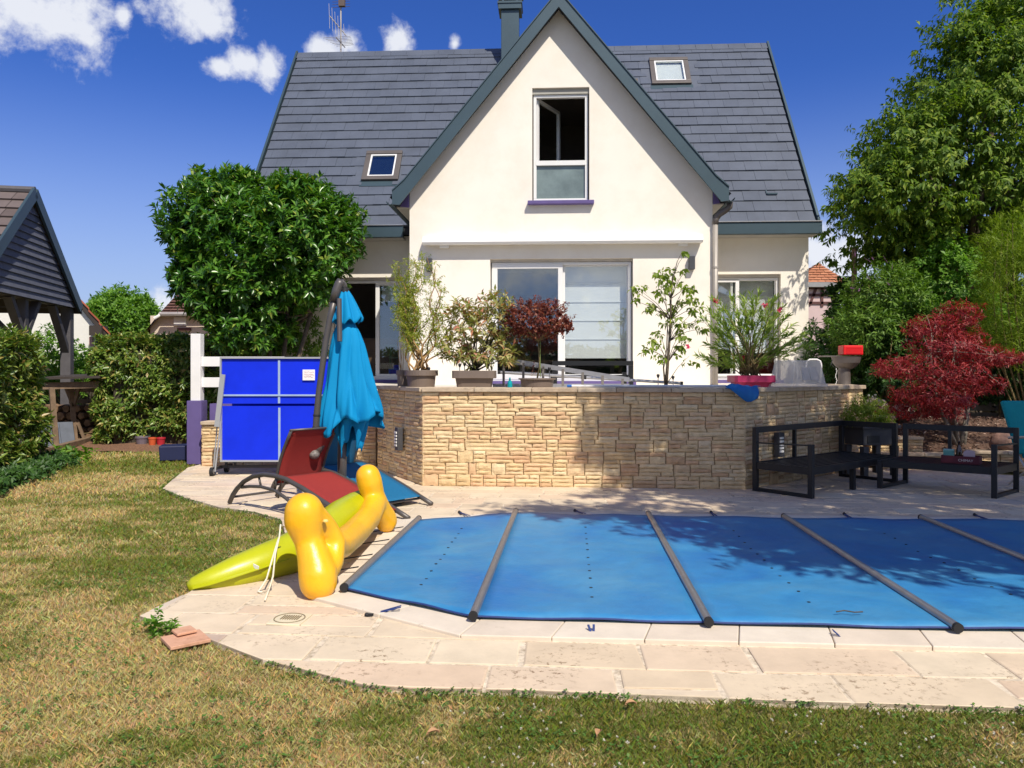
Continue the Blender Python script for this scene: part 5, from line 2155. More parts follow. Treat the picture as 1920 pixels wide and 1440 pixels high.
# ================================================================== BLACK CORNER SEATS
def seat_frame(name, label, B0, d, L, n, D, z_seat, z_back, z_arm, arms, back2=False, group='black garden seat frames at the pool'):
    """B0 back corner (left as seen), d along the back, n towards the front"""
    B0, d, n = Vector((*B0, 0)), Vector((*d, 0)).normalized(), Vector((*n, 0)).normalized()
    cen = B0 + d * (L / 2) + n * (D / 2)
    t = thing(name, label, 'garden seat', tuple(cen), math.atan2(d.y, d.x), group)
    Z = Vector((0, 0, 1))
    w = .058

    def post(p, z, nm='post'):
        MB().bar(p, p + Z * z, w, w, up=tuple(d)).build(nm, m_blk, t, world=True, bevel=.003)
    b0, b1 = B0, B0 + d * L
    f0, f1 = b0 + n * D, b1 + n * D
    post(b0, z_back)
    post(b1, z_back)
    MB().bar(b0 + Z * (z_back - .035) + d * .03, b1 + Z * (z_back - .035) - d * .03, .045, .07).build('back_rail', m_blk, t, world=True)
    MB().bar(b0.lerp(b1, .42) + Z * (z_seat), b0.lerp(b1, .42) + Z * (z_back - .071), w * .7, w * .7, up=tuple(d)).build('back_post', m_blk, t, world=True)
    if back2:
        MB().bar(b1 + Z * (z_back - .035) + n * .03, f1 + Z * (z_back - .035) - n * .03, .045, .07).build('back_rail', m_blk, t, world=True)
        post(f1, z_back)
    for (b, f, on) in ((b0, f0, arms[0]), (b1, f1, arms[1])):
        if on:
            post(f, z_arm)
            MB().bar(b + Z * (z_arm - .03) + n * .03, f + Z * (z_arm - .012) + n * .028, .05, .014).build('arm_rail', m_blk, t, world=True)
        elif not (back2 and b is b1):
            post(f, z_seat)
        MB().bar(b + Z * .022 + n * .03, f + Z * .022 - n * .03, .05, .04).build('floor_rail', m_blk, t, world=True)
    # seat frame and slats
    hs = .085
    e = .032
    k = MB()
    k.bar(f0 + Z * (z_seat - hs / 2) + d * e, f1 + Z * (z_seat - hs / 2) - d * e, .04, hs)
    k.bar(b0 + Z * (z_seat - hs / 2) + d * e, b1 + Z * (z_seat - hs / 2) - d * e, .04, hs)
    k.bar(b0 + Z * (z_seat - hs / 2) + n * e, f0 + Z * (z_seat - hs / 2) - n * e, .04, hs)
    k.bar(b1 + Z * (z_seat - hs / 2) + n * e, f1 + Z * (z_seat - hs / 2) - n * e, .04, hs)
    k.build('seat_frame', m_blk, t, world=True)
    ns = 8
    for i in range(ns):
        a = .06 + (D - .12) * (i + .5) / ns
        MB().bar(b0 + n * a + Z * (z_seat - .012) + d * .03, b1 + n * a + Z * (z_seat - .012) - d * .03, .045, .018).build('slat', m_blk, t, world=True)
    return t


A0_ = (2.98, 9.46)
d1_ = (.78, .63)
n1_ = (.60, -.76)
t1 = seat_frame('corner_seat', 'long black metal corner seat frame against the stone wall, without cushions', A0_, d1_, 2.06, n1_, .735, .355, .78, .62, (True, False), True)
mid = Vector((*A0_, 0)) + Vector((*d1_, 0)).normalized() * 1.02 + Vector((*n1_, 0)).normalized() * .70
MB().bar(mid, mid + Vector((0, 0, .28)), .055, .055, up=(*d1_, 0)).build('post', m_blk, t1, world=True)
t2 = seat_frame('end_seat', 'shorter black metal seat frame with the cardboard tray on it', (5.15, 10.12), (.775, -.63), 1.22, (-.60, -.50), .72, .355, .78, .62, (False, True))

# beer tray, bottle, glass and beer mats on the seat
p = Vector((5.15, 10.12, 0)) + Vector((.775, -.63, 0)).normalized() * .80 + Vector((-.60, -.50, 0)).normalized() * .46
tr_a = math.atan2(-.63, .775)
tray = thing('cardboard_tray', 'dark red cardboard beer tray on the shorter black seat', 'tray', (p.x, p.y, .356), tr_a)
m_wine = mat('wine_red_card', (.10, .008, .018), .6)
b = MB()
for c, d in (((0, 0, .006), (.40, .22, .012)), ((0, -.107, .05), (.40, .006, .085)), ((0, .107, .05), (.40, .006, .085)), ((-.197, 0, .05), (.006, .208, .085)), ((.197, 0, .05), (.006, .208, .085))):
    b.box(c, d)
b.build('tray', m_wine, tray)
tc = bpy.data.curves.new('lettering', 'FONT')
tc.body = 'CHIMAY'
tc.size = .042
tc.extrude = .0006
tc.align_x = 'CENTER'
tco = bpy.data.objects.new('lettering', tc)
COL.objects.link(tco)
tco.parent = tray
tco.location = (.06, -.1125, .03)
tco.rotation_euler = (R(90), 0, 0)
# the letters become a mesh of their own
tc.materials.append(mat('cream_print', (.72, .62, .58), .7))
Mt = Matrix.Translation(tray.location) @ Matrix.Rotation(tr_a, 4, 'Z')


dg = bpy.context.evaluated_depsgraph_get()
lme = bpy.data.meshes.new_from_object(tco.evaluated_get(dg))
lo_ = bpy.data.objects.new('lettering', lme)
bpy.data.objects.remove(tco)
COL.objects.link(lo_)
lo_.parent = tray
lo_.location = (.06, -.1125, .03)
lo_.rotation_euler = (R(90), 0, 0)


def on_tray(x, y, z=.012):
    q = Mt @ Vector((x, y, z))
    return (q.x, q.y, q.z)


bo_ = thing('beer_bottle', 'dark brown beer bottle standing in the red tray', 'bottle', on_tray(-.03, .02))
MB().lathe([(.033, 0), (.034, .01), (.034, .12), (.028, .155), (.014, .195), (.013, .235), (.016, .237), (.016, .25), (.010, .252)], 16).build('bottle', mat('brown_glass', (.035, .012, .006), .12, spec=.7), bo_, smooth=True)
bx_ = thing('carton', 'small pale green carton standing in the red tray', 'carton', on_tray(-.13, -.02), tr_a)
MB().box((0, 0, .075), (.11, .07, .15)).build('carton', mat('pale_green_card', (.26, .46, .42), .7), bx_)
MB().box((0, -.0365, .105), (.11, .003, .06)).build('band', mat('green_card', (.12, .34, .30), .7), bx_)
sh_ = thing('beer_mat', 'pinkish shield shaped beer mat leaning in the red tray', 'beer mat', on_tray(.09, -.06), tr_a)
pts = [(-.06, .06), (-.03, .015), (0, .0), (.03, .015), (.06, .06), (.06, .13), (.03, .15), (-.03, .15), (-.06, .13)]
MB().prism([(x, .0, z) for x, z in pts], (0, .012, 0)).build('mat', mat('pink_card', (.58, .45, .47), .8), sh_)

# dark raised planter with herbs behind the corner of the seat
pl_ = thing('raised_planter', 'dark grey plastic planter on legs overflowing with green herbs', 'planter', (5.08, 10.96, 0), .28)
m_pl = mat('anthracite_plastic', (.05, .05, .055), .5, vary=.1)
zt = .70
MB().box((0, 0, zt - .14), (.56, .38, .26), taper=1.04).build('box', m_pl, pl_, bevel=.012)
MB().box((0, 0, zt - .01), (.64, .46, .045)).build('rim', m_pl, pl_, bevel=.008)
for sx in (-1, 1):
    for sy in (-1, 1):
        MB().box((sx * .25, sy * .17, (zt - .28) / 2), (.075, .075, zt - .28), taper=1.15).build('leg', m_pl, pl_)
MB().box((-.12, -.196, zt - .18), (.20, .012, .10)).build('panel', m_blk, pl_)

# turquoise reclining chair at the right
rc = thing('garden_chair', 'turquoise padded folding chair on a light tube frame at the end of the paving', 'chair', (6.65, 9.75, 0), 0)
m_tq = mat('turquoise_pad', (.0, .27, .30), .85, vary=.06, scale=6, bump=.3, bscale=60)
b = MB().grid(lambda u, v: (6.32 + .52 * u + .04 * (1 - v) - .02, 9.72 + .25 * v, .42 + .66 * v + .0 * u), 6, 10)
b.build('back_pad', m_tq, rc, world=True, smooth=True, solid=.06, bevel=.02)
b = MB().grid(lambda u, v: (6.40 + .50 * u, 9.20 + .52 * v, .44 - .04 * v), 6, 8)
b.build('seat_pad', m_tq, rc, world=True, smooth=True, solid=.06, bevel=.02)
m_tube = mat('pale_tube', (.50, .50, .48), .4, .3)
for x in (6.33, 6.96):
    MB().tube([(x + .08, 9.98, 1.05), (x + .02, 9.72, .42), (x - .02, 9.25, .02)], .014, 8).build('frame', m_tube, rc, world=True)
    MB().tube([(x, 9.22, .42), (x + .03, 9.9, .02)], .014, 8).build('leg', m_tube, rc, world=True)
    MB().tube([(x - .02, 9.82, .62), (x - .03, 9.4, .66), (x - .02, 9.25, .62)], .018, 8).build('arm_rest', m_tube, rc, world=True)

# ================================================================== RAISED BED WITH LOW STONE WALLS ON THE RIGHT
bed = MB()


def bedf(u, v):
    x, y = 5.25 + 5.5 * u, 11.75 + 3.6 * v
    z = .12 + .50 * min(1, v * 2.2) ** .8 + .10 * float(fbm(np.array([x * 1.4]), np.array([y * 1.4]), 12, 3)[0]) - .06 * u
    return (x, y - .55 * u, z)


bed.grid(bedf, 40, 24)
m_mulch = mat('bark_mulch', (.13, .075, .05), .95, vary=.5, scale=40, bump=1.0, bscale=45, bdist=.04)
tag(bed.build('flower_bed', m_mulch, None, smooth=True), kind='structure')
n = 2600
u_, v_ = RNG.uniform(.05, .8, n), RNG.uniform(0, .6, n)
P = np.array([bedf(a, b_) for a, b_ in zip(u_, v_)]) + np.array([0, 0, .012])
geo = leaf_geo(P, np.concatenate([RNG.normal(0, 1, (n, 2)), RNG.normal(0, .25, (n, 1))], 1), np.tile([0, 0, 1.], (n, 1)) + RNG.normal(0, .5, (n, 3)), RNG.uniform(.04, .11, n), RNG.uniform(.015, .035, n), .1, .1)
tag(np_mesh('bark_chips', *geo, mat_leaf('bark_chip', [(0, (.10, .05, .035)), (.5, (.24, .14, .10)), (.85, (.36, .25, .19)), (1, (.5, .40, .33))], .9, .0)), kind='stuff')
bw = thing('bed_wall', 'low stone wall in front of the mulched bed with the red maple', 'wall', (7.0, 11.4, 0))
stone_wall(bw, [((5.45, 11.62), (6.7, 11.42), 0, .20), ((6.7, 11.42), (9.2, 10.75), 0, .25)], 80, 91, .18, .045)
bw2 = thing('step_wall', 'stepped stone ledge rising beside the end of the terrace wall', 'wall', (5.9, 12.0, 0))
stone_wall(bw2, [((5.5, 11.86), (6.28, 11.80), 0, .42)], 40, 95, .25, .045)
bw3 = thing('step_wall', 'topmost stone ledge at the end of the terrace wall, above the stepped ledge', 'wall', (5.8, 12.3, 0))
stone_wall(bw3, [((5.45, 12.20), (6.02, 12.16), .3, .72)], 30, 97, .25, .045)
MB().box((5.75, 12.4, .25), (.55, .3, .5)).build('wall_core', m_back, bw3, world=True)

m_rock = mat('reddish_rock', (.22, .13, .10), .9, vary=.3, scale=6, bump=.8, bscale=14, bdist=.03)


def rock(p, r, label, seed, m=m_rock, name='boulder'):
    b = MB().ball((0, 0, 0), 1, 14, 9)
    q = []
    for v in b.v:
        v = Vector(v)
        k = 1 + .45 * (float(fbm(np.array([v.x * 1.6 + seed * 7 + 20]), np.array([v.y * 1.6 + v.z * 2 + 20]), seed, 3)[0]) - .5)
        q.append((v.x * r[0] * k, v.y * r[1] * k, v.z * r[2] * k))
    b.v = q
    o = b.build(name, m, None, smooth=True)
    o.location = p
    return tag(o, label, 'rock', 'rocks in the raised bed')


rock((7.35, 11.55, .40), (.20, .18, .16), 'reddish boulder at the right end of the mulched bed, by the turquoise chair', 1)
rock((7.35, 12.75, .70), (.17, .15, .16), 'brown boulder directly behind the maple trunk', 2)
rock((6.55, 13.0, .78), (.20, .16, .14), 'pale speckled rock left of the maple trunk', 3, mat('pale_rock', (.34, .28, .23), .9, vary=.3, scale=8, bump=.8, bscale=16, bdist=.03))
rock((6.15, 13.1, .86), (.22, .16, .15), 'pale rock beside the herbs, leftmost in the raised bed', 4, MATS['pale_rock'])
sl = thing('timber_edging', 'weathered timber edging boards behind the maple', 'edging', (8.0, 13.8, .5))
m_tim = mat('grey_timber', (.14, .125, .095), .9, vary=.25, scale=7, bump=.4, bscale=40)
for z in (.66, .84):
    MB().box((8.6, 13.75, z), (3.4, .07, .15), R(-4)).build('board', m_tim, sl, world=True)
for k in range(7):
    MB().tube([(7.25 + .42 * k, 13.76 - .029 * k, .84), (7.25 + .42 * k, 13.68 - .029 * k, .84)], .02, 7).build('bolt', m_dark, sl, world=True)

# ================================================================== HALF-TIMBERED HOUSE FAR BEHIND
fh = thing('timbered_house', 'distant half timbered pink house with an orange hipped tile roof', 'house', (22.0, 52, 0))
m_otile = mat_pieces('orange_tile', [(0, (.42, .16, .075)), (.5, (.52, .22, .11)), (1, (.47, .19, .10))], .85, 'island', .25, 2, .3, 10, .02)
m_pink = mat('pink_render', (.56, .42, .40), .9, vary=.05)
m_beam = mat('brown_beam', (.10, .04, .035), .8)
YH = 52.0
ap = at(1542, 497, YH)
el_, er_ = at(1488, 531, YH - 2), at(1578, 531, YH - 2)
wl, wr = at(1496, 540, YH - 1.6).x, at(1570, 540, YH - 1.6).x
MB().box(((wl + wr) / 2, YH + 1.2, (el_.z) / 2), (wr - wl, 5.6, el_.z)).build('wall', m_pink, fh, world=True)
cx_ = (el_.x + er_.x) / 2
cxr = ap.x
ro = MB()
ex0, ex1, ey0, ey1, ez = el_.x, er_.x + .5, YH - 2.1, YH + 5, el_.z
apx = Vector((cxr, YH + .6, ap.z + .2))
nrow = 8
for k in range(nrow):
    t0, t1 = k / nrow, (k + 1) / nrow + .02
    for (p, q) in (((ex0, ey0), (ex1, ey0)), ((ex1, ey0), (ex1, ey1)), ((ex0, ey1), (ex0, ey0)), ((ex1, ey1), (ex0, ey1))):
        a0 = Vector((*p, ez)).lerp(apx, t0)
        a1 = Vector((*q, ez)).lerp(apx, t0)
        b0 = Vector((*p, ez)).lerp(apx, t1)
        b1 = Vector((*q, ez)).lerp(apx, t1)
        nt_ = max(2, int((a1 - a0).length / .5))
        for i in range(nt_):
            ro.quad(a0.lerp(a1, i / nt_) + Vector((0, 0, .07)), a0.lerp(a1, (i + .94) / nt_) + Vector((0, 0, .07)), b0.lerp(b1, (i + .94) / nt_), b0.lerp(b1, i / nt_))
for (p, q) in (((ex0, ey0), (ex1, ey0)), ((ex1, ey0), (ex1, ey1)), ((ex0, ey1), (ex0, ey0)), ((ex1, ey1), (ex0, ey1))):
    ro.add([(*p, ez - .04), (*q, ez - .04), tuple(apx - Vector((0, 0, .05)))], [(0, 1, 2)])
ro.build('roof_tiles', m_otile, fh, world=True)['kind'] = 'stuff'
MB().box(((ex0 + ex1) / 2, (ey0 + ey1) / 2, ez - .1), (ex1 - ex0 + .1, ey1 - ey0 + .1, .3)).build('eave', mat('grey_eave', (.25, .25, .25), .7), fh, world=True)
yf = YH - 1.62
for (x0, y0, x1, y1) in ((1530, 540, 1518, 572), (1541, 540, 1541, 575), (1554, 540, 1567, 572), (1497, 553, 1570, 553), (1497, 568, 1570, 568), (1568, 540, 1568, 590), (1497, 540, 1570, 540.5)):
    MB().bar(at(x0, y0, yf), at(x1, y1, yf), .16, .12, up=(0, 1, 0)).build('beam', m_beam, fh, world=True)

# ================================================================== HOUSES AND CARPORT ON THE LEFT
nh = thing('neighbour_house', 'white neighbouring house with a red tiled gable roof behind the carport', 'house', (-13.5, 22, 0))
m_nw = mat('neighbour_white', (.74, .73, .68), .9, vary=.03)
YN = 22.0
xr_ = at(183, 600, YN).x
pR, pT = at(212, 628, YN), at(146, 548, YN)
sl_ = (pT.z - pR.z) / (pR.x - pT.x)
apx_ = -15.2
apz_ = pR.z + sl_ * (pR.x - apx_)
xl_ = 2 * apx_ - xr_
MB().prism([(xl_, YN, 0), (xr_, YN, 0), (xr_, YN, pR.z + sl_ * (pR.x - xr_) - .25), (apx_, YN, apz_ - .25), (xl_, YN, pR.z + sl_ * (pR.x - xr_) - .25)], (-4.4, 7.0, 0)).build('wall', m_nw, nh, world=True)
m_rtile = mat_pieces('red_tile', [(0, (.33, .085, .05)), (.5, (.42, .12, .065)), (1, (.37, .10, .06))], .8, 'island', .2, 3, .3, 12, .02)
m_fas2 = mat('dark_board', (.045, .035, .03), .8)
NB = Vector((-4.4, 7.0, 0)).normalized()
for s in (-1, 1):
    x1 = apx_ + s * (pR.x - apx_)
    MB().prism([(apx_, YN - .16, apz_ - .04), (x1, YN - .16, pR.z - .04), (x1, YN - .16, pR.z - .24), (apx_, YN - .16, apz_ - .24)], tuple(NB * 8.6)).build('roof', m_fas2, nh, world=True)
    tl = MB()
    N = 13
    for i in range(N):
        for k in range(24):
            f0, f1 = i / N, (i + 1.08) / N
            a = Vector((apx_ + (x1 - apx_) * f0, YN - .2, apz_ + (pR.z - apz_) * f0 + .0)) + NB * (.36 * k)
            b_ = Vector((apx_ + (x1 - apx_) * f1, YN - .2, apz_ + (pR.z - apz_) * f1 + .07)) + NB * (.36 * k)
            tl.prism([tuple(a), tuple(b_), tuple(b_ + NB * .34), tuple(a + NB * .34)], (0, 0, -.06))
    tl.build('roof_tiles', m_rtile, nh, world=True)['kind'] = 'stuff'
MB().box((xr_ + .08, YN - .1, pR.z + sl_ * (pR.x - xr_) - .42), (.35, .35, .28)).build('eave_block', m_fas2, nh, world=True)
w_ = at(172, 640, YN)
MB().box((w_.x, YN - .02, w_.z), (.10, .06, .26)).build('house_plate', mat('rose_plate', (.42, .25, .22), .7), nh, world=True)
MB().box((xr_ + .5, YN + 1, 1.2), (1.0, 2, 2.6)).build('side_porch', m_fas2, nh, world=True)

bh = thing('brown_roof_house', 'cream house with a steep brown tiled roof beyond the hedge', 'house', (-13.0, 32, 0))
YB = 32.0
m_btile = mat_pieces('brown_tile', [(0, (.125, .062, .045)), (.5, (.165, .08, .06)), (1, (.14, .07, .05))], .85, 'island', .2, 3, .3, 10, .02)
m_cr = mat('cream_wall', (.62, .52, .42), .9, vary=.04)
pA, pB_, pC, pD = at(266, 634, YB), at(324, 528, YB + 1.5), at(302, 590, YB), at(430, 590, YB)
x0w = at(284, 620, YB + .3).x
MB().box(((x0w + pD.x) / 2, YB + 3.2, (pC.z) / 2), (pD.x - x0w, 6, pC.z - .05)).build('wall', m_cr, bh, world=True)
rt_ = MB()
apB = Vector((pB_.x + .2, YB + 3.2, pB_.z + .4))
apE = Vector((pD.x + 2, YB + 3.2, pB_.z + .4))
N = 14
for k in range(N):
    t0, t1 = k / N, (k + 1.06) / N
    f0, f1 = Vector((pC.x, YB - .15, pC.z)), Vector((pD.x + 2, YB - .15, pC.z))
    a0, a1, b0, b1 = f0.lerp(apB, t0), f1.lerp(apE, t0), f0.lerp(apB, t1), f1.lerp(apE, t1)
    m_ = 16
    for i in range(m_):
        up_ = Vector((0, -.05, .05))
        rt_.quad(a0.lerp(a1, i / m_) + up_, a0.lerp(a1, (i + .96) / m_) + up_, b0.lerp(b1, (i + .96) / m_), b0.lerp(b1, i / m_))
    l0, l1 = Vector((pA.x, YB - .1, pA.z)), Vector((pA.x, YB + 6.5, pA.z))
    m0 = Vector((pC.x, YB - .15, pC.z))
    c0, c1 = l0.lerp(apB, t0), l1.lerp(apB, t0)
    e0, e1 = l0.lerp(apB, t1), l1.lerp(apB, t1)
    for i in range(8):
        up_ = Vector((-.05, 0, .05))
        rt_.quad(c0.lerp(c1, i / 8) + up_, c0.lerp(c1, (i + .96) / 8) + up_, e0.lerp(e1, (i + .96) / 8), e0.lerp(e1, i / 8))
    # the front triangle of the left slope
    d0_, d1_v = l0.lerp(apB, t0), m0.lerp(apB, t0)
    h0, h1 = l0.lerp(apB, t1), m0.lerp(apB, t1)
    rt_.quad(d0_ + Vector((0, -.03, .03)), d1_v + Vector((0, -.03, .03)), h1, h0)
dn = Vector((0, .03, -.05))
rt_.quad(f0 + dn, f1 + dn, apE + dn, apB + dn)
rt_.add([tuple(l0 + dn), tuple(m0 + dn), tuple(apB + dn)], [(0, 1, 2)])
rt_.add([tuple(l0 + dn), tuple(l1 + dn), tuple(apB + dn)], [(0, 1, 2)])
rt_.build('roof_tiles', m_btile, bh, world=True)['kind'] = 'stuff'
gb = MB().tube([at(300, 589, YB - .3), at(430, 589, YB - .3)], .09, 8)
gb.build('gutter', mat('grey_gutter', (.3, .28, .27), .6), bh, world=True)
MB().tube([at(302, 586, YB - .3), at(298, 592, YB - .35), at(289, 597, YB - .4)], .06, 7).build('gutter_end', m_wpaint, bh, world=True)
MB().box((at(334, 0, YB - .05).x, YB + .15, at(0, 602, YB).z), (.5, .1, .35)).build('window', m_wpaint, bh, world=True)
MB().box((at(342, 0, YB - .05).x, YB + .14, at(0, 617, YB).z), (.55, .1, .12)).build('ledge', m_beam, bh, world=True)

# carport: shingled gable on posts
m_slate = mat_pieces('grey_board', [(0, (.11, .12, .16)), (.5, (.15, .16, .205)), (1, (.125, .135, .178))], .75, 'object', .3, 6, .4, 40, .006)
m_post = mat('grey_stained_wood', (.085, .080, .088), .75, vary=.15, scale=6, bump=.3, bscale=30)
cp = thing('carport', 'grey carport with a boarded gable, braced posts and a brown tiled roof', 'carport', (-9.4, 15.0, 0))
gA, gB = Vector((-8.02, 11.45, 0)) * 1.12, Vector((-8.76, 15.5, 0)) * 1.12
gd = (gB - gA).normalized()
gn = Vector((gd.y, -gd.x, 0))           # outwards, to the garden
zbot = at(143, 578, 15.5 * 1.12).z
apt = at(62, 366, 13.45 * 1.12)
gC = gA.lerp(gB, (apt - gA).dot(gd) / (gB - gA).length)
gl = (gB - gA).length
hc = (gC - gA).length
zap = apt.z
rows = 13
for k in range(rows):
    z0, z1 = zbot + (zap - .22 - zbot) * k / rows, zbot + (zap - .22 - zbot) * (k + 1) / rows
    f = lambda z: (z - zbot) / (zap - zbot)
    s0, s1 = hc * f(z0), hc * f(z1)
    e0, e1 = gl - (gl - hc) * f(z0), gl - (gl - hc) * f(z1)
    zz = Vector((0, 0, 1))
    q = [gA + gd * s0 + zz * z0 + gn * .045, gA + gd * e0 + zz * z0 + gn * .045, gA + gd * e1 + zz * (z1 + .02) + gn * .012, gA + gd * s1 + zz * (z1 + .02) + gn * .012]
    MB().prism([tuple(p) for p in q], tuple(gn * -.022)).build('board', m_slate, cp, world=True)
for (a, b_) in ((gA - gd * .25, gC), (gB + gd * .06, gC)):
    za = zbot - (.25 if a.y < gC.y else .06) * (zap - zbot) / hc
    p, q = Vector((a.x, a.y, za + .05)), Vector((b_.x, b_.y, zap + .05))
    MB().bar(p + gn * .10, q + gn * .10, .05, .22, up=tuple(gn.cross((q - p).normalized()))).build('verge_board', m_fascia, cp, world=True)
back = -gn * 6.0
for (a, s) in ((gA - gd * .3, 1), (gB + gd * .08, -1)):
    za = zbot - (.3 if s > 0 else .08) * (zap - zbot) / hc
    lo_, hi_ = Vector((a.x, a.y, za)) + gn * .12, Vector((gC.x, gC.y, zap + .02)) + gn * .12
    tl = MB()
    N = 11
    for k in range(N):
        a0, b0 = lo_.lerp(hi_, k / N), lo_.lerp(hi_, (k + 1.08) / N)
        upn = gn.cross(hi_ - lo_).normalized() * (1 if gn.cross(hi_ - lo_).z > 0 else -1)
        for i in range(18):
            w0, w1 = back * (i / 18), back * ((i + .97) / 18)
            tl.quad(a0 + w0 + upn * .07, a0 + w1 + upn * .07, b0 + w1 + upn * .03, b0 + w0 + upn * .03)
            tl.quad(a0 + w0 + upn * .02, a0 + w1 + upn * .02, a0 + w1 + upn * .07, a0 + w0 + upn * .07)
    tl.build('roof_tiles', mat_pieces('taupe_tile', [(0, (.11, .085, .08)), (1, (.15, .12, .115))], .85, 'island', .2, 3, .3, 20, .01), cp, world=True)['kind'] = 'stuff'
    MB().prism([tuple(lo_), tuple(hi_), tuple(hi_ + back), tuple(lo_ + back)], (0, 0, -.05)).build('roof_deck', m_fas2, cp, world=True)
MB().tube([Vector((gC.x, gC.y, zap + .1)) + gn * .1, Vector((gC.x, gC.y, zap + .1)) + back], .07, 8).build('ridge', m_post, cp, world=True)


def cpost(p, z, w=.21, name='post'):
    MB().bar((p.x, p.y, 0), (p.x, p.y, z), w, w, up=tuple(gd)).build(name, m_post, cp, world=True, bevel=.006)


inn = -gn * .12
cpost(gB + inn - gd * .12, zbot + .05)
cpost(gC + inn, zbot + .05, .15)
cpost(gA + inn + gd * .12, zbot + .05)
MB().bar(gA + inn + Vector((0, 0, zbot + .07)), gB + inn + Vector((0, 0, zbot + .07)), .16, .16).build('beam', m_post, cp, world=True)
for (c, s, L) in ((gB + inn - gd * .12, -1, 1.0), (gC + inn, 1, .75), (gC + inn, -1, .75)):
    MB().bar(Vector((c.x, c.y, zbot - L * 1.05)) + gn * .0, Vector((c.x, c.y, zbot)) + gd * (s * L * .85), .11, .15, up=tuple(gn)).build('brace', m_post, cp, world=True)
MB().bar(Vector((gC.x, gC.y, zbot - 1.0)) + inn, Vector((gC.x, gC.y, zbot)) + inn - gn * .9, .12, .14).build('brace', m_post, cp, world=True)
MB().bar(Vector((gC.x, gC.y, zbot + .07)) + inn, Vector((gC.x, gC.y, zbot + .07)) + back * .9, .16, .16).build('beam', m_post, cp, world=True)
MB().bar(Vector((gB.x, gB.y, zbot + .07)) + inn, Vector((gB.x, gB.y, zbot + .07)) + back * .9, .16, .16).build('beam', m_post, cp, world=True)
for k in (.45, .9):
    c = gB + back * k
    cpost(c, zbot)

# log shelter with logs, leaning slates
ls = thing('log_shelter', 'low wooden firewood shelter with a dark felt roof between the hedges', 'shelter', (-8.9, 15.5, 0))
m_oldw = mat('weathered_wood', (.20, .135, .085), .9, vary=.3, scale=8, bump=.4, bscale=40)
rf_ = [at(74, 712, 14.6), at(187, 709, 15.3)]
MB().prism([tuple(rf_[0]), tuple(rf_[1]), (rf_[1].x - .2, 16.6, rf_[1].z + .05), (rf_[0].x - .3, 16.2, rf_[0].z + .05)], (0, 0, .045)).build('roof', m_fas2, ls, world=True)
MB().bar(at(78, 724, 14.75), at(184, 721, 15.45), .05, .13).build('beam', m_oldw, ls, world=True)
for (px, py, top) in ((142, 832, 727), (106, 846, 727)):
    b_ = gr(px, py)
    MB().bar(tuple(b_), tuple(at(px - 9, top, b_.y - .05)), .085, .085).build('post', m_oldw, ls, world=True)
Yp = gr(142, 832).y - .05
MB().bar(at(138, 762, Yp), at(124, 727, Yp), .05, .06).build('brace', m_oldw, ls, world=True)
MB().bar(at(138, 762, Yp), at(148, 727, Yp), .05, .06).build('brace', m_oldw, ls, world=True)
MB().bar(at(146, 792, Yp), at(160, 828, Yp), .045, .045).build('brace', m_oldw, ls, world=True)
for z in (.30, .58, .84, 1.08):
    MB().box((-8.55, 16.35, z), (1.5, .03, .09), R(10)).build('slat', m_oldw, ls, world=True)
rl = random.Random(2)
m_log = mat('split_log', (.20, .12, .065), .9, vary=.45, scale=12)
for row in range(5):
    for i in range(6):
        c = Vector((-9.75 + .19 * i + (row % 2) * .09 + rl.uniform(-.02, .02), 15.75 + .05 * i, .10 + row * .15))
        r_ = rl.uniform(.06, .092)
        o = MB().tube([c, c + Vector((.02, .45, 0))], r_, rl.choice((5, 6, 7))).build('log', m_log, None)
        tag(o, 'split firewood log in the stack under the low shelter', 'log', 'firewood logs stacked in the shelter')
for i, (px, py, w_) in enumerate(((86, 846, 20), (104, 842, 20), (126, 836, 26))):
    g = gr(px, py)
    zt_ = .46
    d_ = Vector((.85, .52, 0)).normalized()
    W_ = w_ / F * g.y * 1.05
    p0, p1 = g - d_ * W_ / 2, g + d_ * W_ / 2
    lean_ = Vector((-.14, .14, zt_))
    o = MB().prism([tuple(p0), tuple(p1), tuple(p1 + lean_), tuple(p0 + lean_)], (-.01, .03, 0)).build('slate_slab', mat('slate_slab', (.085, .10, .13), .7, vary=.2, scale=5), None)
    tag(o, ['grey slate slab leaning by the shelter, partly behind the leaves of the hedge', 'grey slate slab leaning in the middle of three by the shelter', 'widest grey slate slab leaning against the shelter post'][i], 'slab', 'slate slabs leaning on the log shelter')
tbm = thing('timber_beam', 'old squared timber lying on the ground in front of the log shelter', 'beam', (-8.0, 13.9, 0))
MB().bar(gr(74, 856) + Vector((0, 0, .06)), gr(182, 826) + Vector((0, 0, .06)), .12, .12).build('beam', m_oldw, tbm, world=True, bevel=.01)

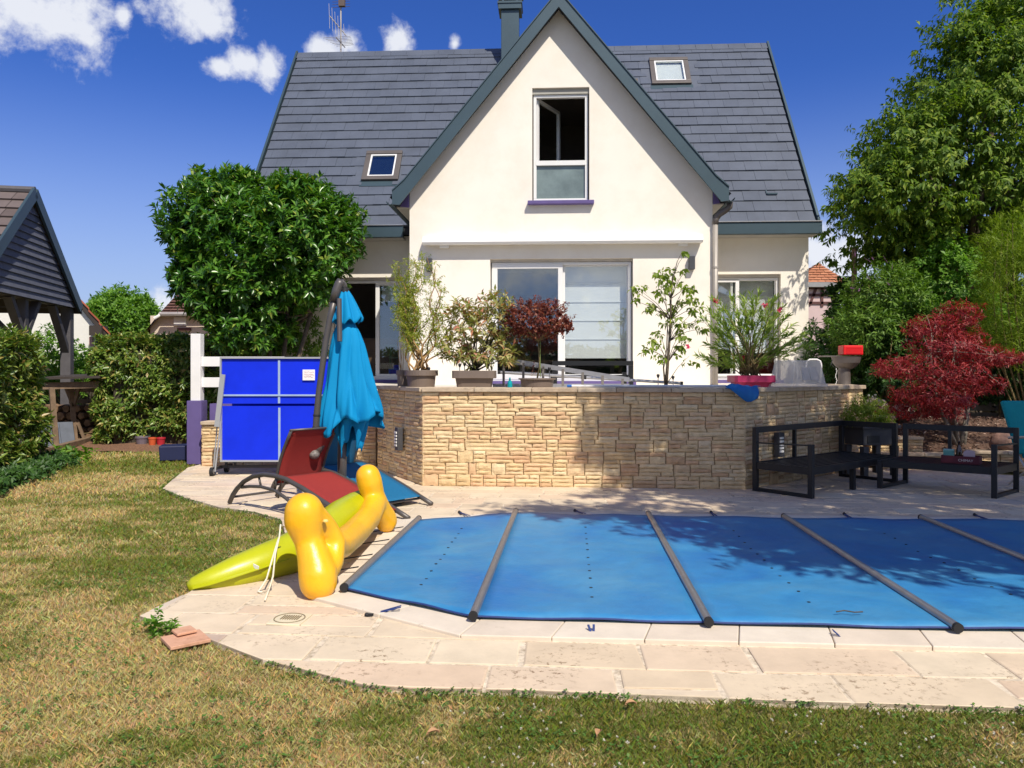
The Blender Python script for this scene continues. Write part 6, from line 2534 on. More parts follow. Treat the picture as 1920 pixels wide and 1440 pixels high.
# soil strip and pots under the rear hedge
so_ = MB().grid(lambda u, v: (-9.2 + 4.0 * u, 14.35 + 1.4 * v - .15 * u, -.02 + .05 * v + .02 * math.sin(17 * u)), 30, 6)
tag(so_.build('soil', mat('leaf_litter', (.22, .115, .065), .95, vary=.6, scale=30, bump=1, bscale=40, bdist=.03), None), kind='structure')
for (px, py, w_, h_, col, nm, lab, grp) in ((262, 836, 24, 17, (.16, .13, .16), 'plant_pot', 'grey purple plastic pot on the soil under the hedge', 1), (281, 837, 14, 16, (.55, .10, .03), 'plant_pot', 'orange plastic pot on the soil under the hedge', 1), (297, 836, 17, 15, (.42, .02, .035), 'plant_pot', 'red plastic pot on the soil under the hedge', 1)):
    g = gr(px, py)
    s_ = g.y / F
    o = thing(nm, lab, 'plant pot', (g.x, g.y + .1, .0), 0, 'plastic pots under the hedge')
    r_ = w_ / 2 * s_
    MB().lathe([(r_ * .75, 0), (r_ * .95, h_ * s_ * .8), (r_ * 1.04, h_ * s_ * .82), (r_ * 1.04, h_ * s_), (r_ * .9, h_ * s_), (r_ * .85, h_ * s_ * .8)], 16).build('pot', mat(lab[:10].replace(' ', '_') + '_plastic', col, .5), o)
nb = thing('navy_planter', 'low navy blue box planter beside the purple pillar', 'planter', (-5.55, 12.9, 0), .3)
MB().box((0, 0, .12), (.55, .40, .24), taper=1.06).build('box', mat('navy_plastic', (.012, .018, .07), .6), nb, bevel=.015)

# ================================================================== GREENERY
m_bark = mat('bark', (.13, .10, .07), .95, vary=.35, scale=14, bump=.8, bscale=40, bdist=.02)
m_stem = mat('green_brown_stem', (.20, .15, .06), .8, vary=.25, scale=20)
m_stem_core = mat('dark_stems_and_core', (.055, .045, .03), .95, vary=.4, scale=20)  # stem brown, also the dark tone standing for shade in hedge cores
L_LAUREL = mat_leaf('laurel_leaf', [(0, (.03, .10, .012)), (.4, (.055, .16, .018)), (.8, (.10, .24, .026)), (.93, (.17, .32, .045)), (1, (.30, .36, .06))], .30, .25, (1.6, 1.6, .4), .5)
L_HEDGE = mat_leaf('photinia_leaf', [(0, (.07, .14, .02)), (.35, (.12, .21, .03)), (.65, (.19, .27, .045)), (.87, (.28, .31, .07)), (1, (.35, .24, .08))], .38, .22, None, .5)
L_TREE = mat_leaf('cherry_leaf', [(0, (.055, .115, .012)), (.4, (.105, .185, .018)), (.75, (.165, .25, .025)), (1, (.25, .31, .04))], .55, .32, None, .25)
L_BRIGHT = mat_leaf('bright_leaf', [(0, (.08, .19, .02)), (.5, (.13, .27, .03)), (1, (.20, .34, .05))], .5, .35)
L_OLIVE = mat_leaf('olive_leaf', [(0, (.065, .14, .018)), (.5, (.11, .21, .026)), (1, (.17, .27, .04))], .55, .25)
L_DARK = mat_leaf('dark_leaf', [(0, (.022, .065, .012)), (.5, (.04, .10, .016)), (1, (.07, .15, .026))], .5, .2)
L_BAMBOO = mat_leaf('bamboo_leaf', [(0, (.12, .20, .012)), (.5, (.19, .28, .018)), (1, (.28, .36, .03))], .5, .35)
L_MAPLE = mat_leaf('maple_leaf', [(0, (.14, .011, .016)), (.45, (.25, .022, .028)), (.8, (.35, .045, .05)), (1, (.43, .10, .085))], .5, .35, (1.6, .7, .6))


def ell(px, py, rx, ry, Y, ryd=None):
    p = at(px, py, Y)
    s = Y / F
    return (p.x, p.y, p.z, rx * s, (ryd if ryd is not None else (rx + ry) / 2 * s), ry * s)


def leaf_part(root, name, mt, ells, n, per, twig, L, W, opening=1.1, droop=.15, lo=.82, hi=1.05, lump=.12, up=.35, inner=.35, seed=1, zmin=None, jit=.3, dirz=None, fold=.22, curl=.2, clump=0, csize=.2):
    if clump:
        P, D = shell(ells, n // clump, lo, hi, lump=lump, seed=seed, zmin=zmin)
        P, D = np.repeat(P, clump, 0), np.repeat(D, clump, 0)
        P = P + RNG.normal(0, 1, P.shape) * np.array([csize, csize, csize * .55])
    else:
        P, D = shell(ells, n, lo, hi, lump=lump, seed=seed, zmin=zmin)
    D = nrm(D + np.array([0, 0, up]) + RNG.normal(0, .35, D.shape))
    if dirz is not None:
        D[:, 2] = dirz + RNG.normal(0, .15, len(D))
        D = nrm(D)
    geos = [sprays(P, D, per, twig, L, W, opening, droop, jit, fold, curl)]
    if inner:
        P2, D2 = shell(ells, int(n * inner), .35, .82, lump=lump, seed=seed, zmin=zmin)
        geos.append(sprays(P2, nrm(D2 + RNG.normal(0, .5, D2.shape)), per, twig, L, W, opening, droop, jit, fold, curl))
    np_mesh(name, *join_geo(geos), mt, root, kind='stuff')
    return P


def woody(root, base, P, k, r0, name='trunk', m=m_bark, top=None, rt=.006, seed=3, bend=.35, shrink=.9):
    """a trunk that divides into limbs reaching into the crown"""
    r = random.Random(seed)
    b = MB()
    base = Vector(base)
    if top is not None:
        top = Vector(top)
        b.tube([base, base.lerp(top, .4) + Vector((.03, .02, 0)), top], [r0, r0 * .85, r0 * .65], 8)
    else:
        top = base
    c = P.mean(0)
    tips = [tuple(c + (P[r.randrange(len(P))] - c) * shrink) for _ in range(k)]
    limbs(b, top, tips, r0 * .5, bend, rng=r, rt=rt)
    return b.build(name, m, root, world=True, smooth=True)


# --- cherry laurel left of the house
t = thing('laurel_tree', 'dense glossy dark green cherry laurel clipped round on bare stems beside the house', 'tree', (-4.6, 15.0, 0))
E_ = [ell(430, 430, 112, 95, 15.0, 1.1), ell(570, 440, 108, 92, 14.9, 1.1), ell(455, 535, 112, 90, 14.9, 1.05), ell(400, 355, 48, 34, 15.0, .6), ell(445, 340, 36, 28, 14.8, .5), ell(565, 355, 55, 30, 14.9, .6), ell(640, 415, 46, 46, 14.8, .5), ell(335, 440, 34, 44, 14.8, .45), ell(345, 520, 34, 40, 14.8, .45), ell(500, 470, 110, 115, 15.0, 1.2), ell(470, 620, 80, 50, 15.0, .9), ell(590, 520, 55, 50, 14.8, .6)]
_c = at(495, 480, 15)
E_ = [(_c.x + (e[0] - _c.x) * .93, e[1], _c.z + (e[2] - _c.z) * .95, e[3] * .93, e[4], e[5] * .95) for e in E_]
P = leaf_part(t, 'crown', L_LAUREL, E_, 4600, 9, .06, .165, .058, .95, .05, .80, 1.12, .20, .6, .8, 5)
for k in range(4):
    b = MB()
    bx = -4.85 + .18 * k
    top = Vector((bx + (k - 1.5) * .25, 15.05 + .1 * (k % 2), 2.6))
    b.tube([(bx, 14.95, 0), (bx + .02, 14.98, 1.2), tuple(top)], [.06, .05, .04], 8)
    limbs(b, top, [tuple(P[RNG.integers(len(P))] * .92 + np.array([top.x, top.y, top.z]) * .08) for _ in range(7)], .03)
    b.build('trunk', m_bark, t, world=True, smooth=True)
t = thing('shrub', 'loose light green shrub showing between the laurel stems and the house wall', 'shrub', (-3.7, 14.6, 0))
P = leaf_part(t, 'foliage', L_OLIVE, [ell(565, 625, 45, 50, 15.6, .4), ell(585, 655, 30, 35, 15.6, .3)], 200, 8, .06, .11, .035, 1.0, .05, .7, 1.05, .2, .5, .3, 6)
woody(t, (-4.15, 15.6, 0), P, 10, .03, 'stems', m_stem)


# --- hedges
def hedge(name, label, quad, z0, z1, n, per, L, W, mt, seed, round_=.25, grp=None, core_in=.35, twig=.06, up=.35):
    """quad: ground outline (counter-clockwise); leaves over the sides and the top, a solid dark core for the shade inside"""
    q = [Vector((*p, 0)) for p in quad]
    c = sum(q, Vector()) / len(q)
    t = thing(name, label, 'hedge', (c.x, c.y, z0), 0, grp)
    faces = []
    for i in range(len(q)):
        a, b = q[i], q[(i + 1) % len(q)]
        d = (b - a).normalized()
        nn = Vector((d.y, -d.x, 0))
        faces.append((a, b, nn, (b - a).length * (z1 - z0), 0))
    Ps, Ds = [], []
    area_top = abs(area2([(p.x, p.y) for p in q]))
    tot = sum(f[3] for f in faces) + area_top
    for a, b, nn, ar, _ in faces:
        k = int(n * ar / tot)
        s, v = RNG.uniform(0, 1, k), RNG.uniform(0, 1, k)
        base = np.array(a)[None] + (np.array(b) - np.array(a))[None] * s[:, None]
        z = z0 + .05 + (z1 - z0 - .05) * v
        lump = .22 * (fbm(base[:, 0] * 1.6 + base[:, 1] * 1.6 + 40, z * 1.8 + 9, seed, 3) - .5) * 2
        off = lump + RNG.uniform(-.16, .05, k) - round_ * np.clip((v - .75) / .25, 0, 1) ** 2 - .12 * np.clip((.15 - v) / .15, 0, 1)
        p = base + np.array(nn)[None] * off[:, None]
        p[:, 2] = z
        Ps.append(p)
        Ds.append(np.tile(np.array(nn), (k, 1)) + np.array([0, 0, up]))
    k = int(n * area_top / tot * 1.3)
    u, v = RNG.uniform(-.02, 1.02, (k, 1)), RNG.uniform(-.02, 1.02, (k, 1))
    Q = [np.array(p) for p in q]
    p = (Q[0] * (1 - u) + Q[1] * u) * (1 - v) + (Q[3] * (1 - u) + Q[2] * u) * v
    p[:, 2] = z1 + .16 * (fbm(p[:, 0] * 2 + 5, p[:, 1] * 2 + 5, seed + 2, 3) - .5) * 2 + RNG.uniform(-.12, .08, k) - .12
    Ps.append(p)
    Ds.append(np.tile([0, 0, 1.], (k, 1)) + RNG.normal(0, .3, (k, 3)))
    P, D = np.concatenate(Ps), nrm(np.concatenate(Ds) + RNG.normal(0, .4, (sum(map(len, Ds)), 3)))
    np_mesh('foliage', *sprays(P, D, per, twig, L, W, 1.0, .1, .3), mt, t, kind='stuff')
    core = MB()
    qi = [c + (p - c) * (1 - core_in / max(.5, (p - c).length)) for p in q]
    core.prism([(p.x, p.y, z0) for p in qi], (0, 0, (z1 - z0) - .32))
    core.build('dark_core', m_stem_core, t, world=True)  # solid block in dark twig brown, painted for the hedge's shaded inside
    return t


hedge('hedge', 'tall photinia hedge at the back of the lawn, behind the firewood shelter', [(-8.35, 15.45), (-4.9, 15.45), (-4.9, 16.7), (-8.35, 16.7)], 0, 2.2, 4200, 9, .125, .046, L_HEDGE, 3, grp=None)
hedge('hedge', 'bronze tipped photinia hedge along the left side of the lawn, nearest the camera', [(-8.3, 8.6), (-6.35, 8.4), (-7.35, 12.0), (-9.2, 12.2)], 0, 1.98, 4600, 9, .125, .044, L_HEDGE, 8, .3)
t = thing('shrub', 'mid green shrub growing behind the carport post', 'shrub', (-10.3, 18.6, 0))
P = leaf_part(t, 'foliage', L_BRIGHT, [ell(95, 665, 45, 55, 18.5, .6), ell(152, 690, 36, 50, 18.7, .6), ell(60, 690, 50, 50, 18.4, .6)], 500, 8, .08, .11, .05, 1.1, .15, .8, 1.06, .2, .4, .4, 9)
woody(t, (-10.5, 18.6, 0), P, 10, .04, 'stems', m_stem)
hedge('hedge', 'clipped green hedge farther back between the carport and the neighbouring houses', [(-13.5, 19.5), (-7.5, 19.5), (-7.5, 20.6), (-13.5, 20.6)], 0, 1.9, 900, 8, .13, .05, L_OLIVE, 13)
t = thing('round_tree', 'bright green round crowned tree between the two neighbouring roofs', 'tree', (-20.2, 41, 0))
E_ = [ell(232, 600, 58, 58, 41, 2), ell(200, 595, 30, 40, 41, 1.3), ell(265, 605, 30, 44, 41, 1.3)]
P = leaf_part(t, 'crown', L_BRIGHT, E_, 1700, 8, .2, .26, .10, 1.0, .0, .78, 1.08, .2, .8, .5, 14)
woody(t, (-20.5, 41, 0), P, 14, .2, 'trunk', m_bark, (-20.5, 41, 1.8))
# nettles and ivy at the foot of the left hedge
t = thing('weeds', 'low dark ivy and weeds spreading at the foot of the left hedge', 'weeds', (-6.8, 9.8, 0))
u = RNG.uniform(0, 1, 650)
C0 = np.stack([-6.25 - 1.0 * u + RNG.normal(0, .16, 650), 8.7 + 3.6 * u, RNG.uniform(.0, .16, 650)], 1)
np_mesh('foliage', *sprays(C0, nrm(np.tile([.5, -.5, 1.], (650, 1)) + RNG.normal(0, .5, (650, 3))), 7, .05, .085, .04, 1.1, .1), L_DARK, t, kind='stuff')
t = thing('weeds', 'pale green broad leafed weed at the end of the old timber beam', 'weeds', (-7.2, 12.2, 0))
g0 = gr(132, 862)
C0 = np.array([g0.x, g0.y, .08]) + RNG.normal(0, 1, (26, 3)) * np.array([.14, .14, .06])
np_mesh('foliage', *sprays(C0, nrm(np.tile([0, 0, 1.], (26, 1)) + RNG.normal(0, .5, (26, 3))), 6, .05, .13, .07, 1.1, .1), L_BRIGHT, t, kind='stuff')
t = thing('weeds', 'leafy green weed growing behind the terracotta tiles', 'weeds', tuple(gr(299, 1190)))
g0 = gr(303, 1186)
C0 = np.concatenate([np.array([g0.x, g0.y, .03]) + RNG.normal(0, 1, (26, 3)) * np.array([.045, .03, .018]), np.array([[g0.x - .02, g0.y, .07], [g0.x - .022, g0.y, .10], [g0.x - .02, g0.y, .12]])])
np_mesh('foliage', *sprays(C0, nrm(np.tile([0, 0, 1.], (len(C0), 1)) + RNG.normal(0, .3, (len(C0), 3))), 6, .02, .036, .022, 1.1, .1), L_BRIGHT, t, kind='stuff')

# --- potted plants (each stands in its own pot)
S10 = 10.4 / F


def px_dirs(pts, Y, spread):
    P = np.array([tuple(at(x, y, Y)) for x, y in pts])
    P[:, 1] += RNG.normal(0, spread, len(P))
    return P


# twisted willow
L_WIL = mat_leaf('willow_leaf', [(0, (.18, .23, .02)), (.5, (.29, .34, .035)), (1, (.42, .42, .08))], .5, .35)
m_wst = mat('willow_bark', (.34, .20, .075), .7, vary=.2, scale=20)
r = random.Random(6)
sb = MB()
wp, wd = [], []
tips = [(742, 520), (752, 500), (768, 495), (778, 490), (760, 560), (745, 575), (790, 485), (806, 483), (815, 500), (822, 540), (828, 580), (770, 530), (786, 520), (835, 610), (810, 560), (800, 600)]
for k, (tx, ty) in enumerate(tips):
    a = Vector(P1C) + Vector(((r.random() - .5) * .24, (r.random() - .5) * .2, 0))
    e = at(tx, ty, 10.38 + r.uniform(-.18, .18))
    pts = []
    n = 16
    for i in range(n + 1):
        u = i / n
        p = a.lerp(e, u) + Vector((.05 * math.sin(u * 16 + k * 2) * (1 - .3 * u) + (.10 if tx > 800 else -.06) * math.sin(math.pi * u), .05 * math.cos(u * 14 + k), .0))
        pts.append(p)
        dens_ = (1.0 if tx < 795 else .42) * (1 if u > .35 else .25)
        for _ in range(9):
            if r.random() < dens_ * .8 and u > .2:
                wp.append(p + Vector((r.gauss(0, .045), r.gauss(0, .05), r.gauss(0, .04))))
                wd.append((r.gauss(0, 1), r.gauss(0, 1), r.gauss(-.2, .8)))
    sb.tube(pts, [.011 * (1 - .75 * i / n) + .0018 for i in range(n + 1)], 6)
sb.build('stems', m_wst, POT1, world=True, smooth=True)
np_mesh('foliage', *sprays(np.array([tuple(p) for p in wp]), np.array(wd), 9, .08, .044, .011, .9, .25, .35), L_WIL, POT1, kind='stuff')
sm_ = MB()
for k in range(4):
    a = Vector(P1bC) + Vector(((r.random() - .5) * .1, (r.random() - .5) * .1, 0))
    sm_.tube([a, a + Vector((-.03 + .02 * k, 0, .25)), a + Vector((.02 * k - .05, .02, .45))], [.006, .005, .002], 5)
sm_.build('stems', m_wst, POT1b, world=True)

# loose reddish green shrub
L_PHO = mat_leaf('shrub_leaf', [(0, (.19, .22, .05)), (.4, (.33, .34, .11)), (.7, (.45, .40, .17)), (.88, (.45, .23, .13)), (1, (.52, .19, .12))], .45, .25)
E_ = [ell(885, 635, 50, 52, 10.3, .34), ell(915, 645, 38, 45, 10.3, .3), ell(870, 590, 30, 38, 10.3, .25), ell(940, 660, 25, 25, 10.2, .2), ell(930, 590, 32, 45, 10.3, .25), ell(850, 650, 25, 30, 10.3, .2)]
P = leaf_part(POT2, 'foliage', L_PHO, E_, 420, 8, .08, .10, .032, .9, .05, .4, 1.12, .2, .6, 0, 15)
woody(POT2, P2C, P, 34, .022, 'stems', m_stem_core, None, .0022, 5)

# dark red standard
L_RED = mat_leaf('dark_red_leaf', [(0, (.08, .02, .014)), (.5, (.17, .042, .026)), (.85, (.30, .08, .045)), (1, (.34, .17, .07))], .5, .25, (1.5, .8, .6))
E_ = [ell(1002, 592, 54, 30, 10.2, .36), ell(1028, 602, 38, 24, 10.2, .28), ell(985, 604, 38, 24, 10.2, .28), ell(1060, 612, 13, 9, 10.1, .12), ell(1046, 606, 18, 13, 10.1, .15)]
P = leaf_part(POT3, 'crown', L_RED, E_, 900, 8, .05, .036, .025, 1.0, .2, .65, 1.18, .30, .3, .5, 16)
woody(POT3, P3C, P, 24, .012, 'stem', m_stem, at(1009, 640, 10.2), .0025, 6)
MB().tube([at(1013, 708, 10.17), at(1013, 640, 10.17)], .005, 6).build('plant_cane', mat('green_cane', (.16, .22, .05), .6), POT3, world=True)
E3 = px_dirs([(1000, 690), (1004, 700), (998, 702), (1002, 684)], 10.15, .02)
np_mesh('low_shoots', *sprays(E3, np.tile([0, -.2, 1.], (4, 1)), 6, .06, .03, .015, .9, .1), L_RED, POT3, kind='stuff')

# slim sapling
L_SAP = mat_leaf('sapling_leaf', [(0, (.13, .20, .02)), (.5, (.20, .28, .035)), (1, (.30, .36, .06))], .45, .35)
YS = 10.6
TR = [(1249, 722), (1252, 680), (1255, 640), (1257, 600), (1258, 560), (1262, 520), (1270, 490), (1278, 474)]
sb = MB().tube([at(x, y, YS) for x, y in TR], [.024, .021, .017, .014, .011, .008, .005, .003], 8)
sb.tube([at(1247, 722, YS), at(1244, 690, YS), at(1250, 655, YS), at(1252, 600, YS), at(1246, 540, YS)], [.014, .011, .009, .006, .003], 7)
TIPS = [(1190, 545), (1186, 562), (1205, 548), (1222, 570), (1215, 578), (1232, 522), (1228, 530), (1240, 556), (1246, 512), (1262, 508), (1283, 478), (1286, 505), (1272, 522), (1280, 545), (1300, 540), (1290, 562), (1306, 562), (1236, 545), (1244, 580), (1262, 575), (1276, 560), (1300, 585), (1312, 605), (1305, 600), (1320, 615), (1225, 632), (1238, 626), (1272, 630), (1284, 626), (1232, 650), (1280, 646), (1288, 640), (1226, 660), (1240, 668), (1215, 655), (1270, 655), (1292, 668), (1250, 610), (1262, 600), (1268, 590), (1312, 580), (1255, 545), (1250, 530), (1270, 610)]
for i, (x, y) in enumerate(TIPS):
    b_ = min(TR, key=lambda q: abs(q[1] - (y + 38)))
    a, e = at(b_[0], b_[1], YS), at(x, y, YS + r.uniform(-.25, .2))
    m_ = a.lerp(e, .5) + Vector((0, 0, .04))
    sb.tube([a, m_, e], [.006, .004, .002], 5)
sb.build('trunk', m_bark, POT4, world=True, smooth=True)
C0 = np.repeat(px_dirs(TIPS, YS, .1), 3, 0) + RNG.normal(0, .035, (len(TIPS) * 3, 3))
np_mesh('foliage', *sprays(C0, nrm(RNG.normal(0, 1, C0.shape) * np.array([1, 1, .3])), 5, .08, .088, .042, 1.1, .85, .3), L_SAP, POT4, kind='stuff')

# oleander
L_OLE = mat_leaf('oleander_leaf', [(0, (.17, .26, .04)), (.5, (.26, .36, .07)), (1, (.38, .46, .12))], .45, .3)
YO = 10.5
tips = [(1322, 605), (1330, 585), (1342, 572), (1355, 600), (1345, 620), (1350, 570), (1365, 590), (1375, 562), (1390, 560), (1398, 575), (1410, 562), (1420, 558), (1385, 600), (1405, 600), (1425, 590), (1440, 575), (1452, 562), (1450, 590), (1462, 582), (1470, 600), (1482, 612), (1475, 630), (1490, 640), (1500, 632), (1510, 648), (1440, 620), (1420, 630), (1395, 640), (1370, 640), (1350, 650), (1330, 650), (1318, 668), (1335, 680), (1365, 680), (1460, 660), (1445, 660), (1410, 660), (1385, 675), (1430, 680)]
sb = MB()
C0, D0 = [], []
for i, (x, y) in enumerate(tips):
    a = Vector(P5C) + Vector((r.uniform(-.12, .12), r.uniform(-.1, .1), 0))
    e = at(x, y, YO + r.uniform(-.3, .3))
    m_ = a.lerp(e, .5) + Vector(((e.x - a.x) * -.12, 0, .03))
    sb.tube([a, m_, e], [.008, .006, .003], 6)
    for u in (.62, .76, .88, 1.0):
        p = a * (1 - u) ** 2 + m_ * 2 * u * (1 - u) + e * u * u
        C0.append(tuple(p))
        D0.append(tuple((e - m_).normalized()))
sb.build('stems', m_stem, POT5, world=True, smooth=True)
np_mesh('foliage', *sprays(np.repeat(np.array(C0), 2, 0) + RNG.normal(0, .02, (len(C0) * 2, 3)), np.repeat(np.array(D0), 2, 0), 8, .09, .115, .022, .5, .0, .2), L_OLE, POT5, kind='stuff')
m_flow = mat_leaf('pink_petal', [(0, (.62, .03, .10)), (1, (.75, .08, .18))], .6, .3, (1, .6, .7))
for (x, y) in ((1341, 566), (1435, 573), (1464, 579), (1289, 649)):
    c = np.array([tuple(at(x, y, YO - .2))])
    np_mesh('flower', *sprays(np.repeat(c, 3, 0) + RNG.normal(0, .012, (3, 3)), np.array([[0, -1., .4], [.3, -1, .2], [-.3, -.8, .5]]), 5, .004, .035, .03, 1.1, 0, .2), m_flow, POT5, kind='stuff')

# herbs in the raised planter
L_HERB = mat_leaf('herb_leaf', [(0, (.16, .24, .02)), (.6, (.26, .34, .04)), (1, (.42, .45, .09))], .6, .35)
P = leaf_part(pl_, 'herbs', L_HERB, [ell(1622, 772, 36, 26, 10.95, .22), ell(1645, 783, 28, 18, 10.95, .2), ell(1602, 783, 22, 18, 10.95, .18)], 900, 7, .06, .036, .018, 1.0, .05, .3, 1.1, .25, .8, 0, 18)
wf_ = px_dirs([(1632, 742), (1636, 745), (1641, 741), (1634, 750), (1645, 760)], 11.0, .03)
np_mesh('white_flowers', *sprays(wf_, np.tile([0, -.4, 1.], (5, 1)), 12, .02, .022, .014, 1.0, 0, .5), m_white, pl_, kind='stuff')
sb = MB()
for p in wf_:
    sb.tube([(p[0] * .2 + 5.05 * .8, 10.96, .72), tuple(p)], .004, 5)
sb.build('flower_stems', m_stem, pl_, world=True)

# --- red Japanese maple
t = thing('japanese_maple', 'red leafed Japanese maple growing in the raised bed on the right', 'tree', (6.95, 12.0, .4))
YM = 12.1
E_ = [ell(x, y, a, b_, YM + dy, .55) for x, y, a, b_, dy in ((1745, 612, 42, 26, .1), (1797, 590, 34, 26, .1), (1765, 648, 58, 28, -.1), (1705, 688, 48, 22, -.2), (1672, 690, 28, 16, -.2), (1838, 668, 50, 22, -.1), (1888, 672, 32, 11, -.2), (1780, 700, 62, 24, -.4), (1725, 735, 48, 18, -.3), (1830, 718, 42, 20, -.3), (1770, 745, 40, 18, -.5), (1800, 640, 40, 25, .3), (1700, 765, 38, 20, .2), (1755, 765, 46, 20, .1))]
P = leaf_part(t, 'crown', L_MAPLE, E_, 2300, 6, .01, .075, .017, 1.25, .22, .72, 1.08, .22, .5, .35, 20, None, .18, fold=.1, curl=.3)
b = MB()
bm0 = at(1800, 806, 12.1)
for k, (tx, ty) in enumerate(((1745, 660), (1790, 640), (1830, 680), (1720, 710), (1800, 690))):
    e = at(tx, ty, 12.1 + .15 * (k - 2))
    s0 = Vector((bm0.x + .03 * k - .06, bm0.y, .30))
    m_ = s0.lerp(e, .5) + Vector((.05 * (k - 2), 0, -.05))
    b.tube([s0, s0.lerp(m_, .5), m_, e], [.035, .03, .022, .012], 8)
    limbs(b, e, [tuple(P[RNG.integers(len(P))]) for _ in range(7)], .010, .3, rt=.003)
b.build('trunk', mat('pale_bark', (.22, .19, .15), .9, vary=.3, scale=10, bump=.5, bscale=40), t, world=True, smooth=True)

# --- big tree on the right
t = thing('cherry_tree', 'tall broad tree with drooping yellow green leaves on the right, higher than the roof edge', 'tree', (9.4, 16.0, 0))
YT = 15.8
E_ = [ell(x, y, a, b_, YT + dy, d_) for x, y, a, b_, dy, d_ in ((1760, 335, 150, 140, 0, 1.7), (1855, 190, 150, 160, .2, 1.8), (1690, 385, 105, 62, -.3, 1.2), (1890, 400, 110, 95, -.3, 1.5), (1915, 60, 115, 80, .2, 1.4), (1640, 350, 58, 42, -.2, .8), (2010, 250, 150, 190, .2, 1.8), (1700, 470, 100, 42, .4, 1.0), (1800, 460, 110, 60, .2, 1.2), (1900, 300, 140, 180, 0, 1.8))]
P = leaf_part(t, 'crown', L_TREE, E_, 9500, 11, .22, .14, .055, 1.05, .85, .80, 1.07, .22, .1, .5, 24, None, .25, clump=13, csize=.22)
woody(t, (9.6, 16.2, 0), P, 46, .24, 'trunk', m_bark, (9.5, 16.1, 2.6), .008, 8, .3, .74)
wp_ = thing('wooden_pole', 'bare brown wooden pole rising between the house and the tall tree', 'pole', (7.0, 16.0, 0))
MB().tube([(at(1601, 600, 16).x, 16, 0), tuple(at(1602, 466, 16))], [.07, .055], 8).build('pole', m_oldw, wp_, world=True)

# --- shrubs below it
def shrub(label, mt, E_, n, per, twig, L, W, base, seed, droop=.15, opening=1.0, up=.5, name='shrub', lump=.22):
    t = thing(name, label, 'shrub', tuple(base))
    P = leaf_part(t, 'foliage', mt, E_, n, per, twig, L, W, opening, droop, .78, 1.08, lump, up, .45, seed, .1)
    woody(t, base, P, 16, .045, 'stems', m_stem, None, .006, seed)
    return t, P


tb1, P = shrub('olive green butterfly bush with a few purple flower spikes left of the tall tree', L_OLIVE, [ell(1660, 560, 66, 62, 14.6, .8), ell(1615, 620, 52, 50, 14.4, .7), ell(1690, 620, 60, 60, 14.4, .7)], 900, 9, .14, .13, .032, (7.0, 14.6, 0), 31, .25, .8, name='butterfly_bush')
sp_ = px_dirs([(1628, 488), (1640, 483), (1665, 486), (1610, 505), (1598, 540), (1605, 545), (1592, 480), (1680, 500), (1630, 520), (1655, 535)], 14.1, .1)
np_mesh('flower_spikes', *sprays(sp_, nrm(np.tile([-.5, -.4, .5], (len(sp_), 1)) + RNG.normal(0, .3, (len(sp_), 3))), 34, .16, .016, .010, 1.2, 0, .3), mat_leaf('lilac_flower', [(0, (.12, .05, .12)), (1, (.25, .12, .22))], .8, .1), tb1, kind='stuff')
shrub('bright green leafy bush below the tall tree, above the red maple', L_BRIGHT, [ell(1775, 540, 70, 85, 14.9, .8), ell(1720, 600, 60, 55, 14.6, .7), ell(1820, 600, 60, 60, 14.6, .7), ell(1765, 480, 28, 30, 14.9, .4), ell(1800, 485, 24, 30, 14.9, .4)], 1100, 9, .13, .095, .05, (8.4, 15.0, 0), 33, .3, 1.0)
shrub('fine leafed yellow green bamboo at the right edge above the maple', L_BAMBOO, [ell(1905, 500, 62, 95, 12.9, .6), ell(1935, 580, 85, 100, 12.9, .7), ell(1880, 590, 50, 70, 13.1, .5)], 2600, 10, .16, .10, .0095, (8.9, 13.0, 0), 35, .2, .6, .9, 'bamboo')
shrub('dark green shrub beside the corner of the house, behind the barbecue', L_DARK, [ell(1565, 645, 46, 66, 15.6, .7), ell(1540, 690, 26, 60, 15.4, .6), ell(1610, 680, 62, 62, 15.0, .7)], 800, 9, .12, .10, .04, (6.7, 15.4, 0), 37)
shrub('dark green shrub behind the red maple', L_DARK, [ell(1690, 705, 62, 62, 14.0, .6), ell(1760, 690, 72, 70, 14.2, .7), ell(1660, 640, 46, 50, 14.4, .6)], 900, 9, .12, .10, .042, (7.5, 14.2, 0), 39)
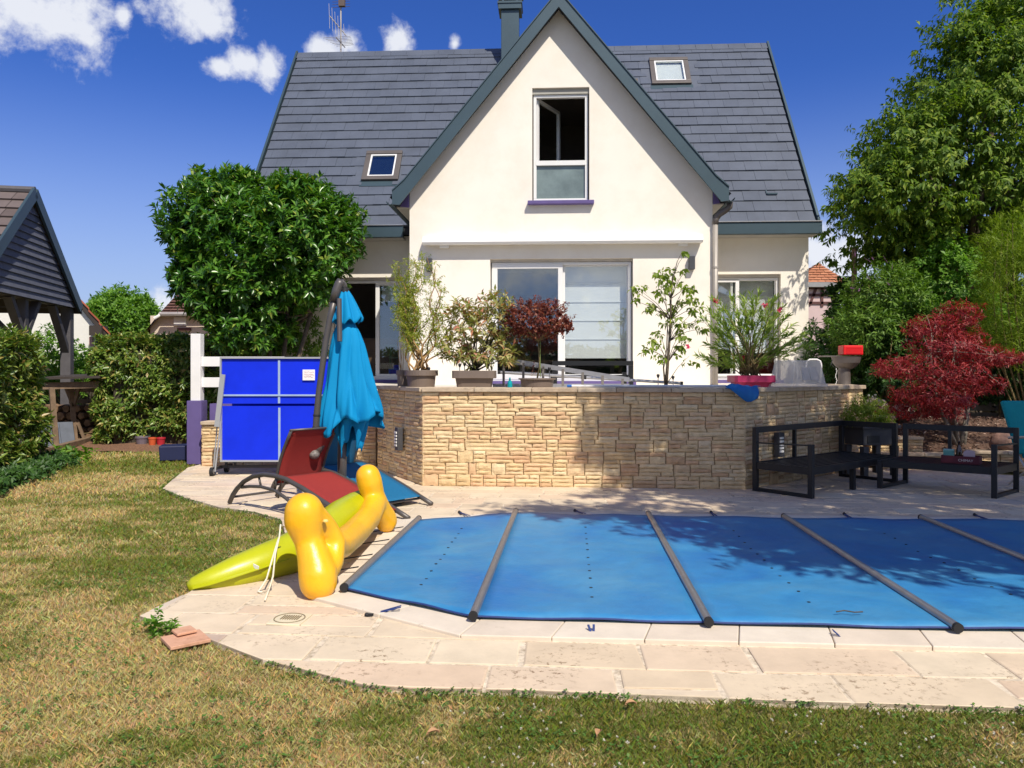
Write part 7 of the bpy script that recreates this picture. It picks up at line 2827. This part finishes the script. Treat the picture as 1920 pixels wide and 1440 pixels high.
shrub('dark green shrub between the maple and the right edge, under the bamboo', L_DARK, [ell(1860, 690, 70, 70, 14.0, .7), ell(1925, 700, 60, 75, 13.6, .7)], 800, 9, .12, .10, .04, (8.8, 14.0, 0), 41)
hedge('hedge', 'dark evergreen hedge closing the garden behind the shrubs on the right', [(7.5, 17.2), (15.5, 16.2), (15.6, 17.6), (7.6, 18.6)], 0, 3.5, 3200, 8, .17, .065, L_DARK, 45)
hedge('hedge', 'far dark evergreen hedge behind the house', [(-34, 46), (34, 46), (34, 48), (-34, 48)], 0, 2.0, 2600, 7, .5, .2, L_DARK, 47, twig=.2)

# --- trees that stand outside the picture: one shades the right of the pool, the others are mirrored in the panes
t = thing('shade_tree', 'tall leafy tree beside the pool shading the right side of the paving', 'tree', (8.4, 3.2, 0))
E_ = [(6.6, 4.0, 6.6, 1.7, 1.8, 2.0), (7.8, 2.8, 7.6, 2.4, 2.4, 2.4), (9.4, 4.0, 6.6, 2.4, 2.4, 2.4), (5.2, 3.0, 5.2, 1.7, 1.5, .9), (5.0, 4.4, 6.6, 1.5, 1.1, .8), (6.4, 5.6, 7.1, 1.1, 1.0, .9), (9.2, 5.8, 5.2, 2.2, 1.6, 1.6)]
P = leaf_part(t, 'crown', L_TREE, E_, 4700, 11, .30, .16, .065, 1.05, .6, .72, 1.08, .28, .1, .4, 51, clump=15, csize=.3)
P2 = leaf_part(t, 'crown', L_TREE, [(3.9, 5.4, 6.3, .8, .6, .55), (3.1, 3.6, 5.6, 1.0, .45, .3), (3.9, 3.3, 5.2, .9, .6, .4), (4.2, 2.5, 4.9, .8, .6, .35)], 900, 11, .26, .15, .06, 1.05, .6, .5, 1.1, .3, .1, 0, 52, clump=9, csize=.16)
P = np.concatenate([P, np.repeat(P2, 3, 0)])
woody(t, (8.4, 3.2, 0), P, 40, .25, 'trunk', m_bark, (8.3, 3.2, 3.4), .012, 12)
hedge('hedge', 'tall hedge closing the garden behind the camera', [(-16, -10.5), (16, -10.5), (16, -9), (-16, -9)], 0, 2.6, 2600, 7, .30, .12, L_DARK, 53, twig=.15)
